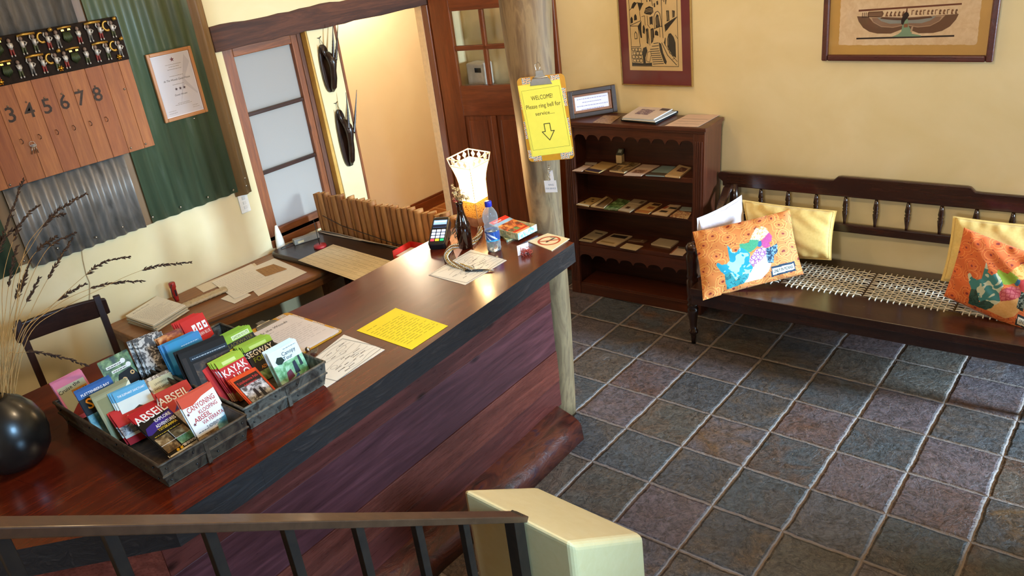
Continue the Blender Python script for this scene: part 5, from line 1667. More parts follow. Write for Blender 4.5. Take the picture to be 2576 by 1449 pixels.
# brown bottle
def amber():
    t = NT('amber_glass')
    t.fin(lin('#2a120a'), 0.08)
    t.b.inputs['Transmission Weight'].default_value = 0.25
    t.b.inputs['Coat Weight'].default_value = 0.3
    t.bump(t.noise(t.co(), 20, 2), 0.04, 0.002)
    return t.m
PB_ = at(1172, 622, 2, ZC)
bt = thing('brown_bottle', 'dark brown glass bottle holding wire bead flowers in front of the lamp', 'bottle', M=Matrix.Translation(PB_))
m = MB()
m.lathe([(0.027, 0.0), (0.031, 0.005), (0.032, 0.09), (0.0305, 0.105), (0.022, 0.135), (0.0155, 0.155), (0.0135, 0.195), (0.0155, 0.197), (0.0155, 0.208), (0.0125, 0.209), (0.0115, 0.19)], amber(), 30)
m.build('glass', bt)
m = MB()
for rw in range(3):
    for cl in range(12):
        a = R(30 * cl + 15 * (rw % 2))
        rr = (0.0315, 0.0295, 0.0255)[rw]
        zz = (0.098, 0.109, 0.123)[rw]
        m.ball((rr * math.cos(a), rr * math.sin(a), zz), 0.0022, amber(), 6)
m.build('embossed_studs', bt)
# bead flowers in the bottle
fl = thing('bead_flowers', 'sprig of wire and glass bead flowers in the brown bottle', 'flower', M=Matrix.Translation(PB_ + V((0, 0, 0.19))))
M_wire = flat('#c9b28a', 0.3, 0.9)
M_bead = clear_glass('#f4ead8', 0.05)
M_redb = flat('#c03030', 0.2)
zf = 0.0
tips = [(at(1142, 468, 1, PB_.y), 26, M_wire), (at(1150, 492, 1, PB_.y + 0.01), 22, M_wire), (at(1166, 488, 1, PB_.y), 20, M_wire), (at(1184, 496, 1, PB_.y - 0.01), 16, M_wire)]
random.seed(3)
for (tp, n, mm) in tips:
    m = pmb(fl)
    p0 = PB_ + V((0, 0, 0.15))
    mid = PB_ + V((random.uniform(-.004, .004), random.uniform(-.004, .004), 0.222))
    pts = [p0, mid, mid + (tp - mid) * 0.5 + V((0, 0, 0.01)), tp]
    m.tube(pts, 0.0009, M_wire, 5)
    for i in range(n):
        t = 0.15 + 0.85 * i / n
        q = mid + (tp - mid) * t
        off = V((random.uniform(-1, 1), random.uniform(-1, 1), random.uniform(-.6, .6))) * 0.016
        m.ring(q + off, 0.0056, 0.0012, M_wire, (random.uniform(-1, 1), random.uniform(-1, 1), random.uniform(-1, 1)), 9, 5)
        m.ball(q + off, 0.0026, M_bead, 7)
    m.build('bead_spray', fl)
m = pmb(fl)
q = at(1147, 503, 1, PB_.y - 0.005)
for i in range(5):
    a = R(72 * i)
    m.ring(q + V((0.0085 * math.cos(a), -0.003, 0.0085 * math.sin(a))), 0.0055, 0.0014, M_redb, (0, 1, 0.2), 11, 5)
m.ball(q, 0.0045, flat('#d8d0d0', 0.2), 9)
m.tube([q, PB_ + V((0, 0, 0.215))], 0.0009, M_wire, 5)
m.build('red_flower', fl)
# coiled wire snake
sn = [at(*p, 2, ZC + 0.013) for p in ((1208, 574), (1207, 586), (1199, 600), (1182, 612), (1160, 616), (1138, 622), (1126, 634), (1122, 648), (1132, 660), (1150, 667), (1170, 672), (1192, 676))]
pts = []
for i in range(len(sn) - 1):
    a, b_, c, d = sn[max(i - 1, 0)], sn[i], sn[i + 1], sn[min(i + 2, len(sn) - 1)]
    for k in range(12):
        t = k / 12.0
        pts.append(0.5 * ((2 * b_) + (c - a) * t + (2 * a - 5 * b_ + 4 * c - d) * t * t + (3 * b_ - a - 3 * c + d) * t * t * t))
so = thing('bead_coil', 'coiled bracelet snake of wire and glass beads winding around the brown bottle', 'bead coil', M=Matrix.Translation(pts[70]))
m = pmb(so)
M_bg = [flat('#c9a25a', 0.15, 0.5), flat('#e6dcc0', 0.1, 0.1), flat('#8a6430', 0.2, 0.5), flat('#d6d4d0', 0.12, 0.6)]
hel = []
for i, p in enumerate(pts):
    d = (pts[min(i + 1, len(pts) - 1)] - pts[max(i - 1, 0)]).normalized()
    a = d.cross(V((0, 0, 1))).normalized()
    u = V((0, 0, 1))
    if i % 2 == 0:
        q = V((0, 0, 1)).rotation_difference(d).to_matrix()
        nb = 8
        for k in range(nb):
            th_ = 2 * math.pi * k / nb + 0.3 * i
            m.ball(p + (a * math.cos(th_) + u * math.sin(th_)) * 0.0095, 0.0030, M_bg[(k + i // 2) % 4], 6)
    hel.append(p + (a * math.cos(i * 1.9) + u * math.sin(i * 1.9)) * 0.0095)
m.tube(hel, 0.0012, M_wire, 5)
m.build('beaded_coil', so)
# water bottle
def pet():
    t = NT('clear_plastic')
    tr = t.n('ShaderNodeBsdfTransparent')
    tr.inputs[0].default_value = (0.86, 0.9, 0.93, 1)
    t.fin(lin('#e8eef0'), 0.06, 0, 0.5)
    t.b.inputs['Specular IOR Level'].default_value = 0.9
    nz = t.noise(t.co(), 55, 3, 0.6, 0.5)
    t.bump(nz, 0.5, 0.004)
    lw = t.n('ShaderNodeLayerWeight')
    f = t.math('ADD', t.math('MULTIPLY', t.math('POWER', lw.outputs['Facing'], 3.0), 0.8), 0.14)
    mx = t.n('ShaderNodeMixShader')
    t.l(f, mx.inputs[0])
    t.l(tr.outputs[0], mx.inputs[1])
    t.l(t.b.outputs[0], mx.inputs[2])
    t.l(mx.outputs[0], t.out.inputs['Surface'])
    return t.m
M_pet = pet()
PW = at(1244, 630, 2, ZC)
wb = thing('water_bottle', 'clear plastic water bottle with a blue cap and blue label on the counter', 'bottle', M=Matrix.Translation(PW))
m = MB()
prof = [(0.020, 0.0), (0.028, 0.004), (0.031, 0.014), (0.0295, 0.026), (0.031, 0.036), (0.030, 0.046), (0.031, 0.052), (0.031, 0.095), (0.029, 0.102), (0.0315, 0.112), (0.0275, 0.124), (0.0315, 0.136), (0.033, 0.150), (0.030, 0.168), (0.022, 0.184), (0.0145, 0.194), (0.0125, 0.198), (0.0125, 0.204)]
m.lathe(prof, M_pet, 32)
m.build('bottle_wall', wb)
m = MB(); m.lathe([(0.0285, 0.005), (0.0285, 0.088), (0.0005, 0.0885)], clear_glass('#dfeaf2', 0.0), 24); m.build('water', wb)
m = MB(); m.lathe([(0.0316, 0.052), (0.0318, 0.056), (0.0318, 0.090), (0.0316, 0.094)], flat('#1d4a94', 0.3, 0, 0.1, 30, 0, 0.3), 32, cap=False)
cam_a = math.atan2(CAM.y - PW.y, CAM.x - PW.x)
def cyl(u, v, r=0.0321):
    a = cam_a - 0.15 + u / r
    return (r * math.cos(a), r * math.sin(a), v)
for (u0, v0, u1, v1, u2, v2) in ((-.022, .088, .026, .062, .020, .060), (-.016, .090, .018, .070, .014, .068), (-.026, .080, -.002, .058, -.008, .057)):
    n = 8
    for i in range(n):
        t0, t1 = i / n, (i + 1) / n
        m.poly([cyl(u0 + (u1 - u0) * t0, v0 + (v1 - v0) * t0), cyl(u0 + (u2 - u0) * t0, v0 + (v2 - v0) * t0 - 0.001), cyl(u0 + (u2 - u0) * t1, v0 + (v2 - v0) * t1 - 0.001), cyl(u0 + (u1 - u0) * t1, v0 + (v1 - v0) * t1)], flat('#dfe8f0', 0.3))
for i in range(12):
    u = -0.03 + 0.005 * i
    m.poly([cyl(u, 0.053, 0.0322), cyl(u + 0.005, 0.053, 0.0322), cyl(u + 0.005, 0.058, 0.0322), cyl(u, 0.058, 0.0322)], flat('#38a8dc', 0.3))
for i in range(3):
    u = -0.042 + 0.005 * i
    m.poly([cyl(u, 0.058, 0.0322), cyl(u + 0.005, 0.058, 0.0322), cyl(u + 0.005, 0.088, 0.0322), cyl(u, 0.088, 0.0322)], flat('#d4d8dc', 0.3))
m.build('paper_label', wb)
m = MB(); m.lathe([(0.0145, 0.199), (0.0150, 0.201), (0.0150, 0.218), (0.0140, 0.221), (0.0005, 0.2212)], flat('#2230a8', 0.3), 24); m.build('cap', wb)
# table lamp
ZL = 1.375
cl_ = [at(*p, 2, ZL) for p in ((1124, 400), (1177, 374), (1232, 383))]
ctr_t = (cl_[0] + cl_[2]) / 2
cl_.append(ctr_t * 2 - cl_[1])
tl = thing('table_lamp', 'lit square glass table lamp with a flared diamond pattern rim on the counter', 'lamp', M=Matrix.Translation((0.285, -1.085, ZC)))
base_c = V((0.285, -1.085, ZC))
def lsec(f, z):
    """square section scaled from the rim, sliding from rim centre to base centre"""
    t = (z - ZC) / (ZL - ZC)
    c = base_c + (V((ctr_t.x, ctr_t.y, 0)) - V((base_c.x, base_c.y, 0))) * t
    return [V((c.x, c.y, z)) + (V((p.x, p.y, 0)) - V((ctr_t.x, ctr_t.y, 0))) * f for p in cl_]
def lshell(secs, m, name, n=6):
    b = pmb(tl)
    vs, fs = [], []
    for (f, z) in secs: vs += lsec(f, z)
    for i in range(len(secs) - 1):
        for j in range(4): fs.append((i * 4 + j, i * 4 + (j + 1) % 4, (i + 1) * 4 + (j + 1) % 4, (i + 1) * 4 + j))
    b.add(vs, fs, m, False)
    return b.build(name, tl)
def lampglass(c, s, cr, tr):
    t = NT('lamp_glass')
    vo = t.n('ShaderNodeTexVoronoi', feature='DISTANCE_TO_EDGE')
    vo.inputs['Scale'].default_value = 130
    t.l(t.co(), vo.inputs['Vector'])
    e = t.ramp(vo.outputs['Distance'], [(0.02, (1, 1, 1)), (0.10, (0, 0, 0))])
    col = t.mix(e, lin(c), lin(cr))
    t.fin(col, 0.25, 0.0, 0.2)
    tl_ = t.n('ShaderNodeBsdfTranslucent')
    t.l(col, tl_.inputs['Color'])
    mx = t.n('ShaderNodeMixShader')
    mx.inputs[0].default_value = tr
    t.l(t.b.outputs[0], mx.inputs[1])
    t.l(tl_.outputs[0], mx.inputs[2])
    em = t.n('ShaderNodeEmission')
    em.inputs['Strength'].default_value = s
    t.l(col, em.inputs['Color'])
    ad_ = t.n('ShaderNodeAddShader')
    t.l(mx.outputs[0], ad_.inputs[0])
    t.l(em.outputs[0], ad_.inputs[1])
    t.l(ad_.outputs[0], t.out.inputs['Surface'])
    return t.m
lshell([(0.62, ZC + 0.125), (0.62, ZC + 0.165), (0.64, ZC + 0.205), (0.70, ZC + 0.235), (0.80, ZC + 0.265), (0.90, ZC + 0.290)], lampglass('#ffe9b8', 9.0, '#ffd27a', 0.6), 'lamp_shade')
lshell([(0.54, ZC + 0.045), (0.60, ZC + 0.08), (0.62, ZC + 0.105), (0.62, ZC + 0.125)], lampglass('#c8964c', 0.10, '#5a3814', 0.6), 'lamp_body')
lshell([(0.48, ZC + 0.001), (0.54, ZC + 0.045)], mott(['#a8704a', '#b88058'], 20, 0.2, 3), 'lamp_base')
b = pmb(tl)
M_rim = emis('#ffe0b0', 0.7)
M_rimd = flat('#c8a070', 0.35, 0.6)
r0, r1 = lsec(0.90, ZC + 0.290), lsec(1.0, ZL)
for rr in (r0, r1):
    b.tube(rr + [rr[0]], 0.003, M_rim, 6)
for j in range(4):
    b.tube([r0[j], r1[j]], 0.0022, M_rim, 6)
    a0, a1, c0, c1 = r0[j], r0[(j + 1) % 4], r1[j], r1[(j + 1) % 4]
    for q in range(3):
        t = (q + 0.75) / 3.5
        lo, hi = a0 + (a1 - a0) * t, c0 + (c1 - c0) * t
        lo2, hi2 = a0 + (a1 - a0) * (t + 0.16), c0 + (c1 - c0) * (t + 0.16)
        lo3, hi3 = a0 + (a1 - a0) * (t - 0.16), c0 + (c1 - c0) * (t - 0.16)
        md = (lo + hi) / 2
        b.poly([lo + (hi - lo) * 0.05, (lo2 + hi2) / 2 * 0.6 + md * 0.4, lo + (hi - lo) * 0.95, (lo3 + hi3) / 2 * 0.6 + md * 0.4], M_rim)
b.build('diamond_rim', tl)
for j in range(4):
    b = pmb(tl)
    b.tube([lsec(f, z)[j] for (f, z) in ((0.48, ZC + 0.001), (0.54, ZC + 0.045), (0.60, ZC + 0.08), (0.62, ZC + 0.125), (0.64, ZC + 0.205), (0.70, ZC + 0.235), (0.80, ZC + 0.265), (0.90, ZC + 0.290))], 0.0016, M_rimd, 6)
    b.build('corner_strip', tl)
b = pmb(tl)
cc = lsec(0, ZC + 0.20)[0]
b.ball(cc, 0.018, emis('#ffdf9a', 12), 12)
b.tube([V((base_c.x, base_c.y, ZC + 0.01)), cc - V((0, 0, 0.016))], 0.007, M_brass, 8)
b.build('bulb', tl)
lamp('table_lamp_light', 'POINT', lsec(0, ZC + 0.335)[0], 5.0, (1.0, 0.72, 0.36), 0.03)
# guide booklet in an open card box, on a green booklet
def d_none(b, w, h, z): pass
gb = [at(1250, 583, 2, ZT), at(1265, 572, 2, ZT), at(1305, 595, 2, ZT), at(1275, 610, 2, ZT)]
sheet('green_booklet', gb, 'green and yellow booklet lying under the open card box', 'booklet', mott(['#7a8c5a', '#c8c890', '#5a7a70', '#dcd8a8'], 40, 0.4, 4), 0.010)
zb_ = ZC + 0.012
q0, q1, q3 = at(1304, 604, 2, zb_), at(1351, 580, 2, zb_), at(1250, 570, 2, zb_)
Fb = frame(q0, q1 - q0, q3 - q0)
wbx, hbx = (q1 - q0).length, 0.165
cbx = thing('card_box', 'open shallow card box with a blue floral end beside the water bottle', 'box', M=Fb)
M_bx = mott(['#c8b878', '#8a9a78', '#ded2a0', '#a89860'], 30, 0.5, 4)
M_bxe = mott(['#f0f0ea', '#e8eeee', '#58b8dc', '#f2f0ea', '#30586a'], 46, 0.5, 4, lo=0.36, hi=0.74)
m = MB()
m.box((0, 0, 0), (wbx, hbx, 0.002), M_bx)
m.box((0, 0, 0), (0.002, hbx, 0.030), M_bx)
m.box((wbx - 0.002, 0, 0), (wbx, hbx, 0.030), M_bx)
m.box((0.002, hbx - 0.002, 0), (wbx - 0.002, hbx, 0.030), M_bx)
m.build('box_body', cbx)
m = MB(); m.box((0, -0.001, 0), (wbx, 0.0015, 0.030), M_bxe); m.build('box_end', cbx)
bk = MB()
draw_leaf(bk, wbx * 0.86, 0.155, C('#e8e0d0'), [('r', 0, 0.82, 1, 1, '#c8281c'), ('t', 'Guidebook', 0.35, 0.87, 0.05, WH, 0.45), ('r', 0, 0.62, 1, 0.82, '#7aa0c0'), ('r', 0, 0.36, 1, 0.68, M_ph_fire), ('r', 0.0, 0.0, 1, 0.36, '#c83820'), ('r', 0.08, 0.18, 0.36, 0.34, M_ph_brown), ('r', 0.40, 0.18, 0.64, 0.34, M_ph_green), ('r', 0.68, 0.18, 0.94, 0.34, M_ph_fire), ('r', 0, 0, 1, 0.1, '#e4b088')], 0.006)
ob = bk.build('guide_booklet', None, 0, Fb @ Matrix.Translation((wbx * 0.5, 0.028, 0.0065)) @ Matrix.Rotation(R(13), 4, 'X'))
for e in (): pass
tag(ob, 'red topped travel booklet with house photographs leaning out of the card box', 'booklet')
# business card holder of red wire
P = at(1318, 640, 2, ZC)
hd_ = thing('card_holder', 'small red wire card holder holding a white card near the counter end', 'card holder', M=frame(P, V((0.35, 0.94, 0)), V((0, 0, 1))))
m = MB()
random.seed(9)
M_rw = flat('#b04030', 0.4)
for i in range(26):
    c = V((random.uniform(-.015, .025), random.uniform(0.006, 0.032), random.uniform(0.0, 0.016)))
    m.ring(c, random.uniform(0.004, 0.008), 0.0011, M_rw, (random.uniform(-1, 1), random.uniform(-1, 1), random.uniform(-1, 1)), 9, 5)
for s in (-0.012, 0.0, 0.018):
    m.tube([(s, 0.0012, -0.012), (s, 0.0012, 0.0), (s, 0.012, 0.002)], 0.0012, M_rw, 5)
    m.tube([(s, 0.0012, 0.022), (s, 0.004, 0.01), (s, 0.012, 0.006)], 0.0012, M_rw, 5)
m.build('wire_bundle', hd_)
m = MB()
m.box((-0.028, 0.001, -0.003), (0.028, 0.046, -0.0015), C('#e8c8b8'))
rect(m, -0.026, 0.004, 0.026, 0.038, C('#f2e8e4'), -0.0010)
m.build('white_card', hd_)
# no smoking card
def d_ns(b, w, h, z):
    M_r = flat('#c04a22', 0.5)
    n = 40
    Rr = 0.40 * min(w, h)
    for i in range(n):
        a, c = 2 * math.pi * i / n, 2 * math.pi * (i + 1) / n
        b.poly([(Rr * math.cos(a), Rr * math.sin(a), z), (Rr * math.cos(c), Rr * math.sin(c), z), (0.82 * Rr * math.cos(c), 0.82 * Rr * math.sin(c), z), (0.82 * Rr * math.cos(a), 0.82 * Rr * math.sin(a), z)], M_r)
    rect(b, -0.16 * w, -0.03 * h, 0.26 * w, 0.03 * h, flat('#3a342c', 0.5), z)
    rect(b, 0.27 * w, -0.03 * h, 0.31 * w, 0.03 * h, flat('#3a342c', 0.5), z)
    stroke(b, [(0.29 * w, 0.05 * h), (0.26 * w, 0.12 * h), (0.30 * w, 0.17 * h)], 0.003, flat('#5a5248', 0.5), z)
    stroke(b, [(-0.62 * Rr, 0.62 * Rr), (0.62 * Rr, -0.62 * Rr)], 0.16 * Rr, M_r, z + 0.0002)
sheet('no_smoking_card', [at(1328, 608, 2, ZT), at(1378, 588, 2, ZT), at(1433, 602, 2, ZT), at(1388, 632, 2, ZT)], 'cream card with a red no smoking symbol at the counter corner', 'sign', flat('#ecdcb0', 0.5, 0, 0.03), 0.003, draw=d_ns)
# pen
pa, pb_ = at(1170, 681, 2, ZC + 0.006), at(1243, 679, 2, ZC + 0.006)
pn = thing('ballpoint_pen', 'black and silver ballpoint pen lying on the map sheet by the bead coil', 'pen', M=Matrix.Translation(pa))
m = pmb(pn); m.tube([pa, pa + (pb_ - pa) * 0.04, pa + (pb_ - pa) * 0.62], [0.003, 0.0045, 0.0048], M_black, 10); m.build('barrel', pn)
m = pmb(pn); m.tube([pa + (pb_ - pa) * 0.62, pa + (pb_ - pa) * 0.9, pb_], [0.0048, 0.004, 0.001], M_steel, 10); m.build('silver_end', pn)
m = pmb(pn); m.tube([pa + (pb_ - pa) * 0.05 + V((0, 0, 0.005)), pa + (pb_ - pa) * 0.4 + V((0, 0, 0.006))], 0.0012, M_steel, 6); m.build('pocket_clip', pn)
# welcome clipboard hanging on the post
cq = [at(1331, 196, 1, -1.10), at(1415, 181, 1, -1.10), at(1435, 387, 1, -1.10), at(1352, 418, 1, -1.10)]
cc = (cq[0] + cq[1] + cq[2] + cq[3]) / 4
upv = (cq[0] + cq[1]) - (cq[2] + cq[3])
rtv = V((0.88, 0.36, 0.0))
wcb = thing('welcome_clipboard', 'patterned clipboard with a yellow welcome sign hanging on the log post', 'sign', M=frame((0.758, -1.108, cc.z), V((0.86, 0.40, 0.03)), V((0.0, -0.03, 1.0))))
def d_wel(b, w, h, z):
    mk = flat('#2c2a10', 0.6)
    outline(b, -0.46 * w, -0.44 * h, 0.46 * w, 0.42 * h, 0.0008, mk, z)
    b.text('WELCOME!', T2(0, 0.27 * h, z), 0.017, mk, 'C', 0.52 * w)
    b.text('Please ring bell for', T2(0, 0.155 * h, z), 0.017, mk, 'C', 0.84 * w)
    b.text('service....', T2(0, 0.05 * h, z), 0.015, mk, 'C', 0.46 * w)
    a = [(-0.07, -0.08), (0.07, -0.08), (0.07, -0.19), (0.15, -0.19), (0.0, -0.32), (-0.15, -0.19), (-0.07, -0.19)]
    stroke(b, [(x * w, y * h) for x, y in a], 0.003, mk, z, True)
clip_board(wcb, 0.192, 0.345, flat('#f4ea58', 0.55, 0, 0.02), d_wel, 0.168, 0.285, 0.005, 3.0, M_steel)
m = MB()
m.tube([(-0.012, 0.196, 0.006), (-0.02, 0.212, -0.01), (-0.006, 0.222, -0.02), (0.004, 0.212, -0.01), (0.0, 0.194, 0.006)], 0.0016, M_steel, 6)
m.build('hanging_hook', wcb)
# little tag and key chain under it
P = at(1391, 466, 1, -1.055)
tg = thing('paper_tag', 'small white ring for service tag pinned on the log post', 'tag', M=frame(V((P.x, -1.071, P.z)), V((0.95, 0.28, 0.04)), V((0.0, 0.0, 1.0))))
m = MB()
m.box((-0.027, -0.026, 0), (0.027, 0.026, 0.001), flat('#e4e4e8', 0.6, 0, 0.02))
m.text('RING', T2(0.003, 0.004, 0.0013), 0.007, flat('#54708c', 0.6))
m.text('FOR SERVICE', T2(0.0, -0.012, 0.0013), 0.007, flat('#54708c', 0.6), 'C', 0.046)
m.build('tag_paper', tg)
m = MB(); m.box((0.0, 0.026, -0.0005), (0.018, 0.07, 0.0003), flat('#e4e4e8', 0.6, 0, 0.02)); m.build('tape', tg)
m = MB()
for i in range(7): m.ring((0.0 + 0.001 * i, 0.034 + 0.009 * i, 0.004), 0.005, 0.0011, M_steel, (1, 0, 0) if i % 2 else (0, 0.3, 1), 10, 5)
m.build('chain', tg)
# ------------------------------------------------------------------ bookcase in the corner by the back wall
M_bk = wood((58, 26, 14), (92, 44, 24), 0, 7, 0.38, 0.15, 0.06)
M_bkz = wood((58, 26, 14), (92, 44, 24), 2, 7, 0.38, 0.15, 0.06)
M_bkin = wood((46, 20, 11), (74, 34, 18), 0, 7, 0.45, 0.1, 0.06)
WB, DB, HB = 0.915, 0.235, 1.16
SH = Matrix(((1, 0, 0.042, 0), (0, 1, 0, 0), (0, 0, 1, 0), (0, 0, 0, 1)))    # the case leans a little to one side
bkc = thing('bookcase', 'dark brown open bookcase with scalloped aprons holding leaflets', 'bookcase', (-0.23, 0.268, 0), R(3.0))
def bkb():
    b = MB(); b.T = SH.copy(); return b
for x0 in (0.0, WB - 0.066):
    b = bkb()
    b.box((x0, 0, 0), (x0 + 0.066, 0.022, HB - 0.03), M_bkz)
    for k in range(4): b.box((x0 + 0.011 + 0.012 * k, -0.003, 0.09), (x0 + 0.018 + 0.012 * k, 0.004, HB - 0.08), M_bkz)
    b.build('fluted_stile', bkc, 0.002)
for x0 in (0.0, WB - 0.02):
    b = bkb(); b.box((x0, 0.022, 0), (x0 + 0.02, DB, HB - 0.03), M_bkz); b.build('side_panel', bkc, 0.002)
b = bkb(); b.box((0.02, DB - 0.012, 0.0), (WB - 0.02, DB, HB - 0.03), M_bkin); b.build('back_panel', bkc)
b = bkb()
b.box((-0.012, -0.014, HB - 0.022), (WB + 0.012, DB + 0.004, HB), M_bk)
b.box((-0.004, -0.006, HB - 0.036), (WB + 0.004, DB, HB - 0.022), M_bk)
b.build('top_board', bkc, 0.004)
SZ = (0.862, 0.628, 0.378)
for z in SZ:
    b = bkb(); b.box((0.02, 0.012, z - 0.03), (WB - 0.02, DB - 0.012, z), M_bk); b.build('shelf', bkc, 0.002)
b = bkb(); b.box((0.066, 0.012, 0.055), (WB - 0.066, DB - 0.012, 0.078), M_bk); b.box((0.066, 0.004, 0.0), (WB - 0.066, 0.02, 0.07), M_bk); b.build('plinth', bkc, 0.003)
def scallop(z1, za, zc, n):
    x0, x1 = 0.066, WB - 0.066
    pts = [(x0, z1), (x0, zc)]
    w = (x1 - x0) / n
    for i in range(n):
        for k in range(1, 12):
            a = math.pi * k / 12
            pts.append((x0 + w * i + w / 2 - math.cos(a) * w * 0.44, zc + (za - zc) * math.sin(a) ** 0.7))
        pts.append((x0 + w * (i + 1), zc))
    pts.append((x1, z1))
    b = bkb()
    b.prism(pts[::-1], -0.020, -0.006, M_bk, Matrix(((1, 0, 0, 0), (0, 0, -1, 0), (0, 1, 0, 0), (0, 0, 0, 1))))
    b.build('scalloped_apron', bkc)
scallop(1.125, 1.082, 1.050, 9)
scallop(0.348, 0.288, 0.258, 8)
# leaflets on the shelves: quads seen on the shelf plane
def flatdoc(q, z, m, label, els=None, th=0.004, name='leaflet', cat='leaflet', edge=None):
    """q: photo corners near-left, near-right, far-right, far-left on the plane z"""
    P = [at(px, py, 2, z + 0.0006) for px, py in q]
    o = (P[0] + P[1] + P[2] + P[3]) / 4
    M = frame(o, (P[1] - P[0]) + (P[2] - P[3]), (P[3] - P[0]) + (P[2] - P[1]))
    Mi = M.inverted()
    L = [Mi @ p for p in P]
    w = (L[1] - L[0]).length
    h = abs(L[3].y + L[2].y - L[0].y - L[1].y) / 2
    b = MB()
    b.prism([(p.x, p.y) for p in L], 0, th, edge or m)
    b.poly([(p.x * 0.99, p.y * 0.99, th + 0.0002) for p in L], m)
    if els:
        zz = th + 0.0003
        for e in els:
            zz += 0.0002
            def mp(u, v): 
                a = L[0] + (L[1] - L[0]) * u
                c = L[3] + (L[2] - L[3]) * u
                r = a + (c - a) * v
                return (r.x, r.y, zz)
            x0, y0, x1, y1, mm = e
            b.poly([mp(x0, y0), mp(x1, y0), mp(x1, y1), mp(x0, y1)], mm if not isinstance(mm, str) else C(mm))
    return tag(b.build(name, None, 0, M), label, cat)
def z4(L): return [(1400 + x / 6.962, 360 + y / 6.962) for x, y in L]
def z5(L): return [(1400 + x / 5.573, 540 + y / 5.573) for x, y in L]
PCR, PPK, PDK = C('#c8ad84'), C('#c9a890'), C('#5a3a24')
zs = SZ[0]
flatdoc(z4([(275, 492), (440, 502), (625, 402), (470, 396)]), zs, PPK, 'pale leaflet at the left end of the top shelf of the bookcase', [(0.0, 0.3, 0.12, 0.9, '#5a4030')])
flatdoc(z4([(495, 372), (690, 388), (715, 345), (510, 338)]), zs + 0.001, C('#bfae98'), 'small white card at the back left of the top shelf of the bookcase', None, 0.002, 'card', 'card')
flatdoc(z4([(500, 490), (740, 530), (1065, 375), (800, 335)]), zs, C('#b8935c'), 'beige booklet with a dark lower edge, second from left on the top bookcase shelf', [(0, 0, 1, 0.22, '#3c2c34')], 0.006)
flatdoc(z4([(928, 500), (1185, 535), (1470, 372), (1175, 350)]), zs, M_ph_brown, 'thick booklet with a mottled brown photo cover on the top bookcase shelf', [(0.2, 0.5, 0.6, 0.66, '#c8a878'), (0.45, 0.1, 0.55, 0.95, '#b08c58')], 0.009, edge=PCR)
flatdoc(z4([(1175, 570), (1480, 582), (1805, 402), (1510, 380)]), zs, PPK, 'pink paper with brown pictures right of centre on the top bookcase shelf', [(0.2, 0.2, 0.85, 0.5, mott(['#c9a890', '#6a3c2c', '#c0987c'], 60, 0.5, 4)), (0, 0.66, 1, 0.7, '#dcc4a4')])
flatdoc(z4([(1560, 575), (1890, 592), (2092, 425), (1850, 412)]), zs, C('#7c8c88'), 'grey blue booklet second from right on the top bookcase shelf', [(0, 0, 1, 0.28, '#54483a')], 0.006)
flatdoc(z4([(1900, 592), (2155, 618), (2362, 455), (2150, 402)]), zs, C('#c4a274'), 'cream booklet with a red picture at the right end of the top bookcase shelf', [(0.35, 0.45, 0.9, 0.85, mott(['#8a4a38', '#4a2820', '#b08060'], 60, 0.5, 4))], 0.009)
zs = SZ[1]
flatdoc(z4([(345, 1085), (555, 1122), (800, 975), (610, 955)]), zs, C('#b08a50'), 'tan leaflet with dark spots at the left end of the middle bookcase shelf', [(0.2, 0.3, 0.35, 0.4, '#4a3018'), (0.6, 0.5, 0.8, 0.6, '#4a3018'), (0.4, 0.7, 0.6, 0.8, '#4a3018'), (0, 0, 1, 0.14, '#cdb898')])
flatdoc(z4([(600, 1118), (830, 1152), (985, 1010), (885, 945)]), zs, C('#7a5c3a'), 'brown booklet with a pale spine, second from left on the middle bookcase shelf', [(0.0, 0.0, 0.3, 0.95, '#c8a878'), (0.3, 0.1, 0.5, 0.9, '#4a3220')], 0.008, edge=PCR)
flatdoc(z4([(835, 1162), (1065, 1187), (1290, 1022), (1085, 980)]), zs, M_ph_green, 'green booklet with a leafy cover on the middle bookcase shelf', [(0, 0, 1, 0.1, '#6a6a4a')], 0.005)
flatdoc(z4([(1075, 1187), (1280, 1222), (1590, 1022), (1360, 992)]), zs, C('#a89070'), 'beige photo booklet at the middle of the middle bookcase shelf', [(0.3, 0.2, 0.6, 0.36, '#4a3020'), (0, 0.6, 1, 0.68, '#d0b890'), (0.7, 0.7, 0.95, 0.9, '#5a4630')], 0.006)
flatdoc(z4([(1370, 1217), (1610, 1248), (1850, 1078), (1645, 1050)]), zs, C('#c49c62'), 'orange brown booklet third from right on the middle bookcase shelf', [(0, 0, 1, 0.22, '#a0602c'), (0.4, 0.4, 0.9, 0.62, '#8a4a2c'), (0.4, 0.74, 1, 0.95, '#4a2c1c')], 0.006)
flatdoc(z4([(1665, 1252), (1935, 1288), (2180, 1108), (1990, 1090)]), zs, C('#c8a67c'), 'cream leaflet with dark blocks second from right on the middle bookcase shelf', [(0.2, 0.24, 0.7, 0.4, '#3c3028'), (0, 0.55, 0.25, 0.8, '#a0482c'), (0.4, 0.6, 1, 0.76, '#3a342c'), (0.5, 0.85, 1, 1, '#b8a088')], 0.006)
flatdoc(z4([(1985, 1292), (2300, 1335), (2362, 1235), (2130, 1190)]), zs, mott(['#c89c68', '#8a4830', '#d8b888', '#5a3424'], 50, 0.5, 4), 'colourful food leaflet at the right end of the middle bookcase shelf', None, 0.005)
flatdoc(z4([(2150, 1180), (2362, 1200), (2368, 1135), (2200, 1125)]), zs + 0.0005, C('#8a9088'), 'grey leaflet at the back right of the middle bookcase shelf', None, 0.004)
zs = SZ[2]
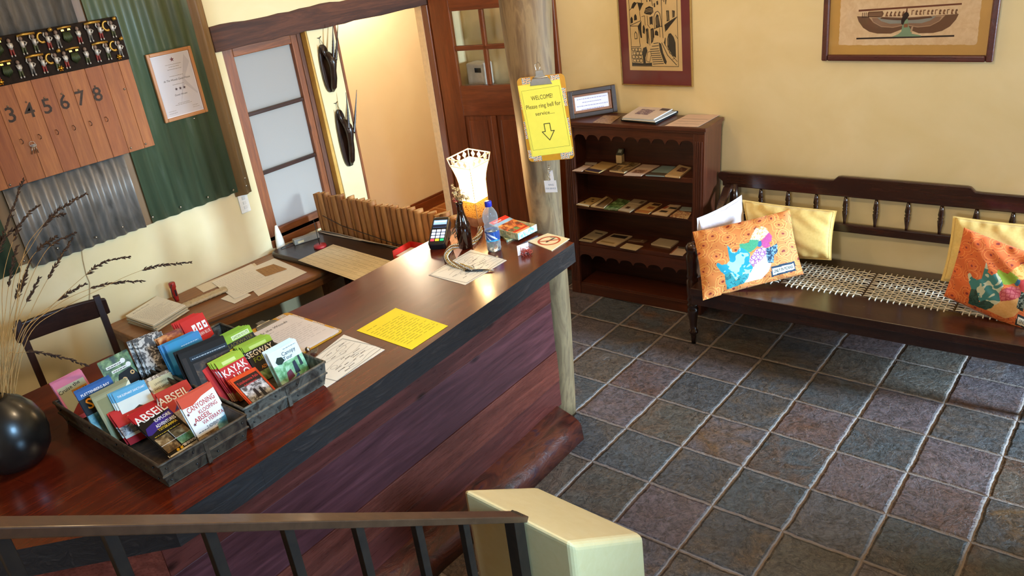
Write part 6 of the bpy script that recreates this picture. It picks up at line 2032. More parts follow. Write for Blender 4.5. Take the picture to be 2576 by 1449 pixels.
flatdoc(z5([(315, 365), (490, 392), (720, 257), (545, 222)]), zs, C('#b09a76'), 'leaflet with two dark bands at the left end of the lower bookcase shelf', [(0.1, 0.12, 0.9, 0.2, '#3c3024'), (0.3, 0.72, 0.9, 0.8, '#4a3c2c')], 0.006)
flatdoc(z5([(560, 402), (825, 452), (1062, 312), (805, 277)]), zs, C('#c0a47c'), 'cream booklet with a dark title block on the lower bookcase shelf', [(0.1, 0.66, 0.9, 0.9, '#2c221c'), (0.1, 0.1, 0.8, 0.22, '#94784c')], 0.007)
flatdoc(z5([(890, 467), (1110, 508), (1215, 447), (985, 405)]), zs, C('#c4ac84'), 'small blank cream leaflet at the front of the lower bookcase shelf', None, 0.004)
flatdoc(z5([(1005, 378), (1225, 402), (1275, 370), (1060, 345)]), zs, C('#6a4a34'), 'brown folded leaflet lying at the back of the lower bookcase shelf', [(0, 0.05, 1, 0.16, '#c0a080'), (0.7, 0.3, 0.8, 0.9, '#a08868')], 0.006)
flatdoc(z5([(1325, 425), (1600, 474), (1715, 388), (1455, 347)]), zs, C('#c0aa88'), 'stack of plain cream leaflets right of centre on the lower bookcase shelf', None, 0.010)
flatdoc(z5([(1585, 558), (1770, 582), (1868, 482), (1700, 455)]), zs, C('#ccb094'), 'leaflet with a red side band at the right end of the lower bookcase shelf', [(0, 0.05, 0.1, 0.9, '#9a5a44'), (0.1, 0.8, 1, 1.0, '#6a6054')], 0.004)
# small box standing on the top shelf
P = at(1553, 413, 2, SZ[0] + 0.002)
sb = thing('small_box', 'small cream carton with a dark sloping lid standing on the top bookcase shelf', 'box', M=Matrix.Translation(P + V((0, 0.02, 0))) @ Matrix.Rotation(R(6), 4, 'Z'))
m = MB(); m.box((-0.019, 0, 0), (0.019, 0.04, 0.05), C('#cbb080')); m.build('carton', sb, 0.001)
m = MB(); m.prism([(0.0, 0.05), (0.04, 0.05), (0.04, 0.083)], -0.0192, 0.0192, C('#4c4a3c'), Matrix(((0, 0, 1, 0), (1, 0, 0, 0), (0, 1, 0, 0), (0, 0, 0, 1))))
m.build('lid', sb, 0.001)
m = MB(); m.poly([(-0.011, 0.0135, 0.0632), (0.011, 0.0135, 0.0632), (0.011, 0.031, 0.0776), (-0.011, 0.031, 0.0776)], C('#a8a890')); m.build('lid_label', sb)
# framed notice on top
zt2 = HB + 0.001
n0, n1 = at(1433, 300, 2, zt2), at(1556, 280, 2, zt2)
dn = (n1 - n0); dn.z = 0
wN = min(dn.length, 0.30)
dn.normalize()
nb = V((-dn.y, dn.x, 0))
fn_ = thing('framed_notice', 'small framed notice in a wide dark wooden frame leaning on top of the bookcase', 'notice', M=frame(n0, dn, V((0, 0, 1)) + nb * 0.14))
hN = 0.165
Fm = Matrix.Identity(4)
b = MB()
M_fr = wood((40, 24, 16), (66, 42, 28), 0, 8, 0.4, 0.1, 0.1)
M_fr2 = wood((120, 72, 44), (150, 96, 60), 0, 8, 0.4, 0.1, 0.1)
fw = 0.028
b.box((0, 0, 0), (fw, hN, 0.022), M_fr); b.box((wN - fw, 0, 0), (wN, hN, 0.022), M_fr)
b.box((fw, 0, 0), (wN - fw, fw, 0.022), M_fr); b.box((fw, hN - fw, 0), (wN - fw, hN, 0.022), M_fr)
b.build('frame', fn_, 0.004)
b = MB()
g = fw
b.box((g, g, 0.004), (g + 0.014, hN - g, 0.014), M_fr2); b.box((wN - g - 0.014, g, 0.004), (wN - g, hN - g, 0.014), M_fr2)
b.box((g + 0.014, g, 0.004), (wN - g - 0.014, g + 0.014, 0.014), M_fr2); b.box((g + 0.014, hN - g - 0.014, 0.004), (wN - g - 0.014, hN - g, 0.014), M_fr2)
b.build('inner_moulding', fn_, 0.002)
b = MB()
b.box((g + 0.01, g + 0.01, 0.002), (wN - g - 0.01, hN - g - 0.01, 0.006), flat('#ded6e0', 0.35, 0, 0.02, 8, 0, 0.3))
for i in range(4):
    w_ = (0.40, 0.26, 0.42, 0.30)[i]
    scribble(b, wN * (0.5 - w_ * 0.78), wN * (0.5 + w_ * 0.78), hN * (0.64 - 0.125 * i), 0.004, flat('#8a84a8', 0.6), 0.0065, 0.011)
b.build('notice_page', fn_)
# things lying on top of the bookcase
zt3 = HB + 0.0008
flatdoc([(1490, 309), (1535, 312), (1563, 292), (1520, 290)], zt3, mott(['#6a4a30', '#a88458', '#4a3020'], 40, 0.5, 4), 'brown patterned paper lying on the bookcase top beside the framed notice', None, 0.001, 'paper', 'paper')
flatdoc([(1672, 317), (1755, 320), (1811, 289), (1731, 288)], zt3, PPK, 'pale printed sheet at the right corner of the bookcase top', [(0.1, 0.2, 0.9, 0.22, '#a08c78'), (0.1, 0.4, 0.9, 0.42, '#a08c78'), (0.1, 0.6, 0.9, 0.62, '#a08c78')], 0.001, 'paper', 'paper')
flatdoc([(1562, 304), (1650, 314), (1706, 284), (1622, 274)], zt3, C('#1a2028'), 'dark blue black folder at the bottom of the pile on the bookcase top', None, 0.012, 'folder', 'folder', edge=C('#16181c'))
flatdoc([(1564, 301), (1648, 308), (1702, 282), (1622, 274)], zt3 + 0.013, C('#a8b4c4'), 'pale blue booklet in the middle of the pile on the bookcase top', None, 0.005, 'booklet', 'booklet', edge=C('#dcd8d0'))
flatdoc([(1566, 297), (1645, 302), (1692, 276), (1612, 268)], zt3 + 0.0195, C('#d0bcae'), 'white magazine with a purple emblem uppermost on the pile on the bookcase top', [(0.2, 0.3, 0.62, 0.75, mott(['#d0bcae', '#5a3a5a', '#c0a8a0'], 46, 0.5, 3)), (0.72, 0.75, 0.98, 0.95, '#4a3a44')], 0.006, 'magazine', 'magazine', edge=C('#d8ccc0'))
# ------------------------------------------------------------------ bench with woven seat
BN = thing('wooden_bench', 'long dark wooden bench with spindle back and woven strap seat', 'bench', (0.80, 0.0, 0), 0.042)
LB, ZS = 1.83, 0.40
M_bn = wood((38, 19, 12), (62, 32, 20), 0, 8, 0.24, 0.3, 0.05)
M_bny = wood((38, 19, 12), (62, 32, 20), 1, 8, 0.24, 0.3, 0.05)
M_bnz = wood((34, 17, 11), (56, 29, 18), 2, 8, 0.22, 0.3, 0.05)
YF, YK = -0.105, 0.525
xd = [0.02, 0.44, 0.857, 1.27, 1.685]      # dividers
hy0, hy1 = 0.118, 0.415
b = MB()
b.box((0.036, YF, ZS - 0.045), (LB - 0.036, hy0, ZS), M_bn)
b.box((0.03, hy1, ZS - 0.045), (LB - 0.03, YK, ZS), M_bn)
edges = [0.0] + [0.5 * (p + q) for p, q in zip(xd, xd[1:])]
hol = []
cuts = [(0.0, 0.055), (0.415, 0.468), (0.832, 0.882), (1.245, 1.295), (1.66, LB)]
for (a, c) in cuts: b.box((a, hy0, ZS - 0.045), (c, hy1, ZS), M_bny)
b.build('seat_frame', BN, 0.005, seg=3)
M_strap = flat('#e6dcc8', 0.6, 0, 0.06, 40)
for (a, c), (a2, c2) in zip(cuts, cuts[1:]):
    x0, x1 = c, a2
    b = MB()
    nx, ny = 13, 12
    for i in range(nx):
        x = x0 + (x1 - x0) * (i + 0.5) / nx
        pts = [(x, hy0 - 0.020, ZS - 0.002), (x, hy0 - 0.016, ZS + 0.003)]
        for j in range(ny): pts.append((x, hy0 + (hy1 - hy0) * (j + 0.5) / ny, ZS + 0.002 + (0.003 if (i + j) % 2 else -0.003)))
        pts += [(x, hy1 + 0.016, ZS + 0.003), (x, hy1 + 0.020, ZS - 0.002)]
        b.tube(pts, 0.0032, M_strap, 6)
    for j in range(ny):
        y = hy0 + (hy1 - hy0) * (j + 0.5) / ny
        pts = [(x0 - 0.020, y, ZS - 0.002), (x0 - 0.016, y, ZS + 0.003)]
        for i in range(nx): pts.append((x0 + (x1 - x0) * (i + 0.5) / nx, y, ZS + 0.002 + (-0.003 if (i + j) % 2 else 0.003)))
        pts += [(x1 + 0.016, y, ZS + 0.003), (x1 + 0.020, y, ZS - 0.002)]
        b.tube(pts, 0.0032, M_strap, 6)
    b.build('woven_panel', BN)
b = MB()
b.box((0.03, YF + 0.03, ZS - 0.115), (LB - 0.03, YF + 0.055, ZS - 0.045), M_bn)
b.box((0.03, YK - 0.06, ZS - 0.115), (LB - 0.03, YK - 0.035, ZS - 0.045), M_bn)
b.build('apron', BN, 0.004)
legprof = [(0.013, 0.0), (0.016, 0.05), (0.017, 0.062), (0.026, 0.068), (0.027, 0.082), (0.018, 0.092), (0.021, 0.13), (0.029, 0.20), (0.031, 0.222), (0.024, 0.232), (0.031, 0.243), (0.031, 0.252), (0.024, 0.262), (0.031, 0.275), (0.031, 0.285), (0.027, 0.295), (0.030, 0.31), (0.032, 0.33), (0.032, 0.40), (0.026, 0.41), (0.032, 0.425), (0.027, 0.44), (0.030, 0.50), (0.033, 0.55), (0.026, 0.565), (0.033, 0.58), (0.030, 0.605), (0.018, 0.622), (0.001, 0.626)]
for x in (0.0, LB):
    b = MB(); b.lathe(legprof, M_bnz, 22, Matrix.Translation((x, 0.0, 0))); b.build('front_leg', BN)
    b = MB()
    b.hexa([(x - 0.03, 0.44, 0), (x + 0.03, 0.44, 0), (x + 0.03, 0.50, 0), (x - 0.03, 0.50, 0)], [(x - 0.03, 0.46, ZS), (x + 0.03, 0.46, ZS), (x + 0.03, 0.52, ZS), (x - 0.03, 0.52, ZS)], M_bnz)
    b.build('rear_leg', BN, 0.004)
    b = MB()
    s = 0.035 if x == 0 else -0.035
    b.tube([(x + s, 0.50, ZS - 0.01), (x + s, 0.502, 0.52), (x + s, 0.505, 0.60), (x + s, 0.51, 0.70), (x + s, 0.512, 0.79)], [0.026, 0.030, 0.022, 0.027, 0.02], M_bnz, 14)
    b.build('back_post', BN)
    b = MB()
    q = [(0.50, 0.775), (0.46, 0.765), (0.40, 0.715), (0.33, 0.655), (0.24, 0.612), (0.12, 0.596), (0.0, 0.592), (-0.035, 0.592)]
    lo = [(x - 0.022, y, z - 0.017) for y, z in q]
    vs, fs = [], []
    for (y, z) in q:
        vs += [(x - 0.024 + s * 0.3, y, z - 0.016), (x + 0.024 + s * 0.3, y, z - 0.016), (x + 0.024 + s * 0.3, y, z + 0.016), (x - 0.024 + s * 0.3, y, z + 0.016)]
    n = len(q)
    for i in range(n - 1):
        for j in range(4): fs.append((i * 4 + j, i * 4 + (j + 1) % 4, (i + 1) * 4 + (j + 1) % 4, (i + 1) * 4 + j))
    fs += [(3, 2, 1, 0), (n * 4 - 4, n * 4 - 3, n * 4 - 2, n * 4 - 1)]
    b.add(vs, fs, M_bny)
    b.build('arm', BN, 0.008)
XZ = Matrix(((1, 0, 0, 0), (0, 0, 1, 0), (0, 1, 0, 0), (0, 0, 0, 1)))
b = MB()
half = [(-0.035, 0.772), (-0.036, 0.80), (-0.058, 0.815), (-0.066, 0.835), (-0.058, 0.850), (-0.035, 0.855), (0.560, 0.858), (0.582, 0.860), (0.603, 0.880), (0.62, 0.883)]
pts = half + [(LB - x, z) for x, z in half[::-1]]
b.prism(pts, 0.505, 0.530, M_bn, XZ)
b.build('top_rail', BN, 0.005)
b = MB(); b.box((0.03, 0.500, 0.575), (LB - 0.03, 0.528, 0.622), M_bn); b.build('lower_rail', BN, 0.005)
sprof = [(0.0065, 0.0), (0.0075, 0.02), (0.012, 0.055), (0.0145, 0.078), (0.010, 0.086), (0.0145, 0.094), (0.010, 0.102), (0.0145, 0.115), (0.011, 0.145), (0.0065, 0.175)]
for i in range(11):
    x = 0.188 + 0.1535 * i
    if x > LB - 0.1: break
    b = MB(); b.lathe([(r, z * (0.155 / 0.175)) for r, z in sprof], M_bnz, 14, Matrix.Translation((x, 0.516, 0.620))); b.build('spindle', BN)
# ------------------------------------------------------------------ cushions
def pip(x, y, poly):
    c = False
    n = len(poly)
    j = n - 1
    for i in range(n):
        xi, yi = poly[i]; xj, yj = poly[j]
        if (yi > y) != (yj > y) and x < (xj - xi) * (y - yi) / (yj - yi) + xi: c = not c
        j = i
    return c
class Pillow:
    def __init__(s, tl, tr, br, bl, thick, pinch=0.07, seed=0, flange=0.0):
        s.c = [V(p) for p in (tl, tr, br, bl)]
        s.t, s.p, s.fl = thick, pinch, flange
        n = (s.c[1] - s.c[0] + s.c[2] - s.c[3]).cross(s.c[0] - s.c[3] + s.c[1] - s.c[2])
        s.n = n.normalized()
        rnd = random.Random(seed)
        s.w = [(rnd.uniform(5, 14), rnd.uniform(5, 14), rnd.uniform(0, 6), rnd.uniform(.002, .004)) for _ in range(5)]
    def pt(s, u, v, side=1, off=0.0):
        U, W = 2 * u - 1, 2 * v - 1
        uu = 0.5 + 0.5 * U * (1 - s.p * (1 - W * W))
        vv = 0.5 + 0.5 * W * (1 - s.p * (1 - U * U))
        a = s.c[3] + (s.c[2] - s.c[3]) * uu
        b = s.c[0] + (s.c[1] - s.c[0]) * uu
        q = a + (b - a) * vv
        k = max(0.0, (1 - abs(U) ** 2.6)) ** 0.55 * max(0.0, (1 - abs(W) ** 2.6)) ** 0.55
        if s.fl:
            m = min(1 - abs(U), 1 - abs(W)) / s.fl
            k *= 0.03 + 0.97 * min(1.0, max(0.0, m - 0.7) * 1.6) ** 0.6 if m < 2 else 1.0
        wr = sum(a_ * math.sin(fu * U + fv * W + ph) for fu, fv, ph, a_ in s.w) * (0.25 + 0.75 * (1 - k)) * (k > 0) * min(1, k * 5)
        # gathers running in from the seams
        wr += 0.0035 * math.sin(46 * u + s.w[0][2]) * max(0.0, abs(W) - 0.62) * 2.2 * min(1, k * 6)
        return q + s.n * (side * (s.t * k + wr) + off)
    def mesh(s, b, n, mat_fn, back):
        vs, fs = [], []
        for side in (1, -1):
            for j in range(n + 1):
                for i in range(n + 1):
                    vs.append(s.pt(i / n, j / n, side))
        N = (n + 1) ** 2
        T = b.T
        base = len(b.v)
        b.v += [T @ p for p in vs]
        if b.uv is None: b.uv = []
        b.uv += [(i / n, j / n) for _ in range(2) for j in range(n + 1) for i in range(n + 1)]
        for j in range(n):
            for i in range(n):
                k = j * (n + 1) + i
                b.f.append((base + k, base + k + 1, base + k + n + 2, base + k + n + 1))
                b.mi.append(b.mid(mat_fn((i + 0.5) / n, (j + 0.5) / n)))
                b.sm.append(True)
                k += N
                b.f.append((base + k, base + k + n + 1, base + k + n + 2, base + k + 1))
                b.mi.append(b.mid(back))
                b.sm.append(True)
def cloth(c1, c2, sc=120):
    k = ('cl', c1, c2, sc)
    if k in _mc: return _mc[k]
    t = NT('woven_cloth')
    nz = t.noise(t.co(), sc, 4)
    col = t.ramp(nz, [(0.3, lin(c1)), (0.7, lin(c2))])
    t.bump(nz, 0.15, 0.002)
    t.b.inputs['Sheen Weight'].default_value = 0.2
    _mc[k] = t.fin(col, 0.8)
    return _mc[k]
def swirl_cloth(bg, line, dot, name):
    """orange print: dark dots inside pale open rings"""
    t = NT(name)
    uv = t.n('ShaderNodeUVMap')
    mp = t.n('ShaderNodeMapping')
    mp.inputs['Scale'].default_value = (6.2, 5.2, 1)
    t.l(uv.outputs[0], mp.inputs[0])
    nz = t.noise(mp.outputs[0], 1.4, 2)
    cb = t.n('ShaderNodeVectorMath', operation='ADD')
    t.l(mp.outputs[0], cb.inputs[0])
    cc_ = t.n('ShaderNodeCombineXYZ')
    nz = t.math('MULTIPLY', nz, 0.4)
    t.l(nz, cc_.inputs[0]); t.l(nz, cc_.inputs[1])
    t.l(cc_.outputs[0], cb.inputs[1])
    v = t.n('ShaderNodeTexVoronoi', voronoi_dimensions='2D')
    v.inputs['Scale'].default_value = 1.0
    v.inputs['Randomness'].default_value = 0.75
    t.l(cb.outputs[0], v.inputs['Vector'])
    d = v.outputs['Distance']
    col = t.ramp(d, [(0.0, lin(dot)), (0.085, lin(bg)), (0.30, lin(line)), (0.335, lin(bg)), (0.47, lin(line)), (0.50, lin(bg))])
    col.node.color_ramp.interpolation = 'CONSTANT'
    v2 = t.n('ShaderNodeTexVoronoi', voronoi_dimensions='2D')
    v2.inputs['Scale'].default_value = 2.4
    t.l(cb.outputs[0], v2.inputs['Vector'])
    f2 = t.ramp(v2.outputs['Distance'], [(0.07, (1, 1, 1)), (0.09, (0, 0, 0))])
    col = t.mix(f2, col, lin(dot))
    t.bump(t.noise(t.co(), 150, 3), 0.12, 0.002)
    t.b.inputs['Sheen Weight'].default_value = 0.1
    return t.fin(col, 0.7)
M_orange = swirl_cloth('#dd8a48', '#f0c06a', '#8e2c22', 'orange_swirl_print')
M_orange2 = swirl_cloth('#d8662a', '#e8904a', '#8e2c22', 'deep_orange_swirl_print')
M_redback = cloth('#b02a48', '#c43a58')
def spotcloth(a, c, sc=14, lo=0.42, hi=0.5): return mott([a, a, c, c], sc, 0.7, 1, (1, 1, 1), 0, 0.005, 0, 1.2, 0, lo, hi)
def hexcloth(a, c, sc=60):
    t = NT('honeycomb_print')
    v = t.n('ShaderNodeTexVoronoi', feature='DISTANCE_TO_EDGE')
    v.inputs['Scale'].default_value = sc
    v.inputs['Randomness'].default_value = 0.35
    t.l(t.co(), v.inputs['Vector'])
    col = t.ramp(v.outputs['Distance'], [(0.05, lin(c)), (0.12, lin(a))])
    return t.fin(col, 0.7)
corn_px = [(1743, 585), (1985, 530), (2015, 687), (1770, 750)]
def invb(px, py):
    u = v = 0.5
    (ax, ay), (bx, by), (cx, cy), (dx, dy) = corn_px
    for _ in range(25):
        X = dx + (cx - dx) * u + (ax - dx) * v + (bx - ax - cx + dx) * u * v
        Y = dy + (cy - dy) * u + (ay - dy) * v + (by - ay - cy + dy) * u * v
        a11 = (cx - dx) + (bx - ax - cx + dx) * v; a12 = (ax - dx) + (bx - ax - cx + dx) * u
        a21 = (cy - dy) + (by - ay - cy + dy) * v; a22 = (ay - dy) + (by - ay - cy + dy) * u
        D = a11 * a22 - a12 * a21
        ex, ey = px - X, py - Y
        u += (ex * a22 - ey * a12) / D
        v += (a11 * ey - a21 * ex) / D
    return (u, v)
def zz_(L): return [invb(1720 + x / 4.673, 560 + y / 4.673) for x, y in L]
PATCH = [
 ('dkteal', [(470, 630), (520, 600), (560, 640), (600, 690), (640, 640), (690, 620), (750, 610), (740, 660), (690, 720), (500, 785), (480, 700)]),
 ('teal', [(485, 285), (545, 345), (545, 372), (600, 375), (640, 320), (690, 335), (760, 390), (745, 480), (795, 545), (760, 610), (700, 640), (640, 690), (560, 670), (470, 630), (420, 590), (360, 520), (380, 490), (430, 520), (480, 510), (520, 470), (500, 350)]),
 ('green', [(630, 280), (740, 265), (760, 228), (860, 228), (850, 300), (770, 372), (700, 375), (640, 320)]),
 ('gold', [(760, 232), (790, 160), (830, 90), (900, 70), (960, 90), (980, 140), (930, 200), (870, 245)]),
 ('pink', [(980, 138), (1018, 180), (1012, 240), (980, 260), (1000, 300), (940, 325), (895, 295), (890, 240), (930, 200)]),
 ('navy', [(945, 330), (1020, 300), (1080, 265), (1082, 370), (1040, 400), (1030, 490), (960, 490), (950, 400)]),
 ('blue2', [(850, 250), (890, 240), (900, 295), (870, 315), (840, 300)]),
 ('honey', [(755, 440), (830, 345), (900, 310), (948, 325), (948, 395), (880, 470), (800, 535), (745, 500)]),
 ('white', [(750, 600), (800, 530), (880, 468), (945, 398), (960, 480), (1005, 500), (970, 590), (900, 660), (800, 690), (700, 715)]),
]
PATCH = [(k, zz_(L)) for k, L in PATCH]
LBL_O = zz_([(1000, 535), (1278, 455), (1290, 562), (1008, 645)])
LBL_I = zz_([(1015, 558), (1265, 482), (1275, 545), (1022, 625)])
def map_cushion(root, P, pal, base, n=130):
    def fn(u, v):
        if pip(u, v, LBL_I): return pal['label']
        if pip(u, v, LBL_O): return pal['navyb']
        for k, L in PATCH:
            if pip(u, v, L): return pal[k]
        return base
    b = pmb(root)
    P.mesh(b, n, fn, M_redback)
    b.build('cover', root)
    c0 = LBL_I[3]; c1 = LBL_I[2]; c2 = LBL_I[1]; c3 = LBL_I[0]
    def tf(x, y):
        u, v = (x / 1.0 + 0.5), (y / 0.16)
        a = (c0[0] + (c1[0] - c0[0]) * u, c0[1] + (c1[1] - c0[1]) * u)
        e = (c3[0] + (c2[0] - c3[0]) * u, c3[1] + (c2[1] - c3[1]) * u)
        return P.pt(a[0] + (e[0] - a[0]) * v, a[1] + (e[1] - a[1]) * v, 1, 0.0012)
    b = pmb(root)
    b.text('ONLY IN MZANSI', Matrix.Identity(4), 0.085, flat('#2c3438', 0.7), 'C', 0.88, fn=lambda x, y: tf(x, y + 0.038))
    # mapped points are already in place, so the text keeps the root transform only
    b.build('label_text', root)
pal1 = dict(teal=spotcloth('#18a4c8', '#a8e4e4', 22, 0.5, 0.56), dkteal=spotcloth('#14707e', '#2c9aa4', 50), green=cloth('#3ea07a', '#4fb088'), gold=spotcloth('#d8b878', '#f0e4c8', 60), pink=cloth('#b8448e', '#c8589e'),
            navy=spotcloth('#123a5c', '#7aa8c8', 70, 0.52, 0.56), navyb=cloth('#15324a', '#1d3c56'), blue2=cloth('#1f6a9c', '#2878a8'), honey=hexcloth('#e8d8ee', '#9a4ca8'), white=cloth('#ece8e4', '#f4f0ec'), label=cloth('#dfe8e6', '#eaf0ee'))
pal2 = dict(teal=spotcloth('#3a7e7e', '#c8ccb0', 22, 0.5, 0.56), dkteal=spotcloth('#1e3a30', '#2c5044', 50), green=cloth('#86a42a', '#94b034'), gold=spotcloth('#d89840', '#e8b868', 60), pink=cloth('#b83030', '#c63c3c'),
            navy=spotcloth('#1c2c24', '#8a9488', 70, 0.52, 0.56), navyb=cloth('#1c2220', '#262c2a'), blue2=cloth('#2c5c7c', '#346888'), honey=hexcloth('#d06a70', '#b03848'), white=cloth('#dca45c', '#e4b070'), label=cloth('#dcd0b8', '#e6dcc6'))
M_yc = cloth('#e0bf6c', '#e8ca7c', 90)
M_wc = cloth('#dcd4da', '#e8e2e6', 90)
def cush(label, tl, tr, br, bl, th, m=None, seed=1, fl=0.0, pinch=0.06, pal=None, base=None):
    P = Pillow(tl, tr, br, bl, th, pinch, seed, fl)
    o = (V(bl) + V(br)) / 2
    root = thing('cushion', label, 'cushion', M=Matrix.Translation(o))
    if pal: map_cushion(root, P, pal, base)
    else:
        b = pmb(root)
        P.mesh(b, 64, lambda u, v: m, m)
        b.build('cover', root)
        b = pmb(root)
        st_ = cloth('#b98a3c', '#c89a48') if m is M_yc else cloth('#c0b6bc', '#cfc6cc')
        k = fl * 0.5 if fl else 0.02
        ring = [P.pt(u, v, 1, 0.0012) for u, v in [(k + (1 - 2 * k) * i / 24, 1 - k) for i in range(25)] + [(1 - k, 1 - k - (1 - 2 * k) * i / 24) for i in range(1, 25)] + [(1 - k - (1 - 2 * k) * i / 24, k) for i in range(1, 25)] + [(k, k + (1 - 2 * k) * i / 24) for i in range(1, 25)]]
        b.tube(ring, 0.0009, st_, 5)
        b.build('stitching', root)
    return root
cush('lavender white cushion leaning on the left arm behind the orange cushion', at(1753, 549, 1, 0.10), at(1866, 490, 1, 0.43), at(1888, 660, 1, 0.42), at(1752, 700, 1, 0.10), 0.055, M_wc, 2, 0.07)
cush('yellow cushion leaning on the bench back behind the left orange cushion', at(1867, 502, 1, 0.43), at(2106, 530, 1, 0.465), at(2092, 655, 1, 0.355), at(1884, 650, 1, 0.30), 0.065, M_yc, 3, 0.06, 0.04)
cush('bright orange cushion with a turquoise patchwork map at the left end of the bench', at(1742, 583, 1, 0.03), at(1987, 527, 1, 0.32), at(2022, 690, 1, 0.20), at(1768, 756, 1, -0.165), 0.06, None, 4, 0, 0.035, pal1, M_orange)
cush('yellow cushion leaning on the bench back at the right edge of the photo', at(2397, 543, 1, 0.48), at(2660, 570, 1, 0.51), at(2650, 760, 1, 0.40), at(2366, 706, 1, 0.36), 0.065, M_yc, 5, 0.06, 0.04)
cush('deep orange cushion with a green patchwork map at the right edge of the photo', at(2425, 572, 1, 0.34), at(2690, 668, 1, 0.30), at(2640, 872, 1, 0.13), at(2374, 745, 1, 0.20), 0.06, None, 6, 0, 0.035, pal2, M_orange2)
# ------------------------------------------------------------------ pictures on the back wall
YP = YB - 0.001
pL, pR = at(1568, 212, 1, YP), at(1745, 213, 1, YP)
w1 = pR.x - pL.x
h1 = 0.66
pc = thing('linocut_picture', 'framed black linocut of stepped village houses with a maroon mount', 'picture', M=frame((pL.x, YP, pL.z), (1, 0, 0), (0, 0, 1)))
M_lb = mott(['#241a12', '#35281c'], 60, 0.5, 3)
M_mar2 = flat('#6e2c32', 0.45, 0, 0.05, 20, 0, 0.15)
M_gil = flat('#b89458', 0.3, 0.8)
b = MB()
for lo, hi in (((0, 0, 0), (0.006, h1, 0.018)), ((w1 - 0.006, 0, 0), (w1, h1, 0.018)), ((0.006, 0, 0), (w1 - 0.006, 0.006, 0.018)), ((0.006, h1 - 0.006, 0), (w1 - 0.006, h1, 0.018))): b.box(lo, hi, M_gil)
b.build('frame', pc, 0.001)
b = MB()
b.box((0.006, 0.006, 0.002), (w1 - 0.006, h1 - 0.006, 0.008), M_mar2)
ax0, ax1, ay0 = w1 * 0.125, w1 * 0.865, h1 * 0.133
aw = ax1 - ax0
M_cr = flat('#d8bb8a', 0.5, 0, 0.04, 20, 0, 0.15)
b.box((ax0, ay0, 0.008), (ax1, h1 - ay0 * 0.55, 0.0085), M_cr)
ox, oy, su = w1 * 0.158, h1 * 0.170, w1 * 0.66
Z0 = 0.0088
def A_(pts, m=M_lb, z=Z0): b.poly([(ox + (x - 270) / 277.0 * su, oy + (397 - y) / 277.0 * su, z) for x, y in pts], m)
def S_(pts, w=3.0, z=Z0 + 0.0002, m=M_lb, closed=False): stroke(b, [(ox + (x - 270) / 277.0 * su, oy + (397 - y) / 277.0 * su) for x, y in pts], w / 277.0 * su, m, z, closed)
# outer border of the print
S_([(270, -60), (547, -60), (545, 397), (272, 397)], 2.6, closed=True)
# houses climbing a stepped lane, cut in black (units: a larger view of the print)
def z7(L): return [(188 + 0.631 * x, 0.631 * y) for x, y in L]
def AD(L, m=M_lb, z=Z0): A_(z7(L), m, z)
def SD(L, w=6, z=Z0 + 0.0002, m=M_lb, closed=False): S_(z7(L), w * 0.631, z, m, closed)
for L in ([(210, 120), (268, 128), (252, 150), (228, 192)], [(150, 160), (165, 128), (182, 114), (206, 126), (170, 168)], [(268, 205), (285, 165), (320, 152), (352, 165), (355, 200), (330, 220), (290, 215)],
          [(138, 285), (138, 245), (150, 228), (160, 245), (160, 278)], [(172, 262), (174, 225), (186, 208), (198, 225), (200, 255)], [(205, 305), (240, 262), (236, 330), (240, 400), (226, 400)],
          [(168, 410), (168, 365), (180, 345), (195, 365), (195, 408)], [(372, 322), (370, 245), (385, 215), (400, 225), (412, 310)], [(470, 190), (495, 190), (497, 268), (472, 275)], [(522, 190), (547, 194), (543, 240), (524, 248)],
          [(360, 134), (372, 128), (374, 160), (362, 163)], [(385, 118), (400, 112), (402, 142), (388, 146)], [(295, 100), (303, 98), (304, 120), (297, 121)], [(320, 94), (332, 92), (334, 116), (322, 118)],
          [(316, 238), (346, 230), (344, 300), (330, 290), (318, 300)], [(248, 360), (250, 310), (262, 295), (272, 330), (265, 370)], [(278, 330), (296, 322), (300, 400), (296, 452), (280, 440)], [(322, 330), (346, 322), (352, 384), (340, 430), (322, 448)],
          [(358, 378), (362, 350), (375, 340), (390, 355), (392, 385)], [(450, 300), (500, 270), (560, 240), (520, 288), (472, 342), (455, 345)], [(470, 470), (470, 410), (485, 370), (505, 365), (530, 395), (545, 440), (545, 560), (515, 540), (480, 490)],
          [(245, 482), (275, 470), (285, 505), (262, 560), (264, 604), (240, 610), (235, 520)], [(392, 436), (415, 448), (430, 520), (460, 590), (452, 614), (435, 600), (400, 500)], [(135, 600), (240, 606), (322, 600), (322, 626), (135, 626)],
          [(436, 66), (446, 66), (442, 112), (437, 116)], [(452, 74), (462, 78), (455, 128), (450, 124)], [(468, 84), (480, 90), (470, 146), (465, 140)], [(440, 440), (452, 400), (458, 400), (454, 470)]):
    AD(L)
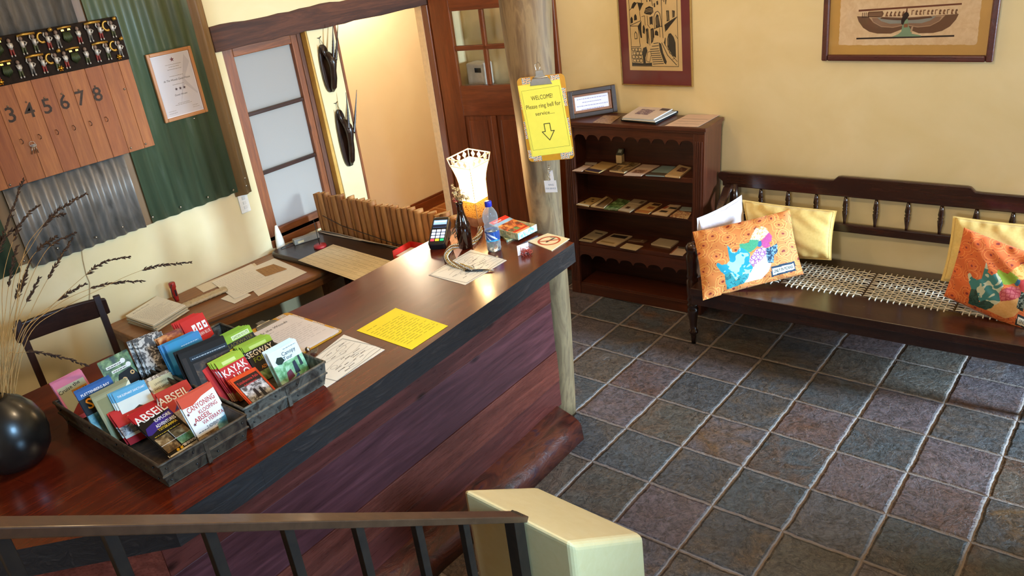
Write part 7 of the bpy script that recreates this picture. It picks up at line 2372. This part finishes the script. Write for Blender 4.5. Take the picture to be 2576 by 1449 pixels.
for L, w in (([(132, 180), (210, 120)], 5), ([(340, 96), (415, 32), (566, 106)], 6), ([(340, 96), (350, 150)], 5), ([(430, 50), (430, 306)], 5), ([(360, 325), (358, 232), (374, 202), (395, 193), (412, 212), (421, 258), (424, 316)], 5),
             ([(250, 140), (248, 80), (345, 70)], 5), ([(132, 300), (232, 264)], 5), ([(135, 305), (206, 305), (219, 470), (135, 472)], 5), ([(245, 232), (272, 226), (275, 300)], 4), ([(296, 226), (298, 300)], 4), ([(228, 192), (232, 262)], 4),
             ([(350, 330), (430, 308), (434, 402)], 5), ([(350, 330), (352, 400)], 4), ([(404, 322), (408, 396)], 4), ([(455, 352), (566, 240)], 5), ([(545, 380), (566, 410)], 4), ([(420, 440), (470, 540), (548, 616)], 6), ([(440, 436), (492, 520), (556, 590)], 4),
             ([(300, 330), (310, 460)], 4), ([(470, 488), (492, 500), (486, 520), (510, 530), (530, 566), (512, 570)], 4), ([(345, 446), (386, 440)], 6), ([(330, 468), (390, 462)], 6), ([(300, 300), (318, 322)], 4)):
    SD(L, w)
for k in range(8):
    SD([(312 + 3 * k, 492 + 17 * k), (388 + 6 * k, 487 + 17 * k)], 6)
AD([(270, 586), (286, 516), (315, 506), (318, 540), (300, 596)], M_cr, Z0 + 0.0004)
SD([(270, 586), (286, 516), (315, 506), (318, 540), (300, 596)], 4, Z0 + 0.0005, closed=True)
for y in (175, 186, 197): SD([(282, y + 4), (318, y - 4), (350, y + 2)], 2.4, Z0 + 0.0005, M_cr)
AD([(173, 404), (173, 368), (181, 355), (189, 368), (189, 402)], M_cr, Z0 + 0.0003)
for L in ([(476, 200), (478, 262)], [(484, 196), (488, 266)], [(530, 198), (532, 240)], [(378, 300), (380, 240)], [(392, 312), (396, 236)], [(478, 460), (480, 400)], [(286, 430), (288, 350)], [(332, 420), (336, 340)]): SD(L, 2.2, Z0 + 0.0006, M_cr)
random.seed(8)
for r_ in range(4):
    for k in range(3):
        x0_, y0_ = 138 + 31 * k + (9 if r_ % 2 else 0), 482 + 30 * r_
        j = lambda: random.uniform(-3, 3)
        SD([(x0_ + j(), y0_ + j()), (x0_ + 25 + j(), y0_ + j()), (x0_ + 26 + j(), y0_ + 23 + j()), (x0_ + j(), y0_ + 24 + j())], 4.5, closed=True)
b.build('print_and_mount', pc)
b = MB(); rect(b, 0.006, 0.006, w1 - 0.006, h1 - 0.006, MTG, 0.0112); b.build('glass', pc)
# second picture: papyrus with outspread wings
q0, q1 = at(2070, 151, 1, YP), at(2500, 152, 1, YP)
w2 = q1.x - q0.x
h2 = 0.50
pp = thing('papyrus_picture', 'large framed papyrus painting of a kneeling figure with spread wings', 'picture', M=frame((q0.x, YP, q0.z), (1, 0, 0), (0, 0, 1)))
M_rf = wood((62, 24, 18), (92, 40, 30), 0, 9, 0.3, 0.3, 0.2)
M_rfz = wood((62, 24, 18), (92, 40, 30), 2, 9, 0.3, 0.3, 0.2)
b = MB()
f2 = 0.030
b.box((0, 0, 0), (f2, h2, 0.028), M_rfz); b.box((w2 - f2, 0, 0), (w2, h2, 0.028), M_rfz)
b.box((f2, 0, 0), (w2 - f2, f2, 0.028), M_rf); b.box((f2, h2 - f2, 0), (w2 - f2, h2, 0.028), M_rf)
b.build('frame', pp, 0.007, seg=3)
b = MB()
M_mt = flat('#c09448', 0.5, 0, 0.05, 10, 0, 0.15)
M_pap = mott(['#d0b08a', '#d8bb96', '#e0c6a4'], 30, 0.6, 5, (1, 1, 3))
b.box((f2 - 0.004, f2 - 0.004, 0.002), (w2 - f2 + 0.004, h2 - f2 + 0.004, 0.008), M_mt)
# photo zoom units: frame bottom left (1385,357), 1010 wide
k2 = w2 / 1010.0
def B2(x, y): return ((x - 1385) * k2, (357 - y) * k2)
random.seed(4)
ed = [B2(1490 + 10 * i, 258 + random.uniform(-2, 2)) for i in range(81)] + [B2(2296 + random.uniform(-2, 2), 250 - 12 * i) for i in range(36)] + [B2(2296 - 10 * i, -172 + random.uniform(-2, 2)) for i in range(81)] + [B2(1488 + random.uniform(-2, 2), -172 + 12 * i) for i in range(36)]
b.prism(ed, 0.008, 0.0086, M_pap)
Zp = 0.0088
def A2(L, m, z=Zp): b.poly([(*B2(x, y), z) for x, y in L], m)
c_or, c_br, c_gr, c_tan, c_grn, c_blk = C('#8a6a54'), C('#6a4a34'), C('#8a8a84'), C('#b49476'), C('#7a9478'), C('#2a1a14')
A2([(1602, 38), (2192, 16), (2192, 26), (1602, 50)], C('#6a3a24'))
A2([(1598, 212), (2170, 200), (2170, 210), (1598, 222)], c_blk)
def wing(sg):
    def X(x): return 1888 + sg * (x - 1888) if sg > 0 else 1888 - (x - 1888)
    outer = [(1890, 92), (2182, 78), (2170, 110), (2140, 150), (2100, 175), (2050, 187), (1970, 188), (1900, 160)]
    mid_ = [(1890, 94), (2110, 84), (2080, 118), (2030, 146), (1960, 152), (1900, 140)]
    inn = [(1890, 96), (2060, 88), (2030, 112), (1980, 128), (1900, 126)]
    for L, m, z in ((outer, c_br, Zp), (mid_, c_tan, Zp + 0.0002), ([(x, y - 4) for x, y in mid_[2:]] + [(1890, 98), (2090, 90)], c_or, Zp + 0.0003), (inn, c_gr, Zp + 0.0004)):
        A2([(X(x), y) for x, y in L], m, z)
    A2([(X(1890), 96), (X(2030), 88), (X(2040), 96), (X(1960), 106), (X(1890), 108)], C('#5c3c28'), Zp + 0.0006)
wing(1); wing(-1)
A2([(1872, 130), (1880, 100), (1900, 100), (1906, 140), (1930, 176), (1930, 190), (1984, 200), (1984, 206), (1812, 208), (1850, 192), (1868, 176)], c_grn, Zp + 0.0007)
A2([(1862, 110), (1872, 70), (1886, 58), (1900, 64), (1906, 80), (1896, 98), (1884, 112), (1876, 136), (1864, 130)], c_blk, Zp + 0.0008)
A2([(1884, 62), (1888, 34), (1894, 34), (1894, 62)], C('#6a3a24'), Zp + 0.0008)
A2([(1924, 150), (1936, 142), (1930, 182), (1920, 176)], c_tan, Zp + 0.0009)
A2([(1880, 130), (1902, 128), (1904, 150), (1880, 152)], C('#8a5a3c'), Zp + 0.0009)
# row of small painted signs between the bars
A2([(1658, 60), (1664, 52), (1748, 50), (1756, 66), (1748, 84), (1664, 88), (1658, 78)], c_br, Zp)
A2([(1668, 62), (1744, 58), (1746, 78), (1668, 82)], C('#7a5a44'), Zp + 0.0002)
for x in list(range(1625, 1656, 11)):
    A2([(x, 56), (x + 5, 56), (x + 5, 88), (x, 88)], c_br, Zp)
for i, x in enumerate(range(1765, 1870, 24)): A2([(x, 84), (x + 6, 60), (x + 12, 52), (x + 18, 60), (x + 12, 70), (x + 20, 84)], c_br if i % 2 else C('#7a5238'), Zp)
for i, x in enumerate(range(1918, 2170, 22)): A2([(x, 78), (x + 2, 54), (x + 10, 48), (x + 15, 58), (x + 8, 66), (x + 15, 78)] if i % 3 else [(x, 50), (x + 14, 48), (x + 14, 54), (x + 5, 55), (x + 5, 78), (x, 78)], c_br if i % 2 else C('#7a5238'), Zp)
b.build('papyrus_and_mount', pp)
b = MB(); rect(b, f2 - 0.004, f2 - 0.004, w2 - f2 + 0.004, h2 - f2 + 0.004, MTG, 0.015); b.build('glass', pp)
bpy.context.view_layer.update()
